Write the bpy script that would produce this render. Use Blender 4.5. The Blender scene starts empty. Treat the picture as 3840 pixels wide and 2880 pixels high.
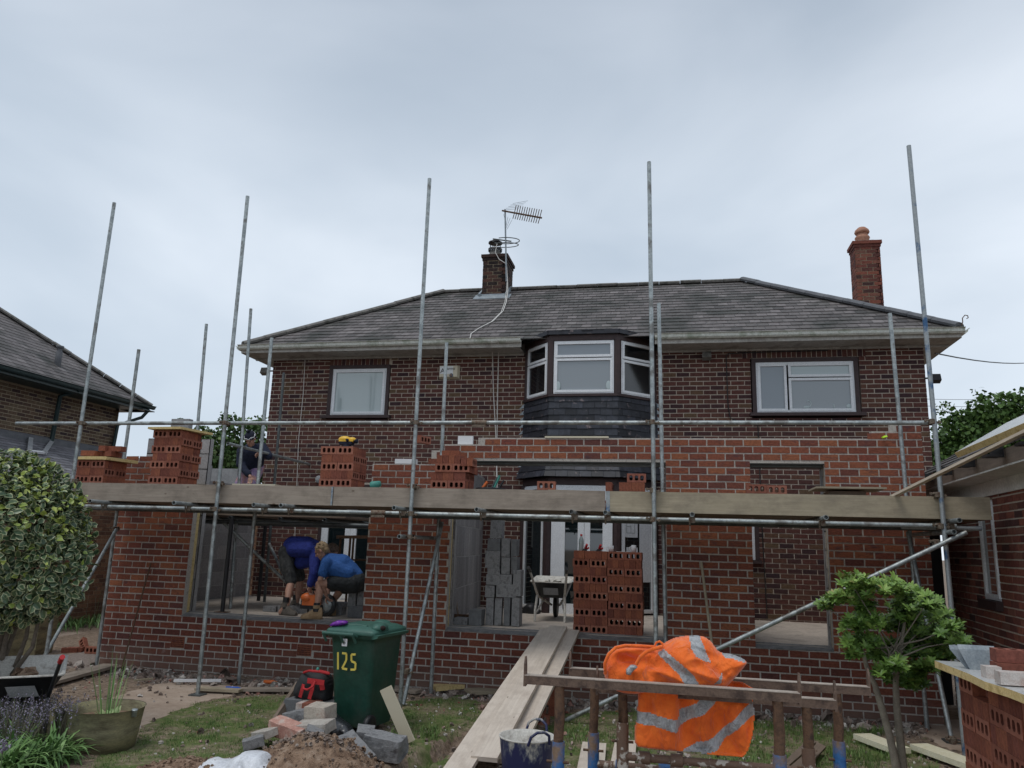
import bpy, math, random
import numpy as np
from mathutils import Vector, Matrix, noise
R = math.radians
S = bpy.context.scene
COL = S.collection
# ---------------------------------------------------------------- camera
CZ = 1.85                       # eye height over the ground at the new wall
PITCH, ROLL, YAW = R(11.78), R(1.79), R(-12.02)
_f = Vector((math.sin(YAW)*math.cos(PITCH), math.cos(YAW)*math.cos(PITCH), math.sin(PITCH)))
_r = Vector((math.cos(YAW), -math.sin(YAW), 0)); _u = _r.cross(_f)
_c, _s = math.cos(ROLL), math.sin(ROLL)
_r, _u = _c*_r + _s*_u, -_s*_r + _c*_u
cam = bpy.data.cameras.new('camera'); camo = bpy.data.objects.new('camera', cam); COL.objects.link(camo)
cam.sensor_width = 36; cam.lens = 27.0; cam.clip_start = 0.05; cam.clip_end = 900
m = Matrix((_r, _u, -_f)).transposed().to_4x4(); m.translation = (0, 0, CZ); camo.matrix_world = m
S.camera = camo
# ---------------------------------------------------------------- sky and sun
W = bpy.data.worlds.new('World'); S.world = W; W.use_nodes = True
nt = W.node_tree; N = nt.nodes; L = nt.links; N.clear()
out = N.new('ShaderNodeOutputWorld'); bg = N.new('ShaderNodeBackground'); bg.inputs[1].default_value = 0.1
sky = N.new('ShaderNodeTexSky'); sky.sky_type = 'NISHITA'; sky.sun_disc = False
sky.sun_elevation = R(68); sky.sun_rotation = R(215); sky.air_density = 1.2; sky.dust_density = 2
tc = N.new('ShaderNodeTexCoord'); mp = N.new('ShaderNodeMapping'); mp.inputs['Scale'].default_value = (1.0, 1.0, 2.6)
mp.inputs['Location'].default_value = (1.7, .4, .9)
n1 = N.new('ShaderNodeTexNoise'); n1.inputs['Scale'].default_value = 1.5; n1.inputs['Detail'].default_value = 5; n1.inputs['Roughness'].default_value = .45; n1.inputs['Distortion'].default_value = .4
cr = N.new('ShaderNodeValToRGB')
cr.color_ramp.elements[0].position = .32; cr.color_ramp.elements[0].color = (3.25, 3.82, 4.5, 1)
cr.color_ramp.elements[1].position = .68; cr.color_ramp.elements[1].color = (5.1, 5.6, 6.2, 1)
# brighter, whiter layer of cloud towards the horizon
sp = N.new('ShaderNodeSeparateXYZ'); cr2 = N.new('ShaderNodeValToRGB')
cr2.color_ramp.elements[0].position = .02; cr2.color_ramp.elements[0].color = (1.42, 1.38, 1.34, 1)
cr2.color_ramp.elements[1].position = .75; cr2.color_ramp.elements[1].color = (.74, .745, .77, 1)
e = cr2.color_ramp.elements.new(.42); e.color = (1.12, 1.11, 1.10, 1)
mu = N.new('ShaderNodeMixRGB'); mu.blend_type = 'MULTIPLY'; mu.inputs[0].default_value = 1
mx = N.new('ShaderNodeMixRGB'); mx.inputs[0].default_value = .93
L.new(tc.outputs['Generated'], mp.inputs[0]); L.new(mp.outputs[0], n1.inputs['Vector']); L.new(n1.outputs['Fac'], cr.inputs[0])
L.new(tc.outputs['Generated'], sp.inputs[0]); L.new(sp.outputs['Z'], cr2.inputs[0])
L.new(cr.outputs[0], mu.inputs[1]); L.new(cr2.outputs[0], mu.inputs[2])
L.new(sky.outputs[0], mx.inputs[1]); L.new(mu.outputs[0], mx.inputs[2]); L.new(mx.outputs[0], bg.inputs[0]); L.new(bg.outputs[0], out.inputs[0])
sl = bpy.data.lights.new('sun', 'SUN'); sl.energy = .8; sl.angle = R(25); sl.color = (1, .97, .92)
so = bpy.data.objects.new('sun', sl); COL.objects.link(so)
so.rotation_euler = (R(22), 0, R(-35))
S.view_settings.view_transform = 'Standard'; S.view_settings.look = 'None'; S.view_settings.exposure = 0.55; S.view_settings.gamma = 1
try:
    S.cycles.use_denoising = True; S.cycles.max_bounces = 6; S.cycles.transparent_max_bounces = 12
except Exception: pass

# ---------------------------------------------------------------- pixel (2212 wide view of the photo) to a point at a real depth
def _ray(x, y):
    return _f + _r*((x*1.736-1920)/2880) - _u*((y*1.736-1440)/2880)
def PY(x, y, Y): d = _ray(x, y); return Vector((0, 0, CZ)) + d*(Y/d.y)
def PZ(x, y, Z): d = _ray(x, y); return Vector((0, 0, CZ)) + d*((Z-CZ)/d.z)
def PX(x, y, X): d = _ray(x, y); return Vector((0, 0, CZ)) + d*(X/d.x)
rng = random.Random(11)
V3 = Vector
# ---------------------------------------------------------------- materials
MATS = {}
def _new(name):
    mt = bpy.data.materials.new(name); mt.use_nodes = True
    n = mt.node_tree.nodes; l = mt.node_tree.links; b = n['Principled BSDF']
    MATS[name] = mt
    return mt, n, l, b
def ramp(n, stops, interp='LINEAR'):
    c = n.new('ShaderNodeValToRGB'); c.color_ramp.interpolation = interp
    els = c.color_ramp.elements
    while len(els) > 1: els.remove(els[0])
    els[0].position = stops[0][0]; els[0].color = (*stops[0][1], 1)
    for p, col in stops[1:]:
        q = els.new(p); q.color = (*col, 1)
    return c
def tcoord(n, l, kind='Object', scale=(1, 1, 1)):
    t = n.new('ShaderNodeTexCoord'); mp = n.new('ShaderNodeMapping'); mp.inputs['Scale'].default_value = scale
    l.new(t.outputs[kind], mp.inputs[0]); return mp.outputs[0]
def noiz(n, l, vec, scale, detail=4, rough=.55, dist=0):
    q = n.new('ShaderNodeTexNoise'); q.inputs['Scale'].default_value = scale; q.inputs['Detail'].default_value = detail
    q.inputs['Roughness'].default_value = rough; q.inputs['Distortion'].default_value = dist
    l.new(vec, q.inputs['Vector']); return q.outputs['Fac']
def bump(n, l, b, h, strength=.4, dist=.01):
    q = n.new('ShaderNodeBump'); q.inputs['Strength'].default_value = strength; q.inputs['Distance'].default_value = dist
    l.new(h, q.inputs['Height']); l.new(q.outputs[0], b.inputs['Normal'])
def mixc(n, l, a, b2, fac, mode='MIX'):
    q = n.new('ShaderNodeMixRGB'); q.blend_type = mode
    for i, v in ((0, fac), (1, a), (2, b2)):
        if hasattr(v, 'links') or isinstance(v, bpy.types.NodeSocket): l.new(v, q.inputs[i])
        elif i == 0: q.inputs[0].default_value = v
        else: q.inputs[i].default_value = (*v, 1)
    return q.outputs[0]
def mat(name, c1, c2=None, scale=6, rough=.7, metal=0, bmp=.3, bd=.005, lo=.35, hi=.65, coords='Object', stretch=(1, 1, 1), coat=0, spec=.5, detail=6, c3=None):
    mt, n, l, b = _new(name)
    v = tcoord(n, l, coords, stretch)
    f = noiz(n, l, v, scale, detail, .6)
    if c2 is None: c2 = tuple(x*.8 for x in c1)
    st = [(lo, c1), (hi, c2)]
    if c3: st = [(lo, c1), ((lo+hi)/2, c2), (hi, c3)]
    cc = ramp(n, st); l.new(f, cc.inputs[0])
    f2 = noiz(n, l, v, scale*9, 3)
    g = ramp(n, [(.3, (.82, .82, .82)), (.7, (1.12, 1.12, 1.12))]); l.new(f2, g.inputs[0])
    l.new(mixc(n, l, cc.outputs[0], g.outputs[0], 1.0, 'MULTIPLY'), b.inputs['Base Color'])
    b.inputs['Roughness'].default_value = rough; b.inputs['Metallic'].default_value = metal
    b.inputs['Specular IOR Level'].default_value = spec
    b.inputs['Coat Weight'].default_value = coat; b.inputs['Coat Roughness'].default_value = .08
    if bmp: bump(n, l, b, f2, bmp, bd)
    return mt
def ratt(n):
    a = n.new('ShaderNodeAttribute'); a.attribute_name = 'rnd'; a.attribute_type = 'GEOMETRY'; return a.outputs['Fac']
def rmat(name, stops, nscale=30, rough=.85, bmp=.5, namt=.35, bd=.004, blot=None, coords='Object', stretch=(1, 1, 1), spec=.3):
    """colour by the per-face random value, broken up by noise"""
    mt, n, l, b = _new(name)
    cc = ramp(n, stops, 'LINEAR'); l.new(ratt(n), cc.inputs[0])
    v = tcoord(n, l, coords, stretch)
    f = noiz(n, l, v, nscale, 5, .65)
    lo, hi = 1-namt, 1+namt
    g = ramp(n, [(.3, (lo, lo, lo)), (.7, (hi, hi, hi))]); l.new(f, g.inputs[0])
    c = mixc(n, l, cc.outputs[0], g.outputs[0], 1.0, 'MULTIPLY')
    if blot:
        f3 = noiz(n, l, v, blot[1], 4, .6); r3 = ramp(n, [(blot[2], (0, 0, 0)), (blot[3], (1, 1, 1))]); l.new(f3, r3.inputs[0])
        c = mixc(n, l, c, blot[0], r3.outputs[0])
    l.new(c, b.inputs['Base Color']); b.inputs['Roughness'].default_value = rough
    b.inputs['Specular IOR Level'].default_value = spec
    bump(n, l, b, f, bmp, bd)
    return mt
def dusty(name, z0, z1, col, amt=.7):
    # dried mud splashed up the foot of the wall and pale salts, both with ragged outlines
    mt = MATS[name]; n = mt.node_tree.nodes; l = mt.node_tree.links; b = n['Principled BSDF']; src = b.inputs['Base Color'].links[0].from_socket
    t = n.new('ShaderNodeTexCoord'); sx = n.new('ShaderNodeSeparateXYZ'); l.new(t.outputs['Object'], sx.inputs[0]); f = noiz(n, l, t.outputs['Object'], 3.5, 6, .7)
    q = n.new('ShaderNodeMath'); q.operation = 'MULTIPLY_ADD'; l.new(f, q.inputs[0]); q.inputs[1].default_value = -.55; l.new(sx.outputs['Z'], q.inputs[2])
    mr = n.new('ShaderNodeMapRange'); mr.inputs[1].default_value = z0-.27; mr.inputs[2].default_value = z1-.27; mr.inputs[3].default_value = amt; mr.inputs[4].default_value = 0; l.new(q.outputs[0], mr.inputs[0])
    l.new(mixc(n, l, src, col, mr.outputs[0]), b.inputs['Base Color'])
def omat(name, stops, nscale=30, rough=.85, bmp=.5, bd=.003, namt=.25):
    """colour by the object's own random number"""
    mt, n, l, b = _new(name)
    o = n.new('ShaderNodeObjectInfo'); cc = ramp(n, stops); l.new(o.outputs['Random'], cc.inputs[0])
    v = tcoord(n, l, 'Object'); f = noiz(n, l, v, nscale, 5, .65)
    g = ramp(n, [(.3, (1-namt,)*3), (.7, (1+namt,)*3)]); l.new(f, g.inputs[0])
    l.new(mixc(n, l, cc.outputs[0], g.outputs[0], 1.0, 'MULTIPLY'), b.inputs['Base Color'])
    b.inputs['Roughness'].default_value = rough; b.inputs['Specular IOR Level'].default_value = .3
    bump(n, l, b, f, bmp, bd)
    return mt
def wood(name, c1, c2, knot=(.10, .06, .035), rough=.8, dirt=None):
    mt, n, l, b = _new(name)
    v = tcoord(n, l, 'UV', (1.2, 26, 1)); f = noiz(n, l, v, 1.5, 6, .65, .8)
    cc = ramp(n, [(.3, c1), (.7, c2)]); l.new(f, cc.inputs[0])
    v2 = tcoord(n, l, 'UV', (2.2, 6, 1)); vo = n.new('ShaderNodeTexVoronoi'); vo.inputs['Scale'].default_value = 1.3; l.new(v2, vo.inputs['Vector'])
    kr = ramp(n, [(.03, (1, 1, 1)), (.075, (0, 0, 0))]); l.new(vo.outputs['Distance'], kr.inputs[0])
    c = mixc(n, l, cc.outputs[0], knot, kr.outputs[0])
    v3 = tcoord(n, l, 'UV', (2, 3, 1)); f3 = noiz(n, l, v3, 1.6, 5, .7)
    d = dirt or tuple(x*.72 for x in c1)
    r3 = ramp(n, [(.45, (0, 0, 0)), (.75, (.75, .75, .75))]); l.new(f3, r3.inputs[0])
    c = mixc(n, l, c, d, r3.outputs[0])
    f5 = noiz(n, l, tcoord(n, l, 'UV', (3, 30, 1)), 2.0, 4, .7); r5 = ramp(n, [(.66, (0, 0, 0)), (.74, (.6, .6, .6))]); l.new(f5, r5.inputs[0]); c = mixc(n, l, c, tuple(x*.45 for x in c1), r5.outputs[0])
    l.new(c, b.inputs['Base Color']); b.inputs['Roughness'].default_value = rough; b.inputs['Specular IOR Level'].default_value = .25
    bump(n, l, b, f, .35, .003)
    return mt
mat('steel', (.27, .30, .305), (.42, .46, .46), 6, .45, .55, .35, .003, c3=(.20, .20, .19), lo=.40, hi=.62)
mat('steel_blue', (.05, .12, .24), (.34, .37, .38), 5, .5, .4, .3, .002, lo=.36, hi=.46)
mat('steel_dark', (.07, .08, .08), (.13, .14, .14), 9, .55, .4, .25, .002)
mat('coupler', (.12, .095, .07), (.21, .17, .13), 25, .6, .5, .5, .003, c3=(.11, .055, .035))
mat('rust', (.085, .048, .03), (.15, .085, .05), 18, .8, .2, .6, .004, c3=(.055, .035, .027))
mat('rust_bar', (.10, .065, .05), (.17, .115, .085), 14, .7, .2, .5, .003, c3=(.07, .045, .035))
mat('blue_paint', (.015, .09, .27), (.03, .14, .36), 10, .5, 0, .3, .002, lo=.3, hi=.62, c3=(.22, .15, .10))
mat('chip_paint', (.50, .46, .40), (.15, .09, .06), 20, .65, 0, .5, .003, lo=.41, hi=.46)
mat('bar_top', (.36, .30, .25), (.46, .40, .34), 12, .7, .1, .4, .002)
wood('wood_grey', (.27, .225, .185), (.39, .33, .27), dirt=(.15, .125, .10))
wood('wood_pale', (.56, .47, .37), (.68, .585, .47), dirt=(.42, .35, .27))
wood('wood_tan', (.34, .29, .205), (.45, .385, .28), dirt=(.20, .17, .13))
wood('wood_dark', (.17, .13, .10), (.26, .20, .155))
wood('wood_ramp', (.56, .48, .40), (.70, .62, .53), dirt=(.40, .33, .27))
rmat('brick_old', [(0, (.040, .022, .026)), (.18, (.072, .032, .029)), (.45, (.112, .043, .034)), (.7, (.092, .040, .033)), (.9, (.115, .054, .037)), (1, (.12, .078, .045))], 26, .85, .5, .3, .004)
rmat('brick_soot', [(0, (.015, .012, .012)), (.4, (.035, .022, .020)), (.75, (.055, .030, .025)), (1, (.09, .042, .030))], 20, .9, .5, .35)
rmat('brick_new', [(0, (.125, .048, .040)), (.25, (.185, .060, .038)), (.55, (.235, .078, .044)), (.8, (.29, .105, .052)), (1, (.20, .060, .042))], 30, .85, .6, .38, .005, blot=((.09, .045, .05), 9, .56, .75), stretch=(1, 1, 2.5))
rmat('brick_dwarf', [(0, (.10, .038, .033)), (.3, (.15, .048, .032)), (.65, (.19, .062, .038)), (1, (.14, .046, .035))], 26, .85, .55, .35, .004, blot=((.42, .36, .34), 5, .66, .86), stretch=(1, 1, 2))
dusty('brick_dwarf', .0, .34, (.20, .14, .11), .75)
rmat('brick_neigh', [(0, (.045, .03, .032)), (.3, (.085, .052, .038)), (.6, (.115, .075, .05)), (1, (.14, .105, .068))], 20, .9, .5, .35)
rmat('brick_garage', [(0, (.055, .028, .026)), (.4, (.15, .05, .038)), (.75, (.21, .072, .048)), (1, (.16, .075, .055))], 24, .9, .5, .3)
rmat('brick_brown', [(0, (.12, .065, .045)), (.5, (.19, .10, .06)), (1, (.26, .15, .09))], 24, .9, .5, .3)
rmat('block_grey', [(0, (.22, .21, .21)), (.5, (.28, .27, .27)), (1, (.36, .34, .33))], 35, .95, .6, .22)
rmat('slate', [(0, (.068, .062, .060)), (.4, (.118, .106, .102)), (.75, (.158, .140, .138)), (1, (.205, .185, .180))], 14, .7, .4, .25, .004, blot=((.040, .042, .036), 1.15, .47, .66), spec=.5)
rmat('slate_black', [(0, (.012, .013, .017)), (.5, (.024, .026, .034)), (1, (.048, .052, .068))], 14, .5, .6, .4, .005, blot=((.19, .15, .15), 9, .62, .70), spec=.4)  # pale blotches put the slates' sheen into the colour
rmat('slate_lean', [(0, (.12, .12, .13)), (.5, (.19, .185, .20)), (1, (.27, .265, .28))], 14, .7, .4, .2)
mat('mortar', (.42, .36, .29), (.54, .47, .39), 30, .95, 0, .5, .003)
mat('mortar_new', (.40, .37, .33), (.52, .48, .43), 30, .95, 0, .5, .003, c3=(.30, .27, .24))
mat('mortar_grey', (.33, .32, .32), (.42, .41, .40), 30, .95, 0, .5, .003)
mat('mortar_dark', (.27, .22, .15), (.34, .28, .20), 30, .95, 0, .5, .003)
mat('render_grey', (.26, .265, .27), (.33, .335, .34), 8, .95, 0, .5, .003)
mat('white_frame', (.74, .76, .78), (.80, .82, .84), 8, .35, 0, .05)
mat('brown_frame', (.034, .019, .019), (.052, .028, .027), 15, .6, 0, .2)
mat('gutter_paint', (.60, .62, .56), (.70, .72, .66), 5, .5, 0, .2, .002, c3=(.40, .44, .36))
mat('soffit_paint', (.36, .345, .31), (.45, .435, .40), 4, .7, 0, .3, .002, c3=(.27, .25, .22))
mat('black_plastic', (.018, .020, .022), (.028, .03, .032), 20, .4, 0, .15)
mat('dark_green_pipe', (.012, .03, .032), (.02, .045, .045), 20, .4, 0, .1)
mat('ridge_tile', (.13, .125, .12), (.19, .18, .165), 6, .9, 0, .6, .006, c3=(.09, .09, .08))
mat('ridge_dark', (.10, .105, .115), (.145, .15, .16), 6, .85, 0, .5, .005)
mat('lead', (.22, .26, .29), (.34, .38, .40), 10, .6, .1, .3)
mat('terracotta', (.36, .17, .11), (.46, .24, .16), 12, .85, 0, .4)
mat('concrete', (.40, .35, .30), (.50, .44, .38), 3, .95, 0, .4, .003, c3=(.33, .29, .25))
mat('concrete_light', (.46, .44, .42), (.56, .53, .50), 4, .95, 0, .4, .003)
mat('block', (.18, .185, .19), (.26, .26, .262), 14, .95, 0, .9, .006, c3=(.14, .14, .145))
mat('block_dark', (.13, .135, .14), (.18, .185, .19), 14, .95, 0, .9, .006)
mat('dpc', (.14, .14, .14), (.24, .235, .23), 12, .7, 0, .4)
mat('pir_yellow', (.62, .46, .19), (.72, .56, .27), 18, .9, 0, .4, .003, c3=(.50, .36, .14))
mat('pir_foil', (.56, .57, .56), (.68, .69, .68), 6, .35, .3, .3, .003)
mat('lintel_steel', (.09, .10, .095), (.14, .15, .145), 10, .5, .6, .2)
def glassy(name, c, rough=.06, coat=1):
    mt, n, l, b = _new(name)
    b.inputs['Base Color'].default_value = (*c, 1); b.inputs['Roughness'].default_value = rough
    b.inputs['Specular IOR Level'].default_value = .9; b.inputs['Coat Weight'].default_value = coat; b.inputs['Coat Roughness'].default_value = .02
    v = tcoord(n, l, 'Object', (1, 1, 1)); f = noiz(n, l, v, 1.2, 2); bump(n, l, b, f, .05, .01)
    return mt
glassy('pane_blind', (.36, .43, .43), .12); glassy('pane_mid', (.17, .20, .225), .05); glassy('pane_dark', (.008, .009, .011), .08, 0)
glassy('pane_grey', (.21, .235, .25), .06); glassy('pane_green', (.006, .012, .014), .03)
def plain(name, c, rough=.6, metal=0, emit=None):
    mt, n, l, b = _new(name); b.inputs['Base Color'].default_value = (*c, 1); b.inputs['Roughness'].default_value = rough; b.inputs['Metallic'].default_value = metal
    v = tcoord(n, l, 'Object'); f = noiz(n, l, v, 60, 3); bump(n, l, b, f, .12, .002)
    return mt
plain('wire', (.02, .02, .02)); plain('cable_white', (.66, .64, .60)); plain('yellow', (.80, .48, .03), .4); plain('yellow_tape', (.72, .58, .10), .6)
plain('black', (.012, .012, .014), .5); plain('red', (.50, .02, .025), .5); plain('white', (.76, .77, .78), .5); plain('navy', (.006, .009, .025), .8)
plain('cream', (.62, .56, .42), .5); plain('hivis_green', (.55, .85, .03), .6); plain('purple_foil', (.16, .02, .30), .25); plain('teal', (.05, .25, .20), .5)
plain('hole', (.02, .008, .006), .9); plain('orange_plastic', (.62, .14, .03), .45); plain('blue_cloth', (.02, .10, .45), .8)
mat('bin_green', (.007, .044, .029), (.012, .062, .042), 3, .45, 0, .15, .002, lo=.3, hi=.6, c3=(.035, .07, .052))
mat('bin_lid', (.035, .105, .080), (.045, .13, .10), 4, .5, 0, .1, .002)
# ---------------------------------------------------------------- mesh builder
class MB:
    def __init__(s): s.v = []; s.f = []; s.m = []; s.r = []; s.uv = []; s.sm = []
    def face(s, pts, mi=0, rnd=.5, uv=None, sm=False):
        b = len(s.v); s.v += [tuple(p) for p in pts]; s.f.append(tuple(range(b, b+len(pts)))); s.m.append(mi); s.r.append(rnd)
        s.uv += (uv if uv else [(0, 0)]*len(pts)); s.sm.append(sm)
    def mesh(s, vs, fs, mi=0, rnd=.5, sm=True, uvs=None):
        b = len(s.v); s.v += [tuple(p) for p in vs]
        for i, f in enumerate(fs):
            s.f.append(tuple(b+k for k in f)); s.m.append(mi); s.r.append(rnd if not isinstance(rnd, (list, np.ndarray)) else rnd[i]); s.sm.append(sm)
            s.uv += ([uvs[k] for k in f] if uvs is not None else [(0, 0)]*len(f))
    def obox(s, c, ax, ay, az, mi=0, rnd=.5, jit=0):
        """box: centre and three half-extent vectors; ax is the grain direction"""
        c, ax, ay, az = V3(c), V3(ax), V3(ay), V3(az)
        P = {}
        for i in (-1, 1):
            for j in (-1, 1):
                for k in (-1, 1):
                    q = c+ax*i+ay*j+az*k
                    if jit: q = q+V3((rng.uniform(-jit, jit), rng.uniform(-jit, jit), rng.uniform(-jit, jit)))
                    P[i, j, k] = q
        lx, ly, lz = ax.length*2, ay.length*2, az.length*2
        ou = rng.random()*9; ov = rng.random()*9
        def q(a, b, cc, d, w, h, swap=False):
            uv = [(ou, ov), (ou+w, ov), (ou+w, ov+h), (ou, ov+h)]
            s.face([P[a], P[b], P[cc], P[d]], mi, rnd, uv)
        q((-1, -1, -1), (1, -1, -1), (1, -1, 1), (-1, -1, 1), lx, lz); q((1, 1, -1), (-1, 1, -1), (-1, 1, 1), (1, 1, 1), lx, lz)
        q((-1, -1, 1), (1, -1, 1), (1, 1, 1), (-1, 1, 1), lx, ly); q((1, -1, -1), (-1, -1, -1), (-1, 1, -1), (1, 1, -1), lx, ly)
        q((1, -1, -1), (1, 1, -1), (1, 1, 1), (1, -1, 1), ly, lz); q((-1, 1, -1), (-1, -1, -1), (-1, -1, 1), (-1, 1, 1), ly, lz)
    def box(s, x0, x1, y0, y1, z0, z1, mi=0, rnd=.5, jit=0):
        s.obox(((x0+x1)/2, (y0+y1)/2, (z0+z1)/2), ((x1-x0)/2, 0, 0), (0, (y1-y0)/2, 0), (0, 0, (z1-z0)/2), mi, rnd, jit)
    def plank(s, a, b, w, t, up=(0, 0, 1), mi=0, rnd=.5):
        """plank from a to b, width w across, thickness t along up"""
        a, b = V3(a), V3(b); d = b-a; up = V3(up); sd = d.cross(up).normalized(); n = sd.cross(d).normalized()
        s.obox((a+b)/2, d/2, sd*w/2, n*t/2, mi, rnd)
    def path(s, pts, rad, n=10, mi=0, caps=True, hollow=0, sm=True):
        pts = [V3(p) for p in pts]; k = len(pts)
        if not isinstance(rad, (list, tuple)): rad = [rad]*k
        t0 = (pts[1]-pts[0]).normalized(); ref = V3((0, 0, 1)) if abs(t0.z) < .9 else V3((1, 0, 0))
        u = t0.cross(ref).normalized(); rings = []
        for i, p in enumerate(pts):
            t = (pts[min(i+1, k-1)]-pts[max(i-1, 0)]).normalized()
            u = (u-t*u.dot(t)).normalized(); w = t.cross(u)
            rings.append([p+(u*math.cos(2*math.pi*j/n)+w*math.sin(2*math.pi*j/n))*rad[i] for j in range(n)])
        vs = [q for r_ in rings for q in r_]; fs = []
        for i in range(k-1):
            for j in range(n):
                a = i*n+j; b = i*n+(j+1) % n; fs.append((a, b, b+n, a+n))
        uvs = []; acc = 0
        for i in range(k):
            if i: acc += (pts[i]-pts[i-1]).length
            uvs += [(acc, rad[i]*2*math.pi*j/n) for j in range(n)]
        s.mesh(vs, fs, mi, .5, sm, uvs)
        if hollow:
            for (i, sg) in ((0, 1), (k-1, -1)):
                t = (pts[1]-pts[0]).normalized() if i == 0 else (pts[-2]-pts[-1]).normalized()
                R0 = rings[i]; c = pts[i]; R1 = [c+(q-c)*.82 for q in R0]; R2 = [q+t*hollow for q in R1]
                vs = R0+R1+R2; fs = []
                for j in range(n):
                    j2 = (j+1) % n; fs.append((j, j2, n+j2, n+j)); fs.append((n+j, n+j2, 2*n+j2, 2*n+j))
                fs.append(tuple(2*n+j for j in range(n)))
                s.mesh(vs, fs, mi, .5, False)
        elif caps:
            s.face(rings[0][::-1], mi); s.face(rings[-1], mi)
    def lathe(s, c, prof, n=24, mi=0, axis=(0, 0, 1), sm=True, ell=(1, 1)):
        c = V3(c); ax = V3(axis).normalized(); ref = V3((1, 0, 0)) if abs(ax.x) < .9 else V3((0, 1, 0))
        w = ax.cross(ref).normalized(); u = w.cross(ax)
        vs = []; fs = []; uvs = []
        for r_, z in prof:
            for j in range(n):
                a = 2*math.pi*j/n; vs.append(c+ax*z+u*math.cos(a)*r_*ell[0]+w*math.sin(a)*r_*ell[1]); uvs.append((a*r_, z))
        for i in range(len(prof)-1):
            for j in range(n):
                a = i*n+j; b = i*n+(j+1) % n; fs.append((a, b, b+n, a+n))
        s.mesh(vs, fs, mi, .5, sm, uvs)
    def ball(s, c, rx, ry=None, rz=None, n=12, mi=0, ax=None, sm=True):
        ry = ry or rx; rz = rz or rx; c = V3(c); vs = []; fs = []
        X, Y, Z = ax or (V3((1, 0, 0)), V3((0, 1, 0)), V3((0, 0, 1))); h = n//2+1
        for i in range(h+1):
            t = math.pi*i/h
            for j in range(n):
                a = 2*math.pi*j/n
                vs.append(c+X*(rx*math.sin(t)*math.cos(a))+Y*(ry*math.sin(t)*math.sin(a))-Z*(rz*math.cos(t)))
        for i in range(h):
            for j in range(n):
                a = i*n+j; b = i*n+(j+1) % n
                if i == 0: fs.append((a, b+n, a+n))
                elif i == h-1: fs.append((a, b, a+n))
                else: fs.append((a, b, b+n, a+n))
        s.mesh(vs, fs, mi, .5, sm)
    def loft(s, secs, mi=0, sm=False, close=True, caps=True):
        n = len(secs[0]); vs = [p for q in secs for p in q]; fs = []
        for i in range(len(secs)-1):
            for j in range(n if close else n-1):
                a = i*n+j; b = i*n+(j+1) % n; fs.append((a, b, b+n, a+n))
        s.mesh(vs, fs, mi, .5, sm)
        if caps: s.face(secs[0][::-1], mi); s.face(secs[-1], mi)
    def chunk(s, c, sx, sy, sz, mi=0, rnd=.5, seed=None, rot=None):
        """irregular stone: jittered box with cut corners"""
        r_ = rng; c = V3(c); M = rot or Matrix.Rotation(r_.uniform(0, 6.28), 3, V3((r_.uniform(-1, 1), r_.uniform(-1, 1), r_.uniform(-1, 1))).normalized() if r_.random() > 0 else 'Z')
        vs = []; fs = []; h = 3; n = 5
        for i in range(h+1):
            t = math.pi*i/h
            for j in range(n):
                a = 2*math.pi*(j+.3*i)/n; q = V3((sx*math.sin(t)*math.cos(a), sy*math.sin(t)*math.sin(a), -sz*math.cos(t)))*r_.uniform(.75, 1.15)
                vs.append(c+M@q)
        for i in range(h):
            for j in range(n):
                a = i*n+j; b = i*n+(j+1) % n
                fs.append((a, b, b+n) if i == 0 else (a, b, b+n, a+n))
        s.mesh(vs, fs, mi, rnd, False)
    def data(s, name, mats):
        me = bpy.data.meshes.new(name); me.from_pydata(s.v, [], s.f)
        for q in mats: me.materials.append(MATS[q] if isinstance(q, str) else q)
        me.polygons.foreach_set('material_index', s.m); me.polygons.foreach_set('use_smooth', s.sm)
        a = me.attributes.new('rnd', 'FLOAT', 'FACE'); a.data.foreach_set('value', s.r)
        uvl = me.uv_layers.new(name='UVMap'); uvl.data.foreach_set('uv', [x for p in s.uv for x in p])
        me.update(); me.validate(); return me
def tag(o, label=None, cat=None, group=None, kind=None):
    if label: o['label'] = label
    if cat: o['category'] = cat
    if group: o['group'] = group
    if kind: o['kind'] = kind
    return o
def thing(name, label, cat, loc=(0, 0, 0), group=None):
    o = bpy.data.objects.new(name, None); COL.objects.link(o); o.location = loc; o.empty_display_size = .1
    return tag(o, label, cat, group)
def wloc(o):
    p = V3((0, 0, 0))
    while o: p += o.location; o = o.parent
    return p
def put(name, mb, mats, parent=None, label=None, cat=None, group=None, kind=None, origin=None, weld=False, bevel=0):
    """mesh given in world coordinates -> object (origin at the parent's base or at its own base)"""
    if isinstance(mats, str): mats = [mats]
    A = np.array(mb.v, float)
    if parent is not None and origin is None: o_ = wloc(parent)
    elif origin is not None: o_ = V3(origin)
    else:
        o_ = V3(((A[:, 0].min()+A[:, 0].max())/2, (A[:, 1].min()+A[:, 1].max())/2, A[:, 2].min()))
    A -= np.array(o_); mb.v = [tuple(q) for q in A.tolist()]
    me = mb.data(name, mats); ob = bpy.data.objects.new(name, me); COL.objects.link(ob)
    if parent is not None: ob.parent = parent; ob.location = o_-wloc(parent)
    else: ob.location = o_
    if weld:
        md = ob.modifiers.new('weld', 'WELD'); md.merge_threshold = .0004
    if bevel:
        md = ob.modifiers.new('bevel', 'BEVEL'); md.width = bevel; md.segments = 2; md.limit_method = 'ANGLE'; md.angle_limit = R(50)
    return tag(ob, label, cat, group, kind)
def structure(name, mb, mats, **k): return put(name, mb, mats, kind='structure', **k)
def bake(ob):
    """apply the modifiers of ob into its mesh"""
    dg = bpy.context.evaluated_depsgraph_get(); dg.update(); ev = ob.evaluated_get(dg)
    me = bpy.data.meshes.new_from_object(ev); old = ob.data; ob.modifiers.clear(); ob.data = me; bpy.data.meshes.remove(old)
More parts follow.
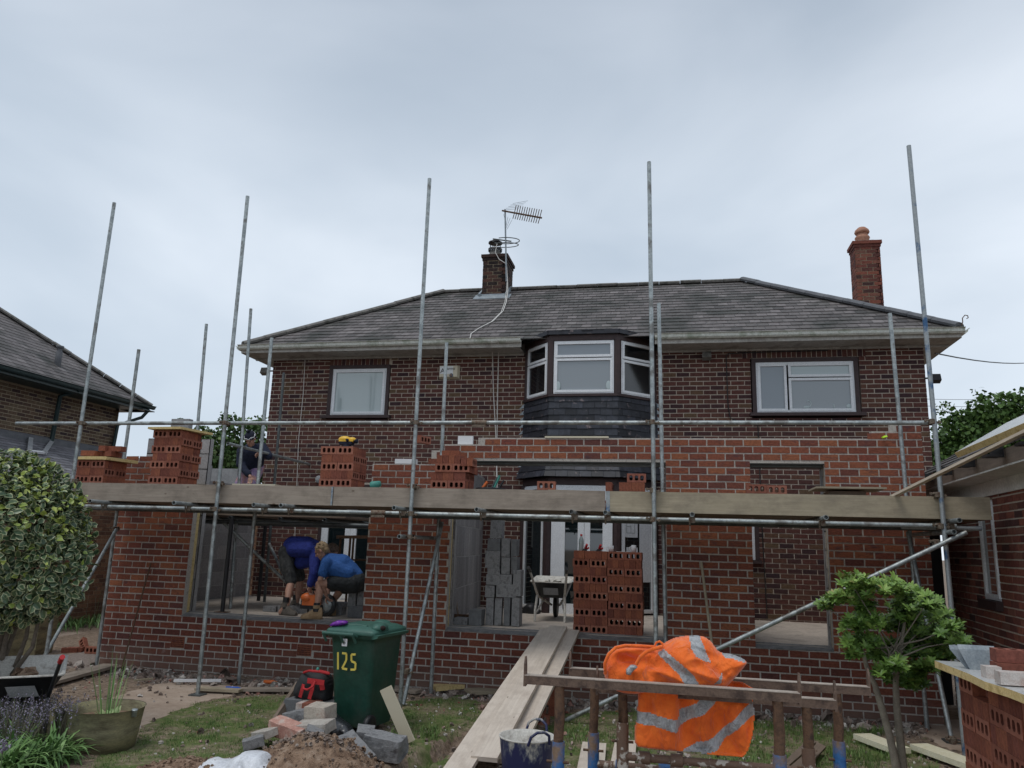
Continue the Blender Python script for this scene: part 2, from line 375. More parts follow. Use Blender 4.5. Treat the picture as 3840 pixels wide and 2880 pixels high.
def organic(name, mb, mats, parent, voxel=.012, smooth=6, label=None):
    ob = put(name, mb, mats, parent, label=label)
    md = ob.modifiers.new('r', 'REMESH'); md.mode = 'VOXEL'; md.voxel_size = voxel; md.use_smooth_shade = True
    md = ob.modifiers.new('s', 'SMOOTH'); md.iterations = smooth; md.factor = .5
    bake(ob); return ob
def copy_tree(o, parent=None):
    c = o.copy(); COL.objects.link(c); c.parent = parent
    for ch in list(o.children): copy_tree(ch, c)
    return c
def text_mb(s, size, origin, xd, zd, depth=.002):
    """lettering as mesh: baseline origin, direction xd, up zd"""
    cu = bpy.data.curves.new('t', 'FONT'); cu.body = s; cu.size = size; cu.extrude = depth; cu.resolution_u = 2
    ob = bpy.data.objects.new('t', cu); COL.objects.link(ob)
    dg = bpy.context.evaluated_depsgraph_get(); me = bpy.data.meshes.new_from_object(ob.evaluated_get(dg))
    xd, zd = V3(xd).normalized(), V3(zd).normalized(); nd = xd.cross(zd); o = V3(origin)
    mb = MB(); mb.mesh([o+xd*v.co.x+zd*v.co.y+nd*v.co.z for v in me.vertices], [tuple(p.vertices) for p in me.polygons], 0, .5, False)
    bpy.data.objects.remove(ob); bpy.data.curves.remove(cu); bpy.data.meshes.remove(me); return mb

# ---------------------------------------------------------------- brickwork
def _sub(iv, cut):
    out = []
    for a, b in iv:
        c, d = cut
        if d <= a or c >= b: out.append((a, b)); continue
        if c > a: out.append((a, c))
        if d < b: out.append((d, b))
    return out
def brickwork(o, u, n, width, z0, z1, L=.225, H=.0815, mj=.010, openings=(), skips=(), thick=.10, proud=.006, jit=.0022, phase=0, top=None, soldier=(), bond=.5, jamb=True):
    """o: base point of the left end, u: unit vector along, n: outward normal.
    material 0 brick, 1 mortar. openings cut the wall, skips only leave the bricks away."""
    mb = MB(); o, u, n = V3(o), V3(u), V3(n); Z = V3((0, 0, 1))
    xs = sorted({0, width, *[x for q in openings for x in q[:2]]} | ({x for t in (top or []) for x in t[:2]})); xs = [x for x in xs if 0 <= x <= width]
    def topz(x):
        if top:
            for a, b, t in top:
                if a <= x <= b: return t
        return z1
    for xa, xb in zip(xs[:-1], xs[1:]):
        if xb-xa < 1e-4: continue
        zt = topz((xa+xb)/2); zs = [(z0, zt)]
        for q in openings:
            if q[0] <= (xa+xb)/2 <= q[1]: zs = _sub(zs, (q[2], q[3]))
        for a, b in zs:
            c = o+u*((xa+xb)/2)-n*(thick/2)+Z*((a+b)/2-o.z)
            mb.obox(c, u*(xb-xa)/2, n*(-thick/2), Z*(b-a)/2, 1, .5)
    def brick(a, b, za, zb):
        if b-a < .02 or zb-za < .02: return
        j = lambda: rng.uniform(-jit, jit)
        pr = proud+rng.uniform(-.0015, .0015)
        q = [o+u*(a+j())+Z*(za-o.z+j()), o+u*(b+j())+Z*(za-o.z+j()), o+u*(b+j())+Z*(zb-o.z+j()), o+u*(a+j())+Z*(zb-o.z+j())]
        c = sum(q, V3((0, 0, 0)))/4
        F = [c+(p-c)*.985+n*pr for p in q]; r_ = rng.random()
        uv = [(p.dot(u), p.z) for p in q]
        mb.face(F, 0, r_, uv)
        for i in range(4):
            k = (i+1) % 4; mb.face([q[i], q[k], F[k], F[i]], 0, r_, [uv[i], uv[k], uv[k], uv[i]])
    row = 0; z = z0
    while z < max([z1]+[t[2] for t in (top or [])])-.02:
        zb = z+H-mj; off = (row % 2)*bond*L+phase
        x = -L*2+(off % L)
        while x < width:
            iv = [(max(x, 0), min(x+L-mj, width))]
            if iv[0][1] > iv[0][0]:
                for q in list(openings)+list(skips)+list(soldier):
                    if q[2]-.3*H < z+H*.3 and z+H*.3 < q[3]-.0*H: iv = _sub(iv, (q[0]-(mj*.0), q[1]+mj*.0))
                for a, b in iv:
                    if zb <= topz((a+b)/2)+.02: brick(a, b, z+mj*.5, zb+mj*.5)
            x += L
        row += 1; z += H
    for q in soldier:
        x = q[0]
        while x < q[1]-.04:
            brick(x+.004, min(x+.0815-.006, q[1]), q[2]+.004, q[3]-.004); x += .0815
    return mb
def slating(o, u, s, poly, course=.20, wid=.25, t=.008, mb=None, mi=0, jit=.004, base=True, basemi=1, skip=None):
    """slates on a plane: o origin at the eave, u along the eave, s up the slope; poly = outline in (u, s)"""
    mb = mb or MB(); o, u, s = V3(o), V3(u).normalized(), V3(s).normalized(); n = u.cross(s).normalized()
    if n.z < 0: n = -n
    def xr(v):
        xs = []
        for (a, b), (c, d) in zip(poly, poly[1:]+poly[:1]):
            if (b <= v < d) or (d <= v < b): xs.append(a+(c-a)*(v-b)/(d-b))
        return (min(xs), max(xs)) if len(xs) >= 2 else None
    if base: mb.face([o+u*a+s*b for a, b in poly], basemi)
    vmax = max(b for a, b in poly); v = 0; row = 0
    while v < vmax-.03:
        r_ = xr(min(v+.01, vmax-.001)); r2 = xr(min(v+course, vmax-.001))
        if r_ and r2:
            x = r_[0]-(row % 2)*wid/2-wid
            while x < r_[1]:
                a, b = x+.003, x+wid-.005
                la = max(a, min(r_[0], 1e9)); lb = min(b, r_[1]); ta = max(a, r2[0]); tb = min(b, r2[1])
                if lb-la > .01:
                    if tb < ta: ta = tb = min(max((ta+tb)/2, r2[0]), r2[1])
                    j = lambda q=jit: rng.uniform(-q, q)
                    h0 = t*1.6+abs(j(.003)); dv = j()
                    if skip and skip((la+lb)/2, v): x += wid; continue
                    vt = min(v+course*1.03, vmax)
                    p = [o+u*la+s*(v+dv)+n*h0, o+u*lb+s*(v+dv+j(.002))+n*(h0+j(.001)), o+u*tb+s*vt+n*(t*.35), o+u*ta+s*vt+n*(t*.35)]
                    q = [o+u*la+s*(v+dv)+n*.0, o+u*lb+s*(v+dv)+n*.0]
                    rd = min(1, max(0, rng.gauss(.5, .22)))
                    mb.face(p, mi, rd); mb.face([q[0], q[1], p[1], p[0]], mi, rd*.4)  # darker tail edge paints the shadow under each course
                x += wid
        v += course; row += 1
    return mb
# ================================================================ GROUND
def inpoly(xs, ys, poly):
    r_ = np.zeros(xs.shape, bool); n = len(poly); j = n-1
    for i in range(n):
        xi, yi = poly[i][0], poly[i][1]; xj, yj = poly[j][0], poly[j][1]
        if yi != yj:
            c = ((yi > ys) != (yj > ys)) & (xs < (xj-xi)*(ys-yi)/(yj-yi)+xi); r_ ^= c
        j = i
    return r_
def pxz(*p): return [PZ(x, y, 0.0) for x, y in p]
PATH1 = pxz((165, 1540), (240, 1508), (330, 1480), (400, 1472), (450, 1480), (570, 1488), (520, 1500), (430, 1518), (375, 1540), (300, 1570), (190, 1580))
PATH2 = pxz((-60, 1372), (60, 1366), (130, 1357), (226, 1350), (215, 1383), (140, 1375), (60, 1395), (-60, 1420))
PATH3 = pxz((2000, 1548), (2090, 1560), (2150, 1590), (2212, 1640), (2212, 1700), (2120, 1640), (2060, 1625), (1985, 1585), (1965, 1572))
GR = [pxz((300, 1562), (400, 1524), (470, 1512), (640, 1498), (690, 1530), (600, 1610), (540, 1625), (420, 1650), (330, 1780), (150, 1780), (215, 1640), (300, 1600)),
      pxz((850, 1520), (1010, 1500), (1060, 1540), (1030, 1570), (940, 1600), (1010, 1680), (900, 1740), (860, 1660), (900, 1600), (820, 1560)),
      pxz((1190, 1545), (1390, 1530), (1560, 1560), (1690, 1555), (1770, 1560), (1900, 1590), (2020, 1640), (2100, 1720), (1500, 1900), (1180, 1900), (1130, 1700))]
RUB = pxz((430, 1462), (900, 1478), (1140, 1482), (1180, 1500), (1640, 1500), (2010, 1535), (2010, 1590), (1760, 1575), (1500, 1545), (1200, 1530), (900, 1500), (520, 1482), (330, 1478), (150, 1440), (120, 1410), (230, 1395))
TR0, TR1 = PZ(1010, 1585, 0), PZ(850, 1672, 0)
def gh(x, y):
    return .16*max(0, min(1, (6.6-y)/3.2))**1.5
def ground_z(x, y):
    h = gh(x, y)
    d = V3((TR1.x-TR0.x, TR1.y-TR0.y, 0)); L_ = d.length; d /= L_
    q = V3((x-TR0.x, y-TR0.y, 0)); t = q.dot(d); o_ = abs(q.x*d.y-q.y*d.x)
    if -.1 < t < L_+.6:
        h -= .20*max(0, 1-(o_/.15)**2)*min(1, (t+.1)/.25)
    return h
xs = np.concatenate([np.array([-400, -150, -60, -30, -18, -13, -11]), np.arange(-10.4, 4.4, .045), np.array([4.6, 6, 9, 15, 30, 60, 150, 400])])
ys = np.concatenate([np.array([-300, -100, -30, -8, -2, 1, 2.4]), np.arange(3.0, 10.3, .045), np.array([10.6, 12, 14, 18, 25, 40, 80, 200, 600])])
GX, GY = np.meshgrid(xs, ys); sh = GX.shape
mk = np.zeros((3,)+sh)
wob = np.array([[.10*noise.noise(V3((a*1.7, b*1.7, 3))) for a in xs] for b in ys])
for p in GR: mk[0][inpoly(GX+wob, GY+wob*1.3, p)] = 1
for p in (PATH1, PATH2, PATH3): mk[1][inpoly(GX+wob*.2, GY+wob*.2, p)] = 1
mk[2][inpoly(GX+wob, GY+wob, RUB)] = 1
mk[0][mk[1] > 0] = 0
GZ = np.zeros(sh)
for i in range(sh[0]):
    for j in range(sh[1]):
        x, y = GX[i, j], GY[i, j]
        if -10.5 < x < 4.5 and 2.9 < y < 10.4:
            n_ = noise.noise(V3((x*3, y*3, 0)))*.5+noise.noise(V3((x*9, y*9, 5)))*.35+noise.noise(V3((x*24, y*24, 9)))*.25
            am = .006 if mk[1][i, j] else (.032 if mk[2][i, j] else .022)
            GZ[i, j] = ground_z(x, y)+n_*am
            if mk[1][i, j]: GZ[i, j] += .012
        elif y < 3: GZ[i, j] = .16
nx_, ny_ = len(xs), len(ys)
gm = bpy.data.meshes.new('ground')
gv = np.stack([GX, GY, GZ], -1).reshape(-1, 3)
ii, jj = np.meshgrid(np.arange(ny_-1), np.arange(nx_-1), indexing='ij'); a_ = (ii*nx_+jj).reshape(-1)
gf = np.stack([a_, a_+1, a_+nx_+1, a_+nx_], -1)
gm.from_pydata(gv.tolist(), [], gf.tolist()); gm.polygons.foreach_set('use_smooth', [True]*len(gf))
ca = gm.color_attributes.new('mask', 'FLOAT_COLOR', 'POINT')
cc_ = np.ones((nx_*ny_, 4)); cc_[:, :3] = mk.reshape(3, -1).T; ca.data.foreach_set('color', cc_.reshape(-1))
mt, n, l, b = _new('ground_mat')
at_ = n.new('ShaderNodeAttribute'); at_.attribute_name = 'mask'; sp_ = n.new('ShaderNodeSeparateColor'); l.new(at_.outputs['Color'], sp_.inputs[0])
v = tcoord(n, l, 'Object'); fA = noiz(n, l, v, 2.2, 8, .65); fB = noiz(n, l, v, 26, 6, .7); fC = noiz(n, l, v, 9, 6, .7)
soil = ramp(n, [(.28, (.13, .095, .068)), (.45, (.22, .165, .12)), (.6, (.31, .24, .185)), (.75, (.40, .325, .26))]); l.new(fC, soil.inputs[0])
soil2 = ramp(n, [(.35, (.55, .55, .55)), (.65, (1.3, 1.3, 1.3))]); l.new(fB, soil2.inputs[0])
csoil = mixc(n, l, soil.outputs[0], soil2.outputs[0], 1.0, 'MULTIPLY')
grs = ramp(n, [(.3, (.065, .105, .032)), (.5, (.12, .155, .052)), (.7, (.22, .195, .105))]); l.new(fC, grs.inputs[0])
pth = ramp(n, [(.3, (.34, .26, .20)), (.55, (.44, .35, .28)), (.75, (.50, .42, .35))]); l.new(fA, pth.inputs[0])
pt2 = ramp(n, [(.3, (.85, .85, .85)), (.7, (1.1, 1.1, 1.1))]); l.new(fB, pt2.inputs[0])
cp = mixc(n, l, pth.outputs[0], pt2.outputs[0], 1, 'MULTIPLY')
rub = ramp(n, [(.3, (.13, .10, .085)), (.5, (.24, .20, .175)), (.7, (.38, .33, .30))]); l.new(fB, rub.inputs[0])
def sharp(sock, k):   # ragged edge between the surfaces
    q = n.new('ShaderNodeMath'); q.operation = 'ADD'; l.new(sock, q.inputs[0])
    w_ = n.new('ShaderNodeMath'); w_.operation = 'MULTIPLY_ADD'; l.new(fC, w_.inputs[0]); w_.inputs[1].default_value = k; w_.inputs[2].default_value = -k*.5
    l.new(w_.outputs[0], q.inputs[1]); r_ = ramp(n, [(.42, (0, 0, 0)), (.58, (1, 1, 1))]); l.new(q.outputs[0], r_.inputs[0]); return r_.outputs[0]
c = mixc(n, l, csoil, rub.outputs[0], sharp(sp_.outputs[2], .9))
gfac = n.new('ShaderNodeMath'); gfac.operation = 'MULTIPLY'; l.new(sharp(sp_.outputs[0], 2.2), gfac.inputs[0])
pr_ = ramp(n, [(.44, (1, 1, 1)), (.60, (.15, .15, .15))]); l.new(fA, pr_.inputs[0]); l.new(pr_.outputs[0], gfac.inputs[1])
c = mixc(n, l, c, grs.outputs[0], gfac.outputs[0]); c = mixc(n, l, c, cp, sharp(sp_.outputs[1], .3))
l.new(c, b.inputs['Base Color']); b.inputs['Roughness'].default_value = .95; b.inputs['Specular IOR Level'].default_value = .2
bump(n, l, b, fB, .7, .012)
gm.materials.append(mt); go = bpy.data.objects.new('ground', gm); COL.objects.link(go); tag(go, kind='structure')
def mask_at(x, y):
    i = int(np.searchsorted(ys, y)); j = int(np.searchsorted(xs, x)); i = min(i, sh[0]-1); j = min(j, sh[1]-1); return mk[0][i, j], mk[1][i, j], mk[2][i, j]
def gz(x, y):
    i = int(np.clip(np.searchsorted(ys, y), 1, sh[0]-1)); j = int(np.clip(np.searchsorted(xs, x), 1, sh[1]-1)); return float(GZ[i, j])

# ================================================================ HOUSE
YH = 13.5; HX0, HX1 = -7.7, 4.1; HZ = 5.30
house = thing('house', 'old two-storey brick house with slate hipped roof and bay window behind the scaffolding', 'house', (-1.8, 16, 0))
def wx(x): return x-HX0
OPW = [(-6.50, -5.24, 4.06, 5.13), (1.33, 3.09, 4.07, 5.13), (-2.60, -.30, .6, 5.32), (-6.46, -4.3, .6, 2.85), (.1, 1.38, 1.66, 2.75)]
sold = [(wx(-6.5), wx(-5.24), 5.13, 5.30), (wx(1.2), wx(3.2), 5.13, 5.30)]
fw = brickwork((HX0, YH, 0), (1, 0, 0), (0, -1, 0), HX1-HX0, .55, HZ, .2305, .0805, .0130, openings=[(wx(a), wx(b), c, d) for a, b, c, d in OPW], soldier=sold, thick=.12, phase=.06)
# inside faces of the wall returns
for a, b in ((HX0, 1), (HX1, -1)):
    w_ = brickwork((a, 19 if b > 0 else YH+.12, 0), (0, -1 if b > 0 else 1, 0), (-b, 0, 0), 5.38, .55, HZ, .2305, .0805, .0130, thick=.12)
    k = len(fw.v); fw.v += w_.v; fw.f += [tuple(k+i for i in q) for q in w_.f]; fw.m += w_.m; fw.r += w_.r; fw.uv += w_.uv; fw.sm += w_.sm
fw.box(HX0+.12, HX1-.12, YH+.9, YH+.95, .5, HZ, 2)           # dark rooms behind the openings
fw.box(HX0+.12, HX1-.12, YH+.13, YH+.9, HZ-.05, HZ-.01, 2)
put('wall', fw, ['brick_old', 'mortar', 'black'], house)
# ---- windows
def window(parent, o, u, nrm, w, h, cas, panem, name='window', sill=None, fr=.055, label=None, trans=0, sillm='brown_frame', surround=None):
    """o lower-left corner of the frame; cas = opening lights (x0,x1,z0,z1) inside it"""
    o, u, nrm = V3(o), V3(u).normalized(), V3(nrm).normalized(); Z = V3((0, 0, 1))
    mb = MB()
    def bar(x0, x1, z0, z1, d0, d1, mi=0): mb.obox(o+u*((x0+x1)/2)+Z*((z0+z1)/2)+nrm*((d0+d1)/2), u*(x1-x0)/2, nrm*(d1-d0)/2, Z*(z1-z0)/2, mi)
    bar(0, w, 0, fr, -.03, .03); bar(0, w, h-fr, h, -.03, .03); bar(0, fr, fr, h-fr, -.03, .03); bar(w-fr, w, fr, h-fr, -.03, .03)
    pn = MB()
    for i, (x0, x1, z0, z1) in enumerate(cas):
        f = .042
        bar(x0, x1, z0, z0+f, -.02, .042); bar(x0, x1, z1-f, z1, -.02, .042); bar(x0, x0+f, z0+f, z1-f, -.02, .042); bar(x1-f, x1, z0+f, z1-f, -.02, .042)
        pn.obox(o+u*((x0+x1)/2)+Z*((z0+z1)/2)+nrm*.008, u*((x1-x0)/2-f+.004), nrm*.006, Z*((z1-z0)/2-f+.004), i % len(panem) if len(panem) > 1 else 0)
    wo = put(name, mb, 'white_frame', parent, label=label)
    put('pane', pn, panem, wo)
    if surround:
        sm = MB(); s0, s1, s2, s3 = surround   # left, right, bottom, top widths
        for (x0, x1, z0, z1) in ((-s0, -.002, -s2, h+s3), (w+.002, w+s1, -s2, h+s3), (-.002, w+.002, h+.002, h+s3)):
            sm.obox(o+u*((x0+x1)/2)+Z*((z0+z1)/2)+nrm*.0, u*(x1-x0)/2, nrm*.05, Z*(z1-z0)/2, 0)
        put('surround', sm, 'brown_frame', wo)
    if sill:
        sm = MB(); x0, x1, z0, z1, dd = sill
        sm.obox(o+u*((x0+x1)/2)+Z*((z0+z1)/2)+nrm*dd/2, u*(x1-x0)/2, nrm*(dd/2+.03), Z*(z1-z0)/2, 0); put('sill', sm, sillm, wo)
    return wo
wl = window(house, (-6.42, YH+.03, 4.155), (1, 0, 0), (0, -1, 0), 1.10, .91, [(.03, 1.07, .03, .88)], ['pane_blind'], sill=(-.16, 1.24, -.06, -.005, .10), surround=(.07, .07, 0, .07), label='square upstairs window with pale blind')
wr = window(house, (1.42, YH+.03, 4.17), (1, 0, 0), (0, -1, 0), 1.58, .885, [(.03, .50, .03, .855), (.53, 1.55, .03, .60), (.53, 1.55, .62, .855)], ['pane_mid', 'pane_grey', 'pane_blind'], sill=(-.12, 1.72, -.06, -.005, .10), surround=(.07, .07, 0, .07), label='wide upstairs window of three lights')
orn = MB()   # swan and little lamp on the right window's inner sill: seen through the glass, built against it
c0 = V3((2.27, YH+.018, 4.27)); orn.path([c0+V3((0, 0, 0)), c0+V3((.03, 0, .05)), c0+V3((.02, 0, .10)), c0+V3((-.02, 0, .11)), c0+V3((-.035, 0, .08))], .010, 6)
orn.ball(c0+V3((-.05, 0, 0)), .05, .012, .028)
put('window_ornament', orn, 'pane_blind', wr)
for x_, r_ in ((2.66, .012), (2.9, .05)): orn = MB(); orn.ball((x_, YH+.018, 4.28), r_, .012, .045); put('window_ornament', orn, 'pane_blind', wr)
window(house, (.15, YH+.03, 1.72), (1, 0, 0), (0, -1, 0), 1.16, .98, [(.03, 1.13, .03, .95)], ['pane_dark'], sill=(-.08, 1.26, -.06, -.005, .08), surround=(.05, .07, 0, .05), label='ground floor window behind the brick pillar')
# patio doors at the left
pd = MB()
for x0, x1 in ((-6.40, -6.27), (-5.93, -5.83), (-5.825, -5.71), (-5.0, -4.9), (-4.45, -4.34)):
    pd.box(x0, x1, YH-.01, YH+.06, .80, 2.80)
pd.box(-6.40, -4.34, YH+.0, YH+.055, 2.72, 2.805); pd.box(-6.40, -4.34, YH+.0, YH+.055, .77, .9)
pdo = put('patio_door', pd, 'white_frame', house, label='white patio doors at the left')
pg = MB(); pg.box(-6.28, -5.92, YH+.02, YH+.03, .89, 2.73); pg.box(-5.72, -4.44, YH+.02, YH+.03, .89, 2.73); put('pane', pg, 'pane_green', pdo)
pf = MB(); pf.box(-6.46, -6.405, YH-.03, YH+.08, .77, 2.85); pf.box(-6.40, -4.3, YH-.03, YH+.08, 2.81, 2.85); put('surround', pf, 'brown_frame', pdo)
# ---- bay
A, B_, C_, D_ = V3((-2.60, YH, 0)), V3((-2.07, 12.92, 0)), V3((-.91, 12.92, 0)), V3((-.30, YH, 0))
bay = MB()
def seg(mb, p, q, z0, z1, t=.08, out=0.0, mi=0, ext=0):
    d = (q-p).normalized(); n_ = V3((d.y, -d.x, 0)); c = (p+q)/2+n_*(out-t/2)+V3((0, 0, (z0+z1)/2))
    mb.obox(c, d*((q-p).length/2+ext), n_*t/2, V3((0, 0, (z1-z0)/2)), mi)
for p, q in ((A, B_), (B_, C_), (C_, D_)):
    seg(bay, p, q, 5.36, 5.50, .10, .05, 0, .02); seg(bay, p, q, 4.37, 4.415, .10, .055, 0, .022); seg(bay, p, q, 2.86, 2.985, .12, .02, 0, .005)
for p in (B_, C_, A+V3((.03, -.03, 0)), D_+V3((-.03, -.03, 0))):
    bay.lathe(p+V3((0, .0, 0)), [(.001, 4.41), (.062, 4.41), (.062, 5.37), (.001, 5.37)], 8, 0, sm=False)
    bay.lathe(p+V3((0, .0, 0)), [(.001, .76), (.072, .76), (.072, 2.87), (.001, 2.87)], 8, 0, sm=False)
bayo = put('bay_frame', bay, 'brown_frame', house, label='dark brown timber of the two-storey bay')
def baywin(p, q, z0, z1, cas_z, panem, label, gap=.05, name='window'):
    d = (q-p).normalized(); n_ = V3((d.y, -d.x, 0)); w = (q-p).length-2*gap
    return window(house, p+d*gap+V3((0, 0, z0)), d, n_, w, z1-z0, [(.02, w-.02, a, b) for a, b in cas_z], panem, label=label, fr=.045, name=name)
baywin(A, B_, 4.42, 5.355, [(.02, .60), (.62, .915)], ['pane_dark'], 'left bay window upstairs', .06)
baywin(B_, C_, 4.42, 5.355, [(.02, .62), (.64, .915)], ['pane_grey', 'pane_mid'], 'middle bay window upstairs', .06)
baywin(C_, D_, 4.42, 5.355, [(.02, .60), (.62, .915)], ['pane_dark'], 'right bay window upstairs', .06)
baywin(A, B_, .80, 2.85, [(.02, 1.66), (1.69, 2.03)], ['pane_green'], 'left bay light downstairs', .07)
baywin(C_, D_, .80, 2.85, [(.02, 2.03)], ['pane_green'], 'right bay light downstairs, papers stuck inside', .07)
bf = MB()
for x0, x1 in ((-2.0, -1.77), (-1.555, -1.45), (-1.445, -1.35), (-1.145, -.985)): bf.box(x0, x1, 12.89, 12.95, .80, 2.78)
bf.box(-2.0, -.985, 12.885, 12.945, 2.75, 2.85); bf.box(-2.0, -.985, 12.885, 12.945, .77, .93)
fd = put('french_door', bf, 'white_frame', house, label='white french doors in the bay'); bg_ = MB(); bg_.box(-1.78, -1.54, 12.915, 12.925, .92, 2.76); bg_.box(-1.36, -1.13, 12.915, 12.925, .92, 2.76); put('pane', bg_, 'pane_green', fd)
for x_ in (-1.93, -1.06): q = MB(); q.ball((x_, 12.885, 4.55), .045, .008, .085, 14); put('bay_ornament', q, 'pane_blind', house)
# slate-hung skirt of the bay and its little roof
sk = MB(); o2 = .05
for p, q in ((A, B_), (B_, C_), (C_, D_)):
    d = (q-p).normalized(); n_ = V3((d.y, -d.x, 0)); w = (q-p).length
    mid = 3.22
    slating(p+n_*.045+V3((0, 0, mid)), d, (-n_*.02+V3((0, 0, 1))), [(-.03, 0), (w+.03, 0), (w+.02, 4.37-mid), (-.02, 4.37-mid)], .118, .20, .010, sk, 0, .006, True, 0)
    slating(p+n_*.13+V3((0, 0, 2.985)), d, (-n_*.34+V3((0, 0, 1))), [(-.06, 0), (w+.06, 0), (w+.03, .25), (-.03, .25)], .118, .20, .010, sk, 0, .006, True, 0)
put('slate_skirt', sk, ['slate_black'], house)
br = MB()
for p, q in ((A, B_), (B_, C_), (C_, D_)):
    d = (q-p).normalized(); n_ = V3((d.y, -d.x, 0)); w = (q-p).length
    slating(p+n_*.10+V3((0, 0, 5.505)), d, (-n_+V3((0, 0, .32))), [(-.06, 0), (w+.06, 0), (w-.18, .62), (.18, .62)], .15, .2, .012, br, 0, .01, True, 0)
    seg(br, p, q, 5.46, 5.535, .06, .105, 0, .04)
put('bay_roof', br, ['slate_black'], house)
# steps in lead soakers where the skirt meets the brick
so_ = MB()
for k in range(11):
    z = 3.1+k*.118
    for s_, x in ((-1, A.x), (1, D_.x)):
        f_ = .11 if k == 0 else .05
        so_.face([(x+s_*(.01), YH-.012, z), (x+s_*(.10+f_*.4), YH-.012, z-.02), (x+s_*.07, YH-.012, z+.04), (x+s_*.01, YH-.012, z+.09)])
        so_.face([(x+s_*(.01), YH-.007, z), (x+s_*.01, YH-.007, z+.09), (x+s_*.07, YH-.007, z+.04), (x+s_*(.10+f_*.4), YH-.007, z-.02)])
put('lead_soaker', so_, 'lead', house)
# ---- roof
EY, EZ = 12.95, 5.42; EX0, EX1 = -8.14, 4.55; RY, RZ = 16.0, 7.40
sv = V3((0, RY-EY, RZ-EZ)); SL = sv.length
rf = slating((0, EY, EZ), (1, 0, 0), sv, [(EX0, 0), (EX1, 0), (1.50, SL), (-5.08, SL)], .20, .185, .010, None, 0, .005)
# hips left and right, back
for (ex, ux) in ((EX0, -1), (EX1, 1)):
    hv = V3((-ux*(3.05), 0, RZ-EZ)); hl = hv.length
    slating((ex, RY, EZ), (0, 1, 0), hv, [(-3.05, 0), (3.05, 0), (0, hl)], .20, .185, .010, rf)
rf.face([(EX0, 19.05, EZ), (EX1, 19.05, EZ), (1.5, RY, RZ), (-5.08, RY, RZ)][::-1], 1)
roof = put('roof', rf, ['slate', 'ridge_dark'], house)
def tiles(p, q, n, r=.075, mi=0):
    mb = MB(); p, q = V3(p), V3(q); d = (q-p)/n; dn = d.normalized(); sd = dn.cross(V3((0, 0, 1))).normalized(); up = sd.cross(dn)
    if up.z < 0: up = -up
    for i in range(n):
        a = p+d*i; b = p+d*(i+1)*1.0; l0 = rng.uniform(0, .012); ang = [-1.3, -.8, -.3, .3, .8, 1.3]
        s1 = [a+dn*.004+sd*math.sin(t)*r*1.5+up*(math.cos(t)*r*.9-.02+l0) for t in ang]; s2 = [b-dn*.004+sd*math.sin(t)*r*1.5+up*(math.cos(t)*r*.9-.02+l0) for t in ang]
        s1 += [a+dn*.004+sd*math.sin(t)*r*1.25+up*(math.cos(t)*r*.6-.05+l0) for t in ang[::-1]]; s2 += [b-dn*.004+sd*math.sin(t)*r*1.25+up*(math.cos(t)*r*.6-.05+l0) for t in ang[::-1]]
        mb.loft([s1, s2], mi)
    return mb
put('ridge_tiles', tiles((-5.1, RY, RZ+.02), (1.52, RY, RZ+.02), 15), 'ridge_tile', roof)
put('hip_tiles', tiles((EX0+.04, EY+.04, EZ+.05), (-5.08, RY, RZ+.03), 11, .085), 'ridge_tile', roof, label='mossy left hip tiles')
put('hip_tiles', tiles((EX1-.04, EY+.04, EZ+.05), (1.50, RY, RZ+.03), 11, .095), 'ridge_dark', roof, label='darker right hip tiles')
hk = MB(); c = V3((EX1-.02, EY+.02, EZ+.06)); hk.path([c, c+V3((.02, 0, .06)), c+V3((.02, 0, .12)), c+V3((.06, 0, .17)), c+V3((.10, 0, .16)), c+V3((.105, 0, .125)), c+V3((.08, 0, .11))], .008, 6); put('hip_iron', hk, 'rust', roof)
ev = MB()
gp = [(0, 0), (0, .085), (.02, .092), (.03, .05), (.055, .02), (.10, .012)]   # ogee gutter section, y forward
def gutter(mb, p, q, fwd, mi=0):
    p, q, fwd = V3(p), V3(q), V3(fwd); Z = V3((0, 0, 1))
    pr = [(.0, -.085), (.045, -.085), (.075, -.06), (.085, -.02), (.105, -.008), (.112, 0), (.100, .002), (.08, -.01), (.07, -.05), (.045, -.072), (.01, -.072), (.0, -.01)]
    mb.loft([[p+fwd*a+Z*b for a, b in pr], [q+fwd*a+Z*b for a, b in pr]], mi)
gutter(ev, (EX0, EY+.02, EZ+.01), (-2.62, EY+.02, EZ+.03), (0, -1, 0)); gutter(ev, (-.28, EY+.02, EZ+.03), (EX1, EY+.02, EZ+.01), (0, -1, 0))
gutter(ev, (EX0+.02, 19, EZ+.01), (EX0+.02, EY, EZ+.01), (-1, 0, 0)); gutter(ev, (EX1-.02, EY, EZ+.01), (EX1-.02, 19, EZ+.01), (1, 0, 0))
put('gutter', ev, 'gutter_paint', house, label='off-white ogee gutter with green algae')
fa = MB()
for x0, x1 in ((EX0+.03, -2.62), (-.28, EX1-.03)):
    fa.box(x0, x1, EY+.03, EY+.055, EZ-.13, EZ+.0, 0)
    fa.box(x0+.04, x1-.04, EY+.06, YH+.0, HZ-.01, HZ+.012, 0)
    fa.box(x0+.04, x1-.04, YH-.05, YH-.008, HZ-.045, HZ-.012, 0)
fa.box(EX0+.04, HX0-.0, EY+.06, 19, HZ-.008, HZ+.010, 0); fa.box(HX1, EX1-.04, EY+.06, 19, HZ-.008, HZ+.010, 0)
fa.box(EX0+.02, EX0+.045, EY+.06, 19, EZ-.13, EZ, 0); fa.box(EX1-.045, EX1-.02, EY+.06, 19, EZ-.13, EZ, 0)
put('soffit', fa, 'soffit_paint', house)
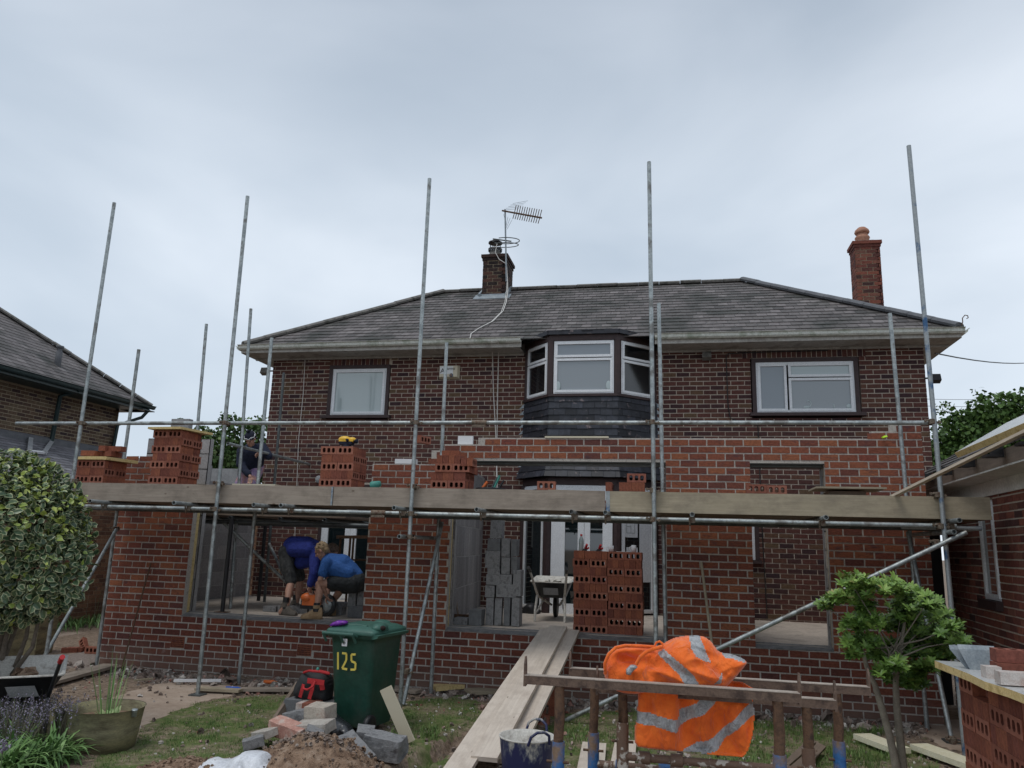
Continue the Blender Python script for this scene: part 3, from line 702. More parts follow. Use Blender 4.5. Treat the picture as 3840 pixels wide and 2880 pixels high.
# chimneys
def stack(name, x0, x1, y0, y1, z0, z1, mats_, parent, label, capm, L=.2305, H=.0805):
    mb = MB()
    for o_, u_, n_, w_ in (((x0, y0, 0), (1, 0, 0), (0, -1, 0), x1-x0), ((x1, y0, 0), (0, 1, 0), (1, 0, 0), y1-y0), ((x0, y1, 0), (0, -1, 0), (-1, 0, 0), y1-y0), ((x1, y1, 0), (-1, 0, 0), (0, 1, 0), x1-x0)):
        w = brickwork(o_, u_, n_, w_, z0, z1, L, H, .011, thick=.09, phase=.115*(n_[0] != 0)); k = len(mb.v)
        mb.v += w.v; mb.f += [tuple(k+i for i in q) for q in w.f]; mb.m += w.m; mb.r += w.r; mb.uv += w.uv; mb.sm += w.sm
    for i in range(2):
        e_ = .02+.025*i; mb.box(x0-e_, x1+e_, y0-e_, y1+e_, z1+.068*i+.001, z1+.068*(i+1), 0, .3+.3*i, .003)
    c = put(name, mb, mats_, parent, label=label)
    q = MB(); q.loft([[V3((x0-.02, y0-.02, z1+.137)), V3((x1+.02, y0-.02, z1+.137)), V3((x1+.02, y1+.02, z1+.137)), V3((x0-.02, y1+.02, z1+.137))], [V3((x0+.1, y0+.1, z1+.20)), V3((x1-.1, y0+.1, z1+.20)), V3((x1-.1, y1-.1, z1+.20)), V3((x0+.1, y1-.1, z1+.20))]])
    put('chimney_cap', q, capm, c); return c
ch = stack('chimney', -4.06, -3.55, 15.62, 16.35, 7.0, 7.98, ['brick_soot', 'mortar_dark'], house, 'sooty central chimney with black cowl', 'ridge_tile')
q = MB(); pc = V3((-3.86, 15.86, 8.13)); q.lathe(pc, [(.13, 0), (.15, .03), (.13, .07), (.115, .16), (.11, .16), (.11, 0)], 20); put('chimney_pot', q, 'ridge_tile', ch)
q = MB(); q.lathe(pc, [(.155, .155), (.16, .21), (.13, .215), (.13, .155)], 20)
for k in range(8): a = k*math.pi/4; q.path([pc+V3((.12*math.cos(a), .12*math.sin(a), .2)), pc+V3((.12*math.cos(a), .12*math.sin(a), .34))], .006, 5)
q.lathe(pc, [(.001, .42), (.09, .405), (.155, .37), (.16, .345), (.15, .34), (.001, .35)], 20); put('cowl', q, 'black', ch)
q = MB()
q.box(-4.16, -3.45, 15.60, 15.615, 7.0, 7.20, 0); q.obox((-3.8, 15.50, 7.095), (.40, 0, 0), (0, .13, .085), (0, -.006, .009)); q.obox((-3.50, 15.80, 7.26), (.02, 0, 0), (0, .25, .16), (0, -.05, .08)); q.obox((-4.10, 15.80, 7.26), (.02, 0, 0), (0, .25, .16), (0, -.05, .08))
put('lead_flashing', q, 'lead', ch)
ch2 = stack('chimney', 3.88, 4.38, 16.7, 17.15, 5.6, 8.32, ['brick_garage', 'mortar_dark'], house, 'tall right chimney with round clay pot', 'ridge_tile')
q = MB(); pc2 = V3((4.10, 16.92, 8.44)); q.lathe(pc2, [(.13, 0), (.14, .14), (.155, .17), (.14, .20), (.12, .21), (.115, .27), (.10, .27)], 20); q.lathe(pc2, [(.001, .43), (.08, .41), (.14, .35), (.155, .30), (.14, .27), (.08, .26)], 20); put('chimney_pot', q, 'terracotta', ch2)
# fittings on the wall
q = MB(); q.loft([[V3((-4.27, 13.48, 4.83)), V3((-3.87, 13.48, 4.83)), V3((-3.87, 13.48, 5.09)), V3((-4.27, 13.48, 5.09))], [V3((-4.24, 13.40, 4.86)), V3((-3.90, 13.40, 4.86)), V3((-3.90, 13.40, 5.07)), V3((-4.24, 13.40, 5.07))]])
al = put('alarm_box', q, 'cream', house, label='cream burglar alarm box under the gutter'); q = MB(); q.ball((-4.01, 13.39, 4.885), .035, .03, .04); put('beacon', q, 'blue_paint', al)
q = text_mb('Alarms', .075, (-4.16, 13.392, 4.99), (1, 0, 0), (0, 0, 1)); w = text_mb('A', .13, (-4.225, 13.392, 4.93), (1, 0, 0), (0, 0, 1)); k = len(q.v); q.v += w.v; q.f += [tuple(k+i for i in f) for f in w.f]; q.m += w.m; q.r += w.r; q.uv += w.uv; q.sm += w.sm
put('lettering', q, 'black', al); q = MB(); q.box(-4.235, -3.98, 13.395, 13.40, 4.915, 5.06); put('name_plate', q, 'white', al)
def flood(c, name, label, dirx=0, m_='ridge_tile'):
    q = MB(); c = V3(c); q.obox(c, (.075, 0, 0), (0, .05, -.02), (0, .02, .055)); q.obox(c+V3((-dirx*.10, .05, .02)), (.05, 0, 0), (0, .012, 0), (0, 0, .012)); q.box(c.x-.02, c.x+.02, c.y+.04, YH+.001 if dirx == 0 else c.y+.08, c.z-.01, c.z+.03)
    return put(name, q, m_, house, label=label, bevel=.006)
flood((.60, 13.40, 5.165), 'floodlight', 'grey floodlight under the gutter'); flood((-7.84, 13.45, 5.03), 'floodlight', 'square lamp on the left house corner', -1); flood((4.23, 13.45, 4.72), 'floodlight', 'black lamp on the right house corner', 1, 'black')
q = MB(); q.ball((-6.52, 13.45, 2.93), .07, .04, .075); put('outside_light', q, 'render_grey', house)
# cable clipped round the right window
q = MB(); y_ = 13.478
q.path([(.97, y_, 5.22), (.93, y_, 5.16), (.94, y_, 4.3), (.97, y_, 4.08), (1.1, y_, 4.03), (1.36, y_, 4.0), (1.42, y_, 3.95), (1.43, y_, 2.2), (1.46, y_, .8)], .009, 6); q.path([(.97, y_, 5.22), (1.6, y_, 5.235), (2.6, y_, 5.24)], .009, 6); put('cable', q, 'wire', house)

# ================================================================ EXTENSION
YF = 10.0; FX0, FX1 = -7.97, 2.94; Z0F = .73; COURSE = .0893; BL = .2235
ext = thing('extension', 'half-built red brick extension with three wide openings in front of the old house', 'extension', (-2.5, 11.5, 0))
def fx(x): return x-FX0
OP1, OP2, OP3 = (-6.74, -4.06), (-2.91, -.09), (.94, 1.82)
dw = brickwork((FX0, YF, 0), (1, 0, 0), (0, -1, 0), FX1-FX0, Z0F-COURSE*10, Z0F, BL, COURSE, .0155, thick=.10, proud=.006, phase=.02,
    skips=[(fx(-6.86)+.0, fx(-6.64), .30, .47), (fx(-4.96), fx(-4.74), .30, .47), (fx(-.9), fx(-.68), .30, .47), (fx(2.0), fx(2.22), .30, .47)])
put('lower_wall', dw, ['brick_dwarf', 'mortar_new'], ext, label='knee-high brick wall below the openings')
uw = brickwork((FX0, YF, 0), (1, 0, 0), (0, -1, 0), FX1-FX0, Z0F+.002, 3.27, BL, COURSE, .0155, thick=.10, phase=.02,
    openings=[(fx(OP1[0]), fx(OP1[1]), .7, 9), (fx(OP2[0]), fx(OP2[1]), .7, 2.935), (fx(OP3[0]), fx(OP3[1]), .7, 2.935)],
    top=[(0, fx(-7.1), 2.93), (fx(-7.1), fx(-6.74), 2.40), (fx(-6.74), fx(-4.06), .8), (fx(-4.06), fx(-3.22), 2.88), (fx(-3.22), fx(-3.04), 3.07), (fx(-3.04), fx(-2.57), 3.155), (fx(-2.57), fx(2.38), 3.245), (fx(2.38), fx(2.6), 3.335), (fx(2.6), fx(2.94), 3.425)])
put('front_wall', uw, ['brick_new', 'mortar_new'], ext, label='new red facing brick walling, stepped at its unfinished top')
for a, b in ((OP2[0]-.15, OP2[1]+.15), (OP3[0]-.15, OP3[1]+.15)):
    q = MB(); q.box(a, b, YF+.012, YF+.10, 2.925, 2.934); q.box(a+.05, b-.05, YF+.10, YF+.30, 2.90, 3.05); put('lintel', q, 'lintel_steel', ext)
for x in (-6.86, -4.96, -.9, 2.0):
    q = MB(); q.box(x+.008, x+.212, YF-.012, YF+.02, .308, .455, 0)
    for i in range(9):
        for j in range(5): cx, cz = x+.027+i*.0207, .328+j*.0265; q.box(cx-.006, cx+.006, YF-.0135, YF-.0121, cz-.006, cz+.006, 1)
    put('air_brick', q, ['terracotta' if 0 else 'brick_new', 'hole'], ext)
# inner leaf of blocks, cavity, insulation
def blocks_wall(name, o, u, n_, w, z0, z1, tops=None, openings=(), label=None, thick=.10):
    q = brickwork(o, u, n_, w, z0, z1, .45, .225, .012, openings=openings, thick=thick, proud=.004, jit=.003, top=tops); return put(name, q, ['block_grey', 'mortar_grey'], ext, label=label)
put('floor_slab', (lambda q: (q.box(FX0+.11, FX1-.11, YF+.105, YH-.01, .60, .77, 0), q)[1])(MB()), 'concrete', ext, label='pale concrete floor slab')
for a, b in (OP1, OP2, OP3):   # grey damp course sheet lying ragged over the low wall
    dp = MB()
    k = int((b-a)/.06)
    for i in range(k):
        x0 = a+(b-a)*i/k; x1 = a+(b-a)*(i+1)/k
        f = lambda x: .018*noise.noise(V3((x*2.1, 1, 1))); g = lambda x: .735+abs(.016*noise.noise(V3((x*3, 5, 1)))); h_ = lambda x: .782+.01*noise.noise(V3((x*3, 9, 1)))
        dp.face([(x0, YF-.012+f(x0), g(x0)), (x1, YF-.012+f(x1), g(x1)), (x1, YF+.17, h_(x1)), (x0, YF+.17, h_(x0))], 0, sm=True)
        dp.face([(x0, YF-.012+f(x0), g(x0)-.008), (x1, YF-.012+f(x1), g(x1)-.008), (x1, YF-.012+f(x1), g(x1)), (x0, YF-.012+f(x0), g(x0))], 0, sm=True)
    put('damp_course', dp, 'dpc', ext)
ins = MB(); blk = MB()
for (a, b, zt) in ((FX0+.2, OP1[0], 2.62), (OP1[1], OP2[0], 2.9), (OP2[1], OP3[0], 3.1), (OP3[1], FX1-.1, 3.1)):
    ins.box(a+.012, b-.012, YF+.115, YF+.185, .77, zt-.1)
put('cavity_insulation', ins, 'pir_yellow', ext)
for (a, b, zt, nm) in ((FX0+.2, OP1[0]+.01, 3.25, 0), (OP1[1]-.01, OP2[0]+.01, 2.85, 1), (OP2[1]-.01, OP3[0]+.01, 3.1, 2), (OP3[1]-.01, FX1-.1, 3.1, 3)):
    q = brickwork((b, YF+.30, 0), (-1, 0, 0), (0, 1, 0), b-a, .77, zt, .45, .225, .012, thick=.10, proud=.004)
    w = brickwork((a, YF+.20, 0), (1, 0, 0), (0, -1, 0), b-a, .77, zt, .45, .225, .012, thick=.02, proud=.004); k = len(q.v)
    q.v += w.v; q.f += [tuple(k+i for i in f) for f in w.f]; q.m += w.m; q.r += w.r; q.uv += w.uv; q.sm += w.sm
    put('inner_leaf', q, ['block_grey', 'mortar_grey'], ext)
def two_sided(name, p, q_, z0, z1, th, tops, label, ml=('block_grey', 'mortar_grey'), L=.45, H=.225, mj=.012):
    p, q_ = V3(p), V3(q_); d = (q_-p).normalized(); n_ = V3((d.y, -d.x, 0)); w = (q_-p).length
    a = brickwork(p, d, n_, w, z0, z1, L, H, mj, thick=th/2, proud=.004, top=tops); tb = [(w-x1, w-x0, z) for x0, x1, z in tops] if tops else None
    b = brickwork(q_-n_*th, -d, -n_, w, z0, z1, L, H, mj, thick=th/2, proud=.004, top=tb); k = len(a.v)
    a.v += b.v; a.f += [tuple(k+i for i in f) for f in b.f]; a.m += b.m; a.r += b.r; a.uv += b.uv; a.sm += b.sm
    return put(name, a, list(ml), ext, label=label)
two_sided('left_block_wall', (FX0+.32, YH-.01, 0), (FX0+.32, YF+.31, 0), .77, 2.6, .10, None, 'grey block wall closing the left end') if 0 else two_sided('side_wall', (FX0+.22, YF+.31, 0), (FX0+.22, YH-.01, 0), .77, 2.75, .10, None, 'grey block wall closing the left end')
two_sided('side_wall', (FX0+.0, YH-.01, 0), (FX0+.0, YF+.10, 0), .0, 2.75, .10, None, 'left outer brick side wall', ('brick_new', 'mortar_new'), BL, COURSE, .0155)
two_sided('side_wall', (FX1, YF+.10, 0), (FX1, YH-.01, 0), .0, 3.2, .10, None, 'right outer brick side wall', ('brick_new', 'mortar_new'), BL, COURSE, .0155)
two_sided('partition_wall', (-2.97, YF+.31, 0), (-3.32, YH-.01, 0), .77, 3.0, .10, None, 'grey block partition splashed with pink mortar', L=.215, H=.44)
two_sided('partition_wall', (.52, YH-.01, 0), (.52, YF+.31, 0), .77, 3.0, .10, None, 'grey block partition right of the bay', ('brick_old', 'mortar_new'), .2305, .0805, .0105)
q = MB()     # loose pieces on the unfinished top
q.box(-3.74, -3.44, YF+.0, YF+.08, 2.885, 2.95); put('polystyrene', q, 'white', ext)
# joint blocks standing at the left end, above the deck
q = MB(); q.box(-7.42, -7.12, YF+.2, YF+.3, 2.60, 3.55); put('standing_blocks', q, 'render_grey', ext, label='two grey blocks standing at the left end of the wall')

# ================================================================ NEIGHBOURS
nb = thing('neighbour_house', 'brown brick house at the far left with dark slate roof and green gutter', 'house', (-17, 14, 0))
w_ = brickwork((-14, 17.1, 0), (0, -1, 0), (1, 0, 0), 14, 0, 4.95, .2305, .0805, .016, thick=.12); w2 = brickwork((-14, 17.1, 0), (-1, 0, 0), (0, 1, 0), 6, 0, 4.95, .2305, .0805, .0105, thick=.12)
k = len(w_.v); w_.v += w2.v; w_.f += [tuple(k+i for i in f) for f in w2.f]; w_.m += w2.m; w_.r += w2.r; w_.uv += w2.uv; w_.sm += w2.sm
put('wall', w_, ['brick_neigh', 'mortar_dark'], nb)
nE = 5.08; r_ = slating((-13.4, 17.55, nE), (0, -1, 0), (-1, 0, .75), [(0, 0), (15, 0), (11, 5), (4, 5)], .17, .26, .006, None, 0)
nr = put('roof', r_, ['slate', 'ridge_dark'], nb)
r2 = slating((-13.4, 17.55, nE), (-1, 0, 0), (0, -1, .75), [(0, 0), (9, 0), (5, 5), (4, 5)], .17, .26, .006, None, 0); put('rear_slope', r2, ['slate', 'ridge_dark'], nr)
put('hip_tiles', tiles((-13.4, 17.55, nE+.03), (-17.4, 13.55, nE+3.03), 14, .09), 'ridge_tile', nr)
q = MB(); gutter(q, (-13.38, 3, nE+.02), (-13.38, 17.58, nE+.02), (1, 0, 0)); q.box(-13.5, -13.42, 3, 17.5, nE-.12, nE+.0); q.box(-14, -13.5, 3, 17.5, nE-.13, nE-.11); q.box(-18, -13.3, 17.1, 17.56, nE-.13, nE-.11)
q.path([(-13.35, 17.4, nE-.08), (-13.5, 17.35, nE-.3), (-13.9, 17.0, nE-.55), (-13.92, 16.95, 3.6)], .045, 8); q.path([(-13.4, 15.0, nE-.05), (-13.85, 14.95, nE-.2), (-13.9, 14.95, 3.7)], .05, 8)
put('gutter', q, 'dark_green_pipe', nb)
q = MB(); q.lathe((-14.15, 15.05, 5.45), [(.001, 0), (.075, 0), (.075, .52), (.055, .54), (.055, .60), (.085, .61), (.085, .66), (.001, .68)], 12); put('roof_vent', q, 'ridge_dark', nr)
lt = thing('outbuilding', 'low outbuilding with pale slate lean-to roof and brown wall below the left house', 'outbuilding', (-12.5, 12, 0))
r3 = slating((-11.55, 17.3, 2.72), (0, -1, 0), (-2.4, 0, 1.06), [(0, 0), (14, 0), (14, 2.62), (0, 2.62)], .17, .26, .006, None, 0); lr = put('roof', r3, ['slate_lean', 'ridge_dark'], lt)
q = MB(); q.obox((-13.93, 10.3, 3.80), (0, 7, 0), (.06, 0, -.03), (.0, 0, .09)); put('flashing', q, 'ridge_dark', lr)
w_ = brickwork((-11.75, 17.2, 0), (0, -1, 0), (1, 0, 0), 13, 0, 2.66, .2305, .0805, .0105, thick=.12); put('wall', w_, ['brick_brown', 'mortar_dark'], lt)
fr_ = MB(); rn = V3((1.06, 0, 2.4)).normalized(); dn = V3((2.4, 0, -1.06)).normalized()   # opened rooflight frame
def RL(px, py, up=0.0):
    d = _ray(px, py); o_ = V3((0, 0, CZ)); n_ = rn; p0 = V3((-11.55, 17.3, 2.72)); t = (p0-o_).dot(n_)/d.dot(n_); return o_+d*t+n_*up
a, b, c_, d_ = RL(97, 928, .12), RL(135, 925, .55), RL(60, 985, .12), RL(97, 985, .5)
fr_ = MB(); h_ = lambda p, q_: fr_.plank(p, q_, .09, .05, rn)
h_(RL(66, 926, .06), RL(60, 985, .06)); h_(RL(132, 926, .06), RL(92, 984, .06)); fr_.plank(RL(72, 946, .06), RL(113, 956, .06), .06, .05, rn, 1); fr_.plank(RL(64, 981, .06), RL(96, 984, .06), .06, .05, rn, 1)
put('rooflight_frame', fr_, ['render_grey', 'white'], lr)
# brown wall seen below the deck, left of the extension
bw = brickwork((-12.5, 15.2, 0), (1, 0, 0), (0, -1, 0), 4.3, 0, 2.5, .2305, .0805, .0105, thick=.2)
put('boundary_wall', bw, ['brick_brown', 'mortar_dark'], label='brown brick garden wall in shade left of the extension', cat='wall')

mat('garage_white', (.60, .59, .55), (.70, .69, .65), 4, .7, 0, .2, .002)
gar = thing('garage', 'single-storey brick garage at the right edge with slate roof and narrow window', 'garage', (5, 8.5, 0))
G1 = V3((3.52, 11.4, 0)); gd = V3((-.065, -1, 0)).normalized(); gn = V3((gd.y, -gd.x, 0)); gn = V3((-1, .065, 0)).normalized()
def GW(t, z, out=0.0): return G1+gd*t+gn*out+V3((0, 0, z))
def gt(px, py):   # point of the garage wall plane behind a pixel
    d = _ray(px, py); o_ = V3((0, 0, CZ)); t = (G1-o_).dot(gn)/d.dot(gn); p = o_+d*t; return (p-G1).dot(gd), p.z
t0, zb_ = gt(2130, 1293); t1, _z = gt(2163, 1296); _t, ztp = gt(2118, 1090)
w_ = brickwork(G1, gd, gn, 6.5, 0, 2.66, .2305, .0805, .014, thick=.12, openings=[(t0-.03, t1+.03, zb_-.03, 2.50)], soldier=[(t0-.25, t1+.25, 2.50, 2.66)])
w2 = brickwork(G1, (1, 0, 0), (0, 1, 0), 3, 0, 2.66, .2305, .0805, .0105, thick=.12); k = len(w_.v); w_.v += w2.v; w_.f += [tuple(k+i for i in f) for f in w2.f]; w_.m += w2.m; w_.r += w2.r; w_.uv += w2.uv; w_.sm += w2.sm
put('wall', w_, ['brick_garage', 'mortar'], gar)
window(gar, GW(t0, zb_, -.03), gd, gn, t1-t0, 2.48-zb_, [(.02, t1-t0-.02, .02, 2.46-zb_)], ['pane_green'], sill=(-.06, t1-t0+.06, -.10, -.005, .07), label='tall narrow window')
q = MB(); e0 = GW(-.25, 2.63, .33); q.obox(GW(3.2, 2.69, .17), gd*3.5, gn*.16, V3((0, 0, .012))); q.obox(GW(3.2, 2.60, .012), gd*3.5, gn*.012, V3((0, 0, .075)))
put('soffit', q, 'garage_white', gar)
q = MB(); q.obox(GW(3.2, 2.765, .325), gd*3.5, gn*.010, V3((0, 0, .070))); put('dark_void_board', q, 'wood_dark', gar)  # dark board stands in for the shadowed void between slates and white band
gro = slating(GW(-.3, 2.85, .36), gd, (-gn+V3((0, 0, .62))), [(0, 0), (7, 0), (7, 3.4), (0, 3.4)], .18, .20, .008, None, 0); gr_ = put('roof', gro, ['slate', 'ridge_dark'], gar)
q = MB()
for k in range(6): q = MB(); p = GW(.35+k*.85, 2.80, .40); q.obox(p, gn*.05+V3((0, 0, .0)), gd*.02, V3((0, 0, .045))); q.obox(p+gn*.045-V3((0, 0, .035)), gn*.06, gd*.075, V3((0, 0, .012))); put('gutter_bracket', q, 'black', gar)
pb = MB(); sv_ = (-gn+V3((0, 0, .62))).normalized(); rn_ = gd.cross(sv_).normalized(); rn_ = rn_ if rn_.z > 0 else -rn_
pb.obox(GW(4.5, 2.86, .36)+sv_*.30+rn_*.075, gd*2.0, sv_*.30, rn_*.030, 0); pb.obox(GW(4.5, 2.86, .36)+sv_*-.005+rn_*.075, gd*2.0, sv_*.004, rn_*.030, 1)
put('insulation_board', pb, ['pir_foil', 'pir_yellow'], label='long foil-faced insulation board lying on the garage roof edge', cat='board')
bt = MB(); bt.plank(PY(1927, 1073, 8.75), GW(5.6, 3.02, .20), .05, .025, mi=0); put('batten', bt, 'wood_pale', label='long pale timber batten leaning from the scaffold deck up the garage roof', cat='batten')
q = MB(); q.box(3.06, 3.50, 11.45, 11.5, 0, 2.5); q.box(3.06, 3.50, 11.44, 11.451, 1.2, 1.26); put('gap_panel', q, 'black', label='black panel closing the dark gap beside the garage', cat='gate')  # plain black panel added across the gap
# trees behind
def leafmat(name, cols, rough=.55, trans=0):
    mt, n, l, b = _new(name); cc = ramp(n, cols); l.new(ratt(n), cc.inputs[0]); l.new(cc.outputs[0], b.inputs['Base Color']); b.inputs['Roughness'].default_value = rough; b.inputs['Specular IOR Level'].default_value = .35
    try: b.inputs['Subsurface Weight'].default_value = 0
    except Exception: pass
    return mt
leafmat('leaf_tree', [(0, (.03, .065, .016)), (.4, (.065, .13, .028)), (.8, (.11, .19, .042)), (1, (.17, .25, .07))])
leafmat('leaf_tree2', [(0, (.035, .075, .02)), (.5, (.085, .155, .045)), (.85, (.14, .22, .07)), (1, (.24, .28, .12))])
mat('bark', (.10, .08, .06), (.17, .14, .11), 18, .9, 0, .8, .006)
mat('bark_pale', (.22, .19, .15), (.30, .27, .21), 18, .9, 0, .8, .006)
def leafcloud(mb, cen, rad, n, size, shell=.45, mi=0, flat=1.0, bias=0):
    cen, rad = V3(cen), V3(rad)
    for _ in range(n):
        while True:
            q = V3((rng.uniform(-1, 1), rng.uniform(-1, 1), rng.uniform(-1, 1))); L_ = q.length
            if shell < L_ < 1: break
        nn = 1+.35*noise.noise(q*2.2+cen)
        p = cen+V3((q.x*rad.x, q.y*rad.y, q.z*rad.z))*nn
        d = V3((rng.gauss(0, 1), rng.gauss(0, 1), rng.gauss(0, .7))).normalized(); s = size*rng.uniform(.6, 1.3)
        t = d.cross(V3((rng.gauss(0, 1), rng.gauss(0, 1), rng.gauss(0, 1)))).normalized()*s*.45
        mb.face([p-d*s*.5, p+t, p+d*s*.5, p-t], mi, min(1, max(0, rng.gauss(.45+bias, .22))))
def tree(name, base, h, blobs, label, m_='leaf_tree', size=.16, n=900, sprigs=()):
    base = V3(base); t = thing(name, label, 'tree', base, None)
    tr = MB(); top = base+V3((0, 0, h)); tr.path([base, base+V3((.1, 0, h*.4)), top], [.16, .12, .05], 8)
    for c, r_ in blobs: tr.path([base+V3((0, 0, h*.35)), (base+V3((0, 0, h*.4))+V3(c))/2+V3((0, 0, .2)), V3(c)], [.08, .05, .02], 6)
    for s in sprigs: tr.path([V3(p) for p in s], [.02]+[.008]*(len(s)-1), 5)
    put('trunk', tr, 'bark', t); cr_ = MB()
    for c, r_ in blobs: leafcloud(cr_, c, r_, int(n*r_[0]*r_[2]), size, .25)
    for s in sprigs:
        for p in s[1:]: leafcloud(cr_, p, (.25, .25, .2), 28, size*.8, 0)
    put('crown', cr_, m_, t); return t
Yt = 21.
def blob(px, py, rx, rz, Y=Yt): return (tuple(PY(px, py, Y)), (rx, rx*.8, rz))
tree('bushy_tree', (-11.2, Yt, 0), 4.2, [blob(455, 985, 1.1, .9), blob(400, 1010, .7, .7, 20.5), blob(500, 1000, 1.0, .9), blob(545, 985, .8, .8), blob(570, 1010, .8, .8), blob(440, 950, .4, .45), blob(500, 925, .45, .4), blob(552, 925, .35, .35), blob(470, 1060, 1.2, .8)],
     'leafy green tree behind the masked worker at the left, its crown thin at the top', 'leaf_tree2', .13, 1500, [[PY(430, 960, 20.5), PY(400, 930, 20.5), PY(392, 918, 20.5)], [PY(480, 930, Yt), PY(490, 905, Yt), PY(488, 898, Yt)], [PY(530, 940, Yt), PY(525, 910, Yt)], [PY(565, 935, Yt), PY(572, 905, Yt)]])
bushes = [blob(2050, 985, .7, .6), blob(2095, 950, .9, .8), blob(2140, 935, 1.0, .9), blob(2190, 930, 1.0, .9), blob(2240, 935, 1.1, 1.1), blob(2060, 1010, .7, .6), blob(2130, 985, 1.2, .9), blob(2200, 975, 1.0, .8), blob(2040, 1000, .4, .5)]
tree('bushy_tree', (PY(2130, 1000, Yt).x, Yt, 0), 4.6, bushes, 'dense green tree beyond the garage roof at the right with long bare shoots', 'leaf_tree', .12, 2300, [[PY(2085, 940, Yt), PY(2070, 905, Yt), PY(2045, 888, Yt), PY(2035, 884, Yt)], [PY(2150, 920, Yt), PY(2130, 870, Yt), PY(2112, 850, Yt)], [PY(2200, 925, Yt), PY(2185, 880, Yt), PY(2175, 868, Yt)], [PY(2130, 920, Yt), PY(2118, 905, Yt)]])
# overhead wires, aerial
for i, (a, b, r_, l_) in enumerate(((PY(2020, 763, 13.6), PY(2300, 765, 30), .012, 'black overhead cable running from the house eaves to the right'), (PY(2000, 862, 30), PY(2300, 855, 36), .008, 'upper of two thin wires in the sky at the right'), (PY(2000, 877, 30), PY(2300, 871, 36), .008, 'lower of two thin wires in the sky at the right'))):
    q = MB(); q.path([a+(b-a)*t-V3((0, 0, .25*4*t*(1-t)*(1 if i == 0 else .3))) for t in [k/12 for k in range(13)]], r_, 6); put('overhead_wire', q, 'wire', label=l_, cat='wire')
ae = thing('television_aerial', 'rusty television aerial with a hooped radio loop on the central chimney', 'aerial', (-3.5, 15.58, 7.4))
def AP(px, py, dy=0): return PY(px, py, 15.55+dy)
q = MB(); q.path([AP(1094, 608), AP(1091, 452)], .018, 8); put('mast', q, 'lead', ae)
q = MB(); a, b = AP(1085, 455), AP(1178, 491)+V3((0, -.5, 0)); q.path([a, b], .02, 6)
for k in range(12):
    c = a+(b-a)*(.32+k*.058); q.path([c+V3((.055, -.10, .13)), c, c+V3((-.05, .08, -.10))], .009, 4)
put('boom', q, 'rust', ae)
q = MB()
for s in (1, -1):
    for k in range(5):
        o_ = a+(b-a)*.05; q.path([o_+V3((-.02+.05*k, .05, s*(.05+.035*k))), o_+V3((.28+.05*k*(1 if s > 0 else .2)-.3*(s < 0), .25, s*(.15+.045*k))) ], .004, 4)
put('reflector', q, 'lead', ae)
q = MB(); c = AP(1093, 520)
q.path([c+V3((.30*math.cos(t), .30*math.sin(t), .05*math.sin(t))) for t in [k*.32-1.9 for k in range(17)]], .010, 6); q.path([c+V3((.30*math.cos(t)-.02, .26*math.sin(t), -.10+.05*math.sin(t))) for t in [k*.32-2.2 for k in range(15)]], .010, 6); q.path([c+V3((-.3, 0, .06)), c+V3((.12, 0, -.02))], .015, 6)
put('radio_loop', q, 'steel_dark', ae)
q = MB()
def onroof(px, py):
    d = _ray(px, py); o_ = V3((0, 0, CZ)); n_ = V3((0, -(RZ-EZ), RY-EY)).normalized(); t = (V3((0, EY, EZ))-o_).dot(n_)/d.dot(n_); return o_+d*t+n_*.03
q.path([AP(1074, 525), AP(1070, 545), AP(1078, 560), AP(1094, 570), AP(1096, 600), AP(1097, 628), onroof(1094, 655), onroof(1087, 675), onroof(1065, 697), onroof(1035, 712), onroof(1018, 724), PY(1015, 733, 12.86)], .009, 6)
q.path([AP(1096, 600), AP(1094, 628), onroof(1091, 655), onroof(1083, 677), onroof(1060, 700)], .007, 6)
put('cable', q, 'cable_white', ae)
q = MB(); q.path([PY(1062, 738, 12.8), PY(1064, 765, 13.42), PY(1066, 850, 13.43), PY(1071, 940, 13.43), PY(1075, 1060, 13.43), PY(1065, 1180, 13.43)], .008, 6); q.path([PY(1076, 733, 12.8), PY(1077, 765, 13.42), PY(1075, 850, 13.43), PY(1072, 1060, 13.43), PY(1072, 1180, 13.43)], .008, 6)
put('hanging_cable', q, 'cable_white', label='pair of white cables hanging down the house wall beside the bay', cat='cable')
q = MB(); q.path([PY(659, 775, 13.46), PY(655, 850, 13.46), PY(645, 950, 13.46), PY(636, 1180, 13.46)], .006, 6); put('hanging_cable', q, 'cable_white', label='single thin white cable hanging down the wall left of the square window', cat='cable')
# ================================================================ SCAFFOLD
sc = thing('scaffold', 'galvanised tube scaffold with timber toe boards along the front of the extension', 'scaffold', (-2.5, 9.2, 0))
SY, IY = 8.60, 9.70; TR = .0242
def tube(name, a, b, m_='steel', parent=None, label=None, r=TR):
    q = MB(); q.path([a, b], r, 12, hollow=.08); return put(name, q, m_, parent or sc, label=label)
def coupler(p, ax=0, parent=None):
    q = MB(); p = V3(p)
    q.lathe(p-V3((0, 0, .028)), [(.027, 0), (.034, .004), (.034, .052), (.027, .056)], 10, sm=False)
    q.lathe(p+V3((-.028, .05, 0)), [(.027, 0), (.034, .004), (.034, .052), (.027, .056)], 10, axis=(1, 0, 0), sm=False)
    q.path([p+V3((-.075, .0, .012)), p+V3((-.03, -.01, .012))], .009, 6); q.path([p+V3((.03, .0, -.008)), p+V3((.085, -.005, -.008))], .009, 6); q.box(p.x-.07, p.x-.055, p.y-.016, p.y+.016, p.z-.004, p.z+.028); q.box(p.x+.06, p.x+.074, p.y-.02, p.y+.012, p.z-.024, p.z+.008)
    return put('coupler', q, 'coupler', parent or sc)
FX = [-7.58, -5.50, -2.98, -.22, 2.64]
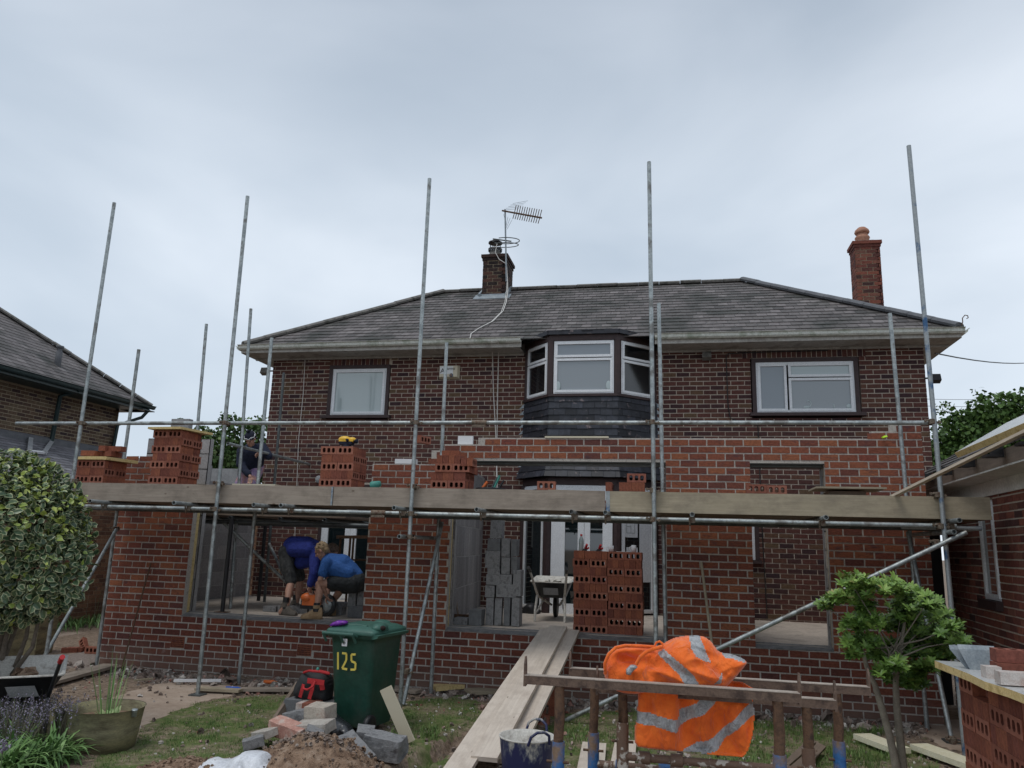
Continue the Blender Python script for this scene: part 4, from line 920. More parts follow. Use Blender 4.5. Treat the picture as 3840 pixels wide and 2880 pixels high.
for i, x in enumerate(FX):
    top = PY(*[(247, 438), (535, 424), (928, 386), (1402, 350), (1963, 315)][i], SY); z0 = gz(x, SY)-.02
    low = x+[-.02, .03, -.0, .03, .05][i]
    tube('standard', (low, SY, z0), (top.x, SY, top.z), 'steel_blue' if i == 4 else 'steel', label='tall end standard smeared with blue paint' if i == 4 else None)
    for z in (3.23, 2.16): coupler((x+(.0), SY+.0, z))
    coupler((x, SY+.01, 2.475))
rail_l = PY(35, 916, SY+.05)
tube('guard_rail', (rail_l.x, SY+.05, 3.235), (-2.05, SY+.05, 3.235)); tube('guard_rail', (-2.05, SY+.05, 3.235), (2.70, SY+.05, 3.225))
def sleeve(p):
    q = MB(); p = V3(p); q.lathe(p-V3((.09, 0, 0)), [(.026, 0), (.031, .003), (.031, .177), (.026, .18)], 12, axis=(1, 0, 0), sm=False); q.box(p.x-.085, p.x+.085, p.y-.032, p.y-.012, p.z-.055, p.z-.028)
    q.path([p+V3((-.05, -.04, -.042)), p+V3((-.05, .0, -.042))], .012, 6); q.path([p+V3((.05, -.04, -.042)), p+V3((.05, .0, -.042))], .012, 6); return put('sleeve_coupler', q, 'coupler', sc)
sleeve((PY(1036, 912, SY+.05).x, SY+.05, 3.235)); sleeve((PY(818, 1107, SY+.05).x, SY+.05, 2.165))
tube('ledger', (-8.3, SY+.05, 2.16), (-2.4, SY+.05, 2.165)); tube('ledger', (-2.4, SY+.05, 2.165), (2.80, SY+.05, 2.165)); tube('ledger', (2.30, SY+.11, 2.15), (3.05, SY+.11, 2.15), 'steel_blue')
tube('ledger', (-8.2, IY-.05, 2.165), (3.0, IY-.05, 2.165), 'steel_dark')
for px in (201, 385, 554, 612, 858, 1036, 1238, 1311, 1497, 1784, 2068):
    x = PY(px, 1100, 8.42).x; tube('transom', (x-.01, 8.36+rng.uniform(-.04, .03), 2.214), (x+.02, 9.82, 2.214))
    q = MB(); q.box(x-.026, x+.026, SY+.02, SY+.08, 2.135, 2.192); q.path([(x-.035, SY+.0, 2.19), (x-.03, SY+.03, 2.10)], .010, 6); put('clip', q, 'coupler', sc)
p = PY(2061, 1149, 8.42); tube('transom', p, (p.x+.02, 9.85, p.z)); p = PY(862, 1159, 8.42); tube('transom', p, (p.x, 9.8, p.z)); coupler((-2.98, SY, p.z))
# inner standards
tube('standard', PZ(208, 1437, .03), PY(300, 755, IY), 'steel'); tube('standard', PZ(515, 1478, 0), PY(587, 730, 9.5)); tube('standard', (-2.97, IY, 0), PY(965, 740, IY)); tube('standard', (-.10, IY, 0), PY(1423, 655, IY)); tube('standard', (2.68, IY, 0), PY(1922, 677, IY))
# braces
tube('brace', PY(2088, 1150, 8.50), PZ(1222, 1556, .02), label='long diagonal brace rising to the right'); tube('brace', PY(955, 1128, IY), PZ(871, 1526, 0)+V3((0, 0, .02)))
tube('brace', PY(1961, 1149, IY), PZ(2058, 1606, .02)); tube('brace', PY(252, 1143, IY-.05), PY(92, 1425, 8.75))
for p in (PY(2024, 1172, 8.55), PY(878, 1451, 8.95), PY(247, 1142, IY), PY(90, 1428, 8.6), PY(2060, 1600, 8.7)): coupler(p)
q = MB(); p = PZ(2058, 1606, 0); q.box(p.x-.08, p.x+.08, p.y-.08, p.y+.08, .0, .03); put('base_plate', q, 'steel_dark', sc)
for x in (FX[1]+.03,): q = MB(); z = gz(x, SY); q.box(x-.075, x+.075, SY-.075, SY+.075, z-.01, z+.012); put('base_plate', q, 'steel_dark', sc)
# deck boards and toe boards
for r_ in range(5):
    y = 8.80+.235*r_
    for (a, b) in ((-7.75, -4.1), (-4.08, -.45), (-.43, 3.15)):
        q = MB(); q.obox(((a+b)/2, y, 2.257), ((b-a)/2, 0, 0), (0, .1125, 0), (0, 0, .019)); put('deck_board', q, 'wood_dark', sc)
xa, xb, xc, xd = PY(160, 1060, 8.68).x, PY(722, 1060, 8.68).x, PY(1308, 1075, 8.68).x, PY(2138, 1090, 8.68).x
for (a, b, m_, l_) in ((xa, xb-.004, 'wood_grey', 'weathered grey toe board'), (xb+.004, xc-.006, 'wood_grey', 'brownish toe board in the middle'), (xc+.006, xd, 'wood_tan', 'fresher tan toe board at the right')):
    q = MB(); q.obox(((a+b)/2, 8.68, 2.350), ((b-a)/2, 0, 0), (0, .019, 0), (0, 0, .1125)); o_ = put('toe_board', q, m_, sc, label=l_, bevel=.004)
q = MB(); q.box(xb-.028, xb-.006, 8.658, 8.6605, 2.24, 2.461, 0); q.box(xc+.008, xc+.05, 8.6575, 8.6605, 2.24, 2.461, 0); put('end_band', q, 'steel_blue', sc)
# inner birdcage and platform behind the wall, where the masked worker stands
isc = thing('inner_scaffold', 'dark prop-and-tube birdcage with a working platform inside the left bay of the extension', 'scaffold', (-6, 11.5, .77))
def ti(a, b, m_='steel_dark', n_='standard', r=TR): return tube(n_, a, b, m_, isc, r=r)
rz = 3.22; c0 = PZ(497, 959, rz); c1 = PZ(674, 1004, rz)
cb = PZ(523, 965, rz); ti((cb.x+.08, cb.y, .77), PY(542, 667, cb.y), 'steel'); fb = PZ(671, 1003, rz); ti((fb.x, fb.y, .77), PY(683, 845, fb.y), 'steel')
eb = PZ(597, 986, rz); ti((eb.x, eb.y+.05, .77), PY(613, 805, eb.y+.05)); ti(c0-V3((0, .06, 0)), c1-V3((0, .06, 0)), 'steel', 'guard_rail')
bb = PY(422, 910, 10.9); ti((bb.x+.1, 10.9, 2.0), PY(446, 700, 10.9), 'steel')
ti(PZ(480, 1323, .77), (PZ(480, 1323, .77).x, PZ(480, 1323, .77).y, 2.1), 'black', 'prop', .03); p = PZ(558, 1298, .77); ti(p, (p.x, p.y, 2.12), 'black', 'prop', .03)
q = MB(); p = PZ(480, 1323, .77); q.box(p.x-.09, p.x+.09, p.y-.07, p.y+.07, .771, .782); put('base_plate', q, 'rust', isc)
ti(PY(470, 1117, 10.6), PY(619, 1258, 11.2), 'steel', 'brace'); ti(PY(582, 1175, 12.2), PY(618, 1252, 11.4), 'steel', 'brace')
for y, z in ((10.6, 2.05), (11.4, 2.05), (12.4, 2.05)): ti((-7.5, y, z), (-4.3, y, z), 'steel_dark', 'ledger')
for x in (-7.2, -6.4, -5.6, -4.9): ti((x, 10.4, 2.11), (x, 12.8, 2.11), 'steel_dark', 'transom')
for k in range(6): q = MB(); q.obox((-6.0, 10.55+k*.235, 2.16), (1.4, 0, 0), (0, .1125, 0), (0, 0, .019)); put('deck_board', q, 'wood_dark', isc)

# ================================================================ BRICKS
omat('brick_loose', [(0, (.23, .082, .055)), (.35, (.30, .115, .075)), (.7, (.34, .14, .095)), (1, (.26, .092, .065))], 24, .85, .5, .003, .25)
omat('brick_side', [(0, (.16, .052, .036)), (.35, (.235, .078, .048)), (.7, (.29, .10, .055)), (1, (.19, .062, .046))], 30, .85, .6, .004, .4)
BW, BT, BH = .215, .070, .1005
def brick_mesh():
    mb = MB(); hx, hz = BW/2, BH/2; ys_ = (-BT/2, BT/2); oc = []
    cs = [-.0625, 0, .0625]; hw, hh, ch_ = .0195, .029, .010
    octo = [(-hw+ch_, -hh), (hw-ch_, -hh), (hw, -hh+ch_), (hw, hh-ch_), (hw-ch_, hh), (-hw+ch_, hh), (-hw, hh-ch_), (-hw, -hh+ch_)]
    edges_ = [-hx, -.03125, .03125, hx]
    for y in ys_:
        s_ = -1 if y < 0 else 1
        for k, cx in enumerate(cs):
            x0, x1 = edges_[k], edges_[k+1]
            ring = [(cx-hw+ch_, -hz), (cx+hw-ch_, -hz), (x1, -hz), (x1, hz), (cx+hw-ch_, hz), (cx-hw+ch_, hz), (x0, hz), (x0, -hz)]
            O = [(cx+a, b) for a, b in octo]
            for i in range(8):
                j = (i+1) % 8
                pts = [V3((ring[i][0], y, ring[i][1])), V3((ring[j][0], y, ring[j][1])), V3((O[j][0], y, O[j][1])), V3((O[i][0], y, O[i][1]))]
                if i in (1, 3, 5, 7) or True: mb.face(pts if s_ < 0 else pts[::-1], 0)
    for cx in cs:
        O = [(cx+a, b) for a, b in octo]
        for i in range(8):
            j = (i+1) % 8; mb.face([V3((O[i][0], ys_[0], O[i][1])), V3((O[j][0], ys_[0], O[j][1])), V3((O[j][0], ys_[1], O[j][1])), V3((O[i][0], ys_[1], O[i][1]))], 1)
    P = [(-hx, -hz), (hx, -hz), (hx, hz), (-hx, hz)]
    for i in range(4):
        j = (i+1) % 4; mb.face([V3((P[j][0], ys_[0], P[j][1])), V3((P[i][0], ys_[0], P[i][1])), V3((P[i][0], ys_[1], P[i][1])), V3((P[j][0], ys_[1], P[j][1]))][::-1], 2)
    return mb
mat('brick_inner', (.10, .03, .018), (.15, .045, .028), 30, .9, 0, .3)
BME = brick_mesh().data('perforated_brick', ['brick_loose', 'brick_inner', 'brick_side'])
NB = 0; REST = MB(); _bm = brick_mesh()
def brick(c, rz=0, label=None, group=None, rx=0, ry=0, vis=True, jit=1):
    """centre c; local x = length, y = thickness (holes run along y), z = height on edge"""
    global NB
    c = V3(c); M_ = Matrix.Rotation(rz, 3, 'Z') @ Matrix.Rotation(ry, 3, 'Y') @ Matrix.Rotation(rx, 3, 'X')
    if not vis:
        b_ = len(REST.v); REST.v += [tuple(c+M_@V3(v_)) for v_ in _bm.v]; REST.f += [tuple(b_+i for i in f) for f in _bm.f]; REST.m += _bm.m; REST.r += _bm.r; REST.uv += _bm.uv; REST.sm += _bm.sm; return
    o_ = bpy.data.objects.new('perforated_brick', BME); COL.objects.link(o_); o_.location = c+V3((rng.uniform(-.002, .002), rng.uniform(-.003, .003), 0))*jit
    o_.rotation_euler = (M_ @ Matrix.Rotation(R(rng.uniform(-.8, .8))*jit, 3, 'Z')).to_euler(); tag(o_, label, 'brick', group); NB += 1; return o_
ORD = ['first', 'second', 'third', 'fourth', 'fifth', 'sixth', 'seventh', 'eighth', 'ninth', 'tenth', 'eleventh', 'twelfth', 'thirteenth', 'fourteenth', 'fifteenth', 'sixteenth', 'seventeenth', 'eighteenth']
def lay(k, n):
    k = n-1-k   # from the top
    return 'top' if k == 0 else ORD[k]+'-from-top'
def bstack(x0, y0, z0, n, hidden, first, desc, group, shift=None, side=True, ncol=2, frontonly=False):
    """rows of bricks on edge, alternating direction; first: 'A' holes to the front, 'B' holes to the side"""
    w = .436
    for k in range(n+hidden):
        t = 'A' if ((k+hidden*0) % 2 == 0) == (first == 'A') else 'B'
        z = z0+BH/2+k*(BH+.002); vz = k >= hidden; sx, sy = (shift[k] if shift and k < len(shift) else (rng.uniform(-.006, .006), rng.uniform(-.006, .006))); lk = lay(k-hidden, n)
        if t == 'A':
            for c in range(2):
                for d in range(6):
                    v_ = vz and (d == 0 or (side and c == 1))
                    lb = None
                    if v_: lb = f"{'left' if c == 0 else 'right'} hole-faced brick in front of the {lk} layer of {desc}" if d == 0 else f"{ORD[d]} brick back along the right side, {lk} layer of {desc}"
                    brick((x0+sx+BW/2+c*(BW+.004), y0+sy+BT/2+d*(BT+.0015), z), 0, lb, group, vis=v_)
        else:
            for d in range(2):
                for c in range(6):
                    v_ = vz and (d == 0 or (side and c == 5))
                    lb = None
                    if v_: lb = f"{ORD[c]} brick from left, front of the {lk} layer of {desc}" if d == 0 else f"rear brick with holes to the right, {lk} layer of {desc}"
                    brick((x0+sx+BT/2+c*(BT+.0025), y0+sy+BW/2+d*(BW+.004), z), math.pi/2, lb, group, vis=v_)
DZ = 2.277
p1 = PY(161, 1040, 9.0); bstack(p1.x, 9.0, DZ, 3, 2, 'A', 'low stack left on the deck', 'bricks of the low stack at the left end of the deck')
p2 = PY(319, 1043, 9.0); bstack(p2.x, 9.0, DZ, 7, 2, 'A', 'tall stack under the yellow board', 'bricks of the tall stack under the yellow board', shift=[(0, 0), (0, 0), (0, 0), (.02, 0), (.0, 0), (.02, .0), (-.005, 0), (.015, 0), (-.01, 0)])
p3 = PY(688, 1050, 9.0); bstack(p3.x, 9.0, DZ, 5, 2, 'A', 'stack beneath the yellow level', 'bricks of the stack beneath the yellow level', shift=[(0, 0), (0, 0), (0, 0), (.01, 0), (.012, 0), (.008, 0), (-.008, 0)])
p4 = PY(929, 1055, 9.0); bstack(p4.x, 9.0, DZ, 3, 2, 'A', 'stack beside the third pole', 'bricks of the stack right of the third tall pole', shift=[(0, 0), (0, 0), (0, 0), (-.0, .01), (.05, 0)])
g4 = 'loose bricks on top of the stack right of the third pole'; zt = DZ+5*(BH+.002)+BH/2
for k in range(4): brick((p4.x+.10+k*.0745, 9.12, zt), math.pi/2, f'{ORD[k]} of four upright bricks topping the stack by the third pole', g4)
for k in range(2): brick((p4.x+.41+k*.074, 9.10, zt-.03), math.pi/2, f"{'left' if k == 0 else 'right'} brick stepped down right atop the stack by the third pole", g4)
brick((p4.x+.20, 9.16, zt+BH/2+.036), 0, 'ribbed brick lying on the very top of the stack by the third pole', g4, rx=math.pi/2)
brick((p1.x+.10, 9.1, DZ+5.6*BH+.05), 0, 'left brick lying on the yellow sheet of the low left stack', 'bricks lying on the yellow sheet', rx=math.pi/2)
for k, (dx, dz) in enumerate(((.235, 0), (.36, 0), (.40, .074), (.25, .074))): brick((p1.x+.02+dx, 9.2, DZ+5.6*BH+.05+dz), math.pi/2 if k % 2 else 0, f"{['middle lower', 'right lower', 'right upper', 'middle upper'][k]} ribbed brick piled on the yellow sheet, low left stack", 'bricks lying on the yellow sheet', rx=math.pi/2)
# singles along the deck
gs = 'single bricks set out along the deck'
x = PY(1160, 1058, 8.95).x; brick((x+BW/2, 8.98, DZ+.258), 0, 'hole-faced brick beside the left end of the thin deck board', gs); brick((x+BW/2+.0, 8.98, DZ+.052), 0, None, None, vis=False); 
x = PY(1308, 1058, 8.95).x; brick((x+.036, 9.05, DZ+.258), math.pi/2, 'upright brick end-on just left of the fourth tall pole group', gs); brick((x+.036, 9.05, DZ+.052), 0, vis=False)
x = PY(1337, 1058, 8.95).x
for k in range(4): brick((x+.036+k*.0735, 9.05, DZ+.258), math.pi/2, f'{ORD[k]} of four end-on bricks left of the fourth tall pole', gs); brick((x+.036+k*.0735, 9.05, DZ+.052), math.pi/2, vis=False)
brick((x+.20, 8.98, DZ+.361), 0, 'hole-faced brick perched on four end-on bricks left of the fourth pole', gs)
x = PY(1612, 1068, 8.95).x; brick((x+BW/2, 8.98, DZ+.258), 0, 'left of two hole-faced bricks right of the fourth tall pole', gs); brick((x+BW*1.5+.005, 9.0, DZ+.25), 0, 'right of two hole-faced bricks, lower and darker, right of the fourth pole', gs)
for dx in (0, BW+.004): brick((x+BW/2+dx, 8.99, DZ+.052), 0, vis=False)
x = PY(905, 945, 9.95).x; brick((x+.06, 9.98, 3.21), R(65), 'brick standing on the stepped wall top beside the third tall pole', gs, vis=True)
# big stack on the slab
pb_ = PZ(1238, 1367, .77); bx, by = pb_.x, pb_.y; gb = 'bricks of the big block stacked on the slab'
for half in range(2):
    for k in range(10):
        A_ = (k % 2 == 0) == (half == 0); z = .772+BH/2+k*(BH+.002); ox = bx+half*.440+rng.uniform(-.006, .006)+(.0 if k < 5 else -.012); lk = lay(k, 10); hs = 'left' if half == 0 else 'right'
        if A_:
            for c in range(2):
                for d in range(6): brick((ox+BW/2+c*(BW+.004), by+BT/2+d*(BT+.0015), z), 0, f"{['left', 'right'][c]} hole-faced brick, {lk} layer, {hs} half, big slab stack" if d == 0 else None, gb, vis=(d == 0))
        else:
            for d in range(2):
                for c in range(6): brick((ox+BT/2+c*(BT+.0025), by+BW/2+d*(BW+.004), z), math.pi/2, f"{ORD[c]} end-on brick, {lk} layer, {hs} half, big slab stack" if d == 0 else None, gb, vis=(d == 0))
# pallet at the right edge: left face towards the camera
pc_ = PY(2070, 1455, 5.5); qx, qy = pc_.x, 5.5; gp_ = 'bricks of the packed block at the right edge'
for k in range(11):
    z = .03+BH/2+k*(BH+.002); lk = lay(k, 11); vz = k >= 5
    for s_ in range(3):      # three packs along the depth
        y1 = qy-s_*.443; A_ = (k+s_) % 2 == 0
        if A_:               # holes to the camera side (-x)
            for c in range(2):
                for d in range(6):
                    if k == 10 and (d == 0 and c == 1): continue
                    brick((qx+BT/2+d*(BT+.0015)+.004*s_, y1-BW/2-c*(BW+.004), z), math.pi/2, f"{['far', 'near'][c]} hole-faced brick, {lk} layer, {['far', 'middle', 'near'][s_]} pack, right-edge block" if d == 0 else None, gp_, vis=(vz and d == 0 and s_ < 2))
        else:
            for c in range(6):
                for d in range(2):
                    brick((qx+BW/2+d*(BW+.004)+.004*s_, y1-BT/2-c*(BT+.0025), z), 0, f"{ORD[c]} end-on brick, {lk} layer, {['far', 'middle', 'near'][s_]} pack, right-edge block" if d == 0 else None, gp_, vis=(vz and d == 0 and s_ < 2))
ztp_ = .03+11*(BH+.002)
q = MB()
def slab_piece(q, poly, z0, z1, mt=0, ms=1, jz=0):
    lo = [V3((x, y, z0)) for x, y in poly]; hi = [V3((x, y, z1+rng.uniform(-jz, jz))) for x, y in poly]
    q.face(hi, mt); q.face(lo[::-1], ms); n_ = len(poly)
    for i in range(n_): j = (i+1) % n_; q.face([lo[i], lo[j], hi[j], hi[i]], ms)
slab_piece(q, [(qx-.09, qy+.14), (qx+1.0, qy+.16), (qx+1.0, 3.9), (qx-.02, 3.9), (qx-.05, 4.6), (qx-.085, 4.82), (qx-.07, 5.1)], ztp_+.002, ztp_+.045)
put('insulation_sheet', q, ['pir_foil', 'pir_yellow'], label='yellow-edged foil insulation sheet covering the brick pack at the right edge', cat='board')
zb2 = ztp_+.046
xb_ = PY(2192, 1450, 5.1).x; brick((xb_, 5.1, zb2+.036), 0, 'lower brick lying on the foil sheet at the right edge', 'bricks on the foil sheet', rx=math.pi/2); brick((xb_+.01, 5.12, zb2+.108), 0, 'upper ribbed brick lying on the foil sheet at the right edge', 'bricks on the foil sheet', rx=math.pi/2)
q = MB(); q.plank((qx+.05, 5.32, zb2+.008), (qx+.20, 5.36, zb2+.008), .02, .012); s0_ = PY(2125, 1460, 5.3); q.obox((s0_.x, 5.3, zb2+.065), (.10, 0, 0), (0, .008, .012), (-.025, .01, .06)); q.obox((s0_.x-.04, 5.34, zb2+.06), (.08, 0, 0), (0, .006, .012), (-.04, .01, .055)); put('slate_pieces', q, 'lead', label='leaning blue-grey slate pieces on the foil sheet at the right', cat='slate')
def whiteblk(c, d, l_):
    q = MB(); c = V3(c); q.obox(c, (d, 0, 0), (0, .04, 0), (0, 0, .032)); put('old_brick', q, 'white_brick', label=l_, cat='brick', bevel=.005)
mat('white_brick', (.55, .50, .46), (.38, .25, .20), 16, .9, 0, .5, .004, lo=.45, hi=.72)
whiteblk((PY(2145, 1490, 4.98).x, 4.98, zb2+.03), .04, 'small white-washed old brick on the foil sheet at the right'); whiteblk((PY(2200, 1510, 4.72).x, 4.72, zb2+.038), .09, 'longer white-washed old brick nearest the edge of the foil sheet')
q = MB(); q.path([(qx+.42, 5.7, zb2-.1), (qx+.62, 5.75, 1.62)], .018, 8); put('long_tool', q, 'teal', label='slim green tool handle leaning behind the bricks at the right edge', cat='tool')
# yellow sheets on the two deck stacks
q = MB(); zz = DZ+5*(BH+.002)+.004
slab_piece(q, [(p1.x-.02, 8.96), (p1.x+.22, 8.95), (p1.x+.47, 8.97), (p1.x+.55, 9.5), (p1.x-.02, 9.5)], zz, zz+.042, 0, 0, .008); put('insulation_sheet', q, 'pir_yellow', label='bent yellow insulation sheet on the low left brick stack', cat='board')
q = MB(); zz = DZ+9*(BH+.002)+.004
slab_piece(q, [(p2.x-.05, 8.93), (p2.x+.44, 8.93), (p2.x+.55, 9.5), (p2.x-.05, 9.5)], zz, zz+.032, 0, 0, .012); put('insulation_sheet', q, 'pir_yellow', label='flat yellow insulation sheet on the tall brick stack', cat='board')
# loose bricks on the ground
def gbrick(px, py, rz_, label, dz=.05, rx=0, ry=0): p = PZ(px, py, dz); brick(p, rz_, label, 'bricks lying on the ground', rx=rx, ry=ry)
gbrick(163, 1403, R(20), 'brick lying flat on the ground left of the extension corner', .036, math.pi/2); gbrick(150, 1404, R(35), 'brick lying flat beside the leaning brick left of the extension', .036, math.pi/2); gbrick(181, 1392, R(-35), 'tilted hole-faced brick left of the extension corner', .09, R(-25), R(35)); gbrick(200, 1404, R(5), 'hole-faced brick standing against the extension corner', .055)
for k in range(4): p = PZ(1168+9*k*0, 1560, 0); brick((p.x+.02*(k % 2), 9.45 if 0 else p.y-.1, .05+k*.102), 0 if k % 2 == 0 else R(90), f'{ORD[k]} brick up in the small pile beside the plank ramp', 'pile beside the plank ramp')
for k in range(3): p = PZ(1186, 1540, 0); brick((p.x+.05, p.y-.05, .05+k*.102), R(90), f'{ORD[k]} brick up, right column of the pile beside the plank ramp', 'pile beside the plank ramp')
put('stacked_bricks', REST, ['brick_loose', 'brick_inner', 'brick_side'], kind='stuff', label='red bricks filling the hidden insides of the stacks', cat='bricks')
print('BRICKS', NB)

# ================================================================ BLOCKS on the slab
def blockobj(c, dims, rz=0, label='', group=None, m_='block', rx=0, ry=0):
    q = MB(); M_ = Matrix.Rotation(rz, 3, 'Z') @ Matrix.Rotation(ry, 3, 'Y') @ Matrix.Rotation(rx, 3, 'X'); c = V3(c)
    q.obox(c, M_@V3((dims[0]/2, 0, 0)), M_@V3((0, dims[1]/2, 0)), M_@V3((0, 0, dims[2]/2)), 0, .5, .004)
    return put('concrete_block', q, m_, label=label, cat='block', group=group, weld=True, bevel=.006)
YB = 10.5; gk = 'blocks piled by the plank ramp'
def bpx(x0, y0, x1, y1, label, m_='block', dep=.20, dy=0):
    a = PY(x0, y1, YB+dy); b2 = PY(x1, y0, YB+dy); z0 = max(.772, a.z)
    blockobj(((a.x+b2.x)/2, YB+dy+dep/2, (z0+b2.z)/2), (abs(b2.x-a.x)-.004, dep, b2.z-z0-.002), 0, label, gk, m_)
bpx(1047, 1292, 1067, 1362, 'leftmost upright block at the foot of the grey pile'); bpx(1067, 1293, 1085, 1362, 'second upright block at the foot of the grey pile, lighter', dep=.10); bpx(1086, 1285, 1103, 1362, 'dark slim upright at the foot of the grey pile', 'block_dark', .3); bpx(1103, 1291, 1123, 1362, 'right upright block at the foot of the grey pile')
bpx(1047, 1265, 1069, 1290, 'short block on the left uprights of the grey pile'); bpx(1071, 1263, 1116, 1290, 'long block on the right uprights of the grey pile', dep=.2); bpx(1049, 1242, 1106, 1263, 'long flat block across the waist of the grey pile'); bpx(1107, 1232, 1126, 1288, 'upright block at the right waist of the grey pile', dep=.22)
bpx(1052, 1228, 1080, 1241, 'small block under the big left block of the grey pile'); bpx(1047, 1190, 1081, 1227, 'big broken block at the left of the grey pile'); bpx(1082, 1204, 1102, 1240, 'rough upright block mid right of the grey pile', dep=.1); bpx(1103, 1203, 1118, 1240, 'slim block at the right of the grey pile', 'block_dark')
bpx(1052, 1164, 1081, 1189, 'dark block high at the left of the grey pile', 'block_dark'); bpx(1082, 1163, 1102, 1203, 'upright block high at the right of the grey pile', dep=.1); bpx(1103, 1165, 1117, 1202, 'slim block at the upper right of the grey pile', 'block_dark'); bpx(1058, 1124, 1085, 1162, 'single block on the very top of the grey pile')
YB = 10.35; gk = 'blocks left of the pile'; bpx(978, 1336, 1010, 1353, 'flat block on the slab left of the grey pile'); bpx(1011, 1318, 1041, 1354, 'dark cube-like block on the slab left of the grey pile', 'block_dark')
YB = 10.55; gk = 'blocks used as seat'; bpx(750, 1277, 770, 1309, 'left upper block under the sitting worker'); bpx(770, 1277, 792, 1309, 'right upper block under the sitting worker', dep=.2); bpx(748, 1310, 792, 1348, 'large dark block at the base of the seat', 'block_dark', .3)
YB = 10.75; gk = 'row of blocks behind the workers boots'; bpx(566, 1310, 597, 1327, 'leftmost block of the row by the workers boots'); bpx(598, 1311, 664, 1328, 'middle block of the row by the workers boots'); bpx(666, 1311, 738, 1330, 'right block of the row by the workers boots'); bpx(706, 1302, 744, 1311, 'pale block lying behind the sitting workers boot')
# left end: pale blocks beside the worker
q = MB(); a = PY(430, 1046, 10.3); b2 = PY(446, 1005, 10.3)
blockobj(((a.x+b2.x)/2, 10.35, (2.55+b2.z)/2), (.16, .1, b2.z-2.55), 0, 'pale block standing on edge beside the tall stack', 'blocks at the left end', 'render_grey'); a = PY(437, 1049, 10.1)
q = MB(); q.box(PY(447, 1030, 13).x, PY(512, 1030, 13).x, 13.0, 13.1, 1.5, PY(470, 1012, 13).z); put('garden_wall', q, 'render_grey', label='grey rendered wall below the leafy tree at the left', cat='wall')
# ================================================================ HELPERS for soft shapes
def _dist(px, pz, poly):
    d = 1e9; n_ = len(poly)
    for i in range(n_):
        ax_, az_ = poly[i]; bx_, bz_ = poly[(i+1) % n_]; dx, dz = bx_-ax_, bz_-az_; t = max(0, min(1, ((px-ax_)*dx+(pz-az_)*dz)/(dx*dx+dz*dz+1e-12)))
        d = min(d, math.hypot(px-ax_-t*dx, pz-az_-t*dz))
    return d
mat('bag_black', (.018, .018, .02), (.035, .034, .036), 12, .8, 0, .4, .004)
mat('bag_red', (.42, .018, .022), (.52, .03, .035), 12, .8, 0, .3, .003)
def inflate(mb, poly, Y, depth, res=.012, edge=.06, fold=None, matf=None, back=1.0, sm=True):
    """closed cushion-like body over an outline in (x, z); front bulges to -y"""
    P_ = np.array(poly); x0, z0 = P_.min(0); x1, z1 = P_.max(0); nx = int((x1-x0)/res)+2; nz = int((z1-z0)/res)+2
    gx = x0+np.arange(nx)*res; gz_ = z0+np.arange(nz)*res; A, B2 = np.meshgrid(gx, gz_); ins = inpoly(A, B2, poly)
    idx = {}; F_, K_ = [], []
    for i in range(nz):
        for j in range(nx):
            if not ins[i, j]: continue
            x, z = gx[j], gz_[i]; d = _dist(x, z, poly); t = min(1, d/edge); h = math.sqrt(max(0, 1-(1-t)**2))
            f = fold(x, z) if fold else 0
            idx[i, j] = len(F_); F_.append((x, Y-depth*h+f*min(1, t*2), z)); K_.append((x, Y+depth*back*h+f*min(1, t*2)*.4, z))
    n_ = len(F_); vs = F_+K_; fs = []; ms = []
    def ok(i, j): return (i, j) in idx
    cells = [(i, j) for (i, j) in idx if ok(i+1, j) and ok(i, j+1) and ok(i+1, j+1)]; cs_ = set(cells)
    for i, j in cells:
        a, b, c, d = idx[i, j], idx[i, j+1], idx[i+1, j+1], idx[i+1, j]; mi = matf(gx[j]+res/2, gz_[i]+res/2) if matf else 0
        fs.append((a, b, c, d)); ms.append(mi); fs.append((n_+d, n_+c, n_+b, n_+a)); ms.append(mi)
        for (di, dj, p, q_) in ((-1, 0, a, b), (0, 1, b, c), (1, 0, c, d), (0, -1, d, a)):
            if (i+di, j+dj) not in cs_: fs.append((p, n_+p, n_+q_, q_)); ms.append(mi)
    b0 = len(mb.v); mb.v += vs
    for f, mi in zip(fs, ms): mb.f.append(tuple(b0+k for k in f)); mb.m.append(mi); mb.r.append(.5); mb.sm.append(sm); mb.uv += [(vs[k][0], vs[k][2]) for k in f]
    return mb
def pxpoly(pts, Y): return [(PY(x, y, Y).x, PY(x, y, Y).z) for x, y in pts]
def smooth_poly(poly, it=2):
    for _ in range(it):
        o_ = []
        for i in range(len(poly)):
            a, b = poly[i], poly[(i+1) % len(poly)]; o_ += [(a[0]*.75+b[0]*.25, a[1]*.75+b[1]*.25), (a[0]*.25+b[0]*.75, a[1]*.25+b[1]*.75)]
        poly = o_
    return poly

# ================================================================ WHEELIE BIN
bc = V3((-3.07, 7.72, gz(-3.02, 7.72))); brz = R(-9); BM_ = Matrix.Rotation(brz, 3, 'Z')*.955
def BT_(x, y, z): return bc+BM_@V3((x, y, z))
bin_ = thing('wheelie_bin', 'dark green wheelie bin numbered 125 in yellow tape, standing on the grass', 'bin', bc)
q = MB(); secs = []
for z, w, d, yo in ((.06, .205, .23, .03), (.10, .215, .24, .03), (.88, .255, .305, .01), (.93, .262, .315, .01), (.935, .285, .345, .01), (.985, .285, .345, .01)):
    r_ = .05; pts = []
    for cx, cy, a0 in ((w-r_, d-r_, 0), (-w+r_, d-r_, 90), (-w+r_, -d+r_, 180), (w-r_, -d+r_, 270)):
        for k in range(4): a = R(a0+k*30); pts.append(BT_(cx+r_*math.cos(a), cy+yo+r_*math.sin(a), z))
    secs.append(pts)
q.loft(secs, 0, True); put('body', q, 'bin_green', bin_, bevel=.0)
q = MB(); secs = []
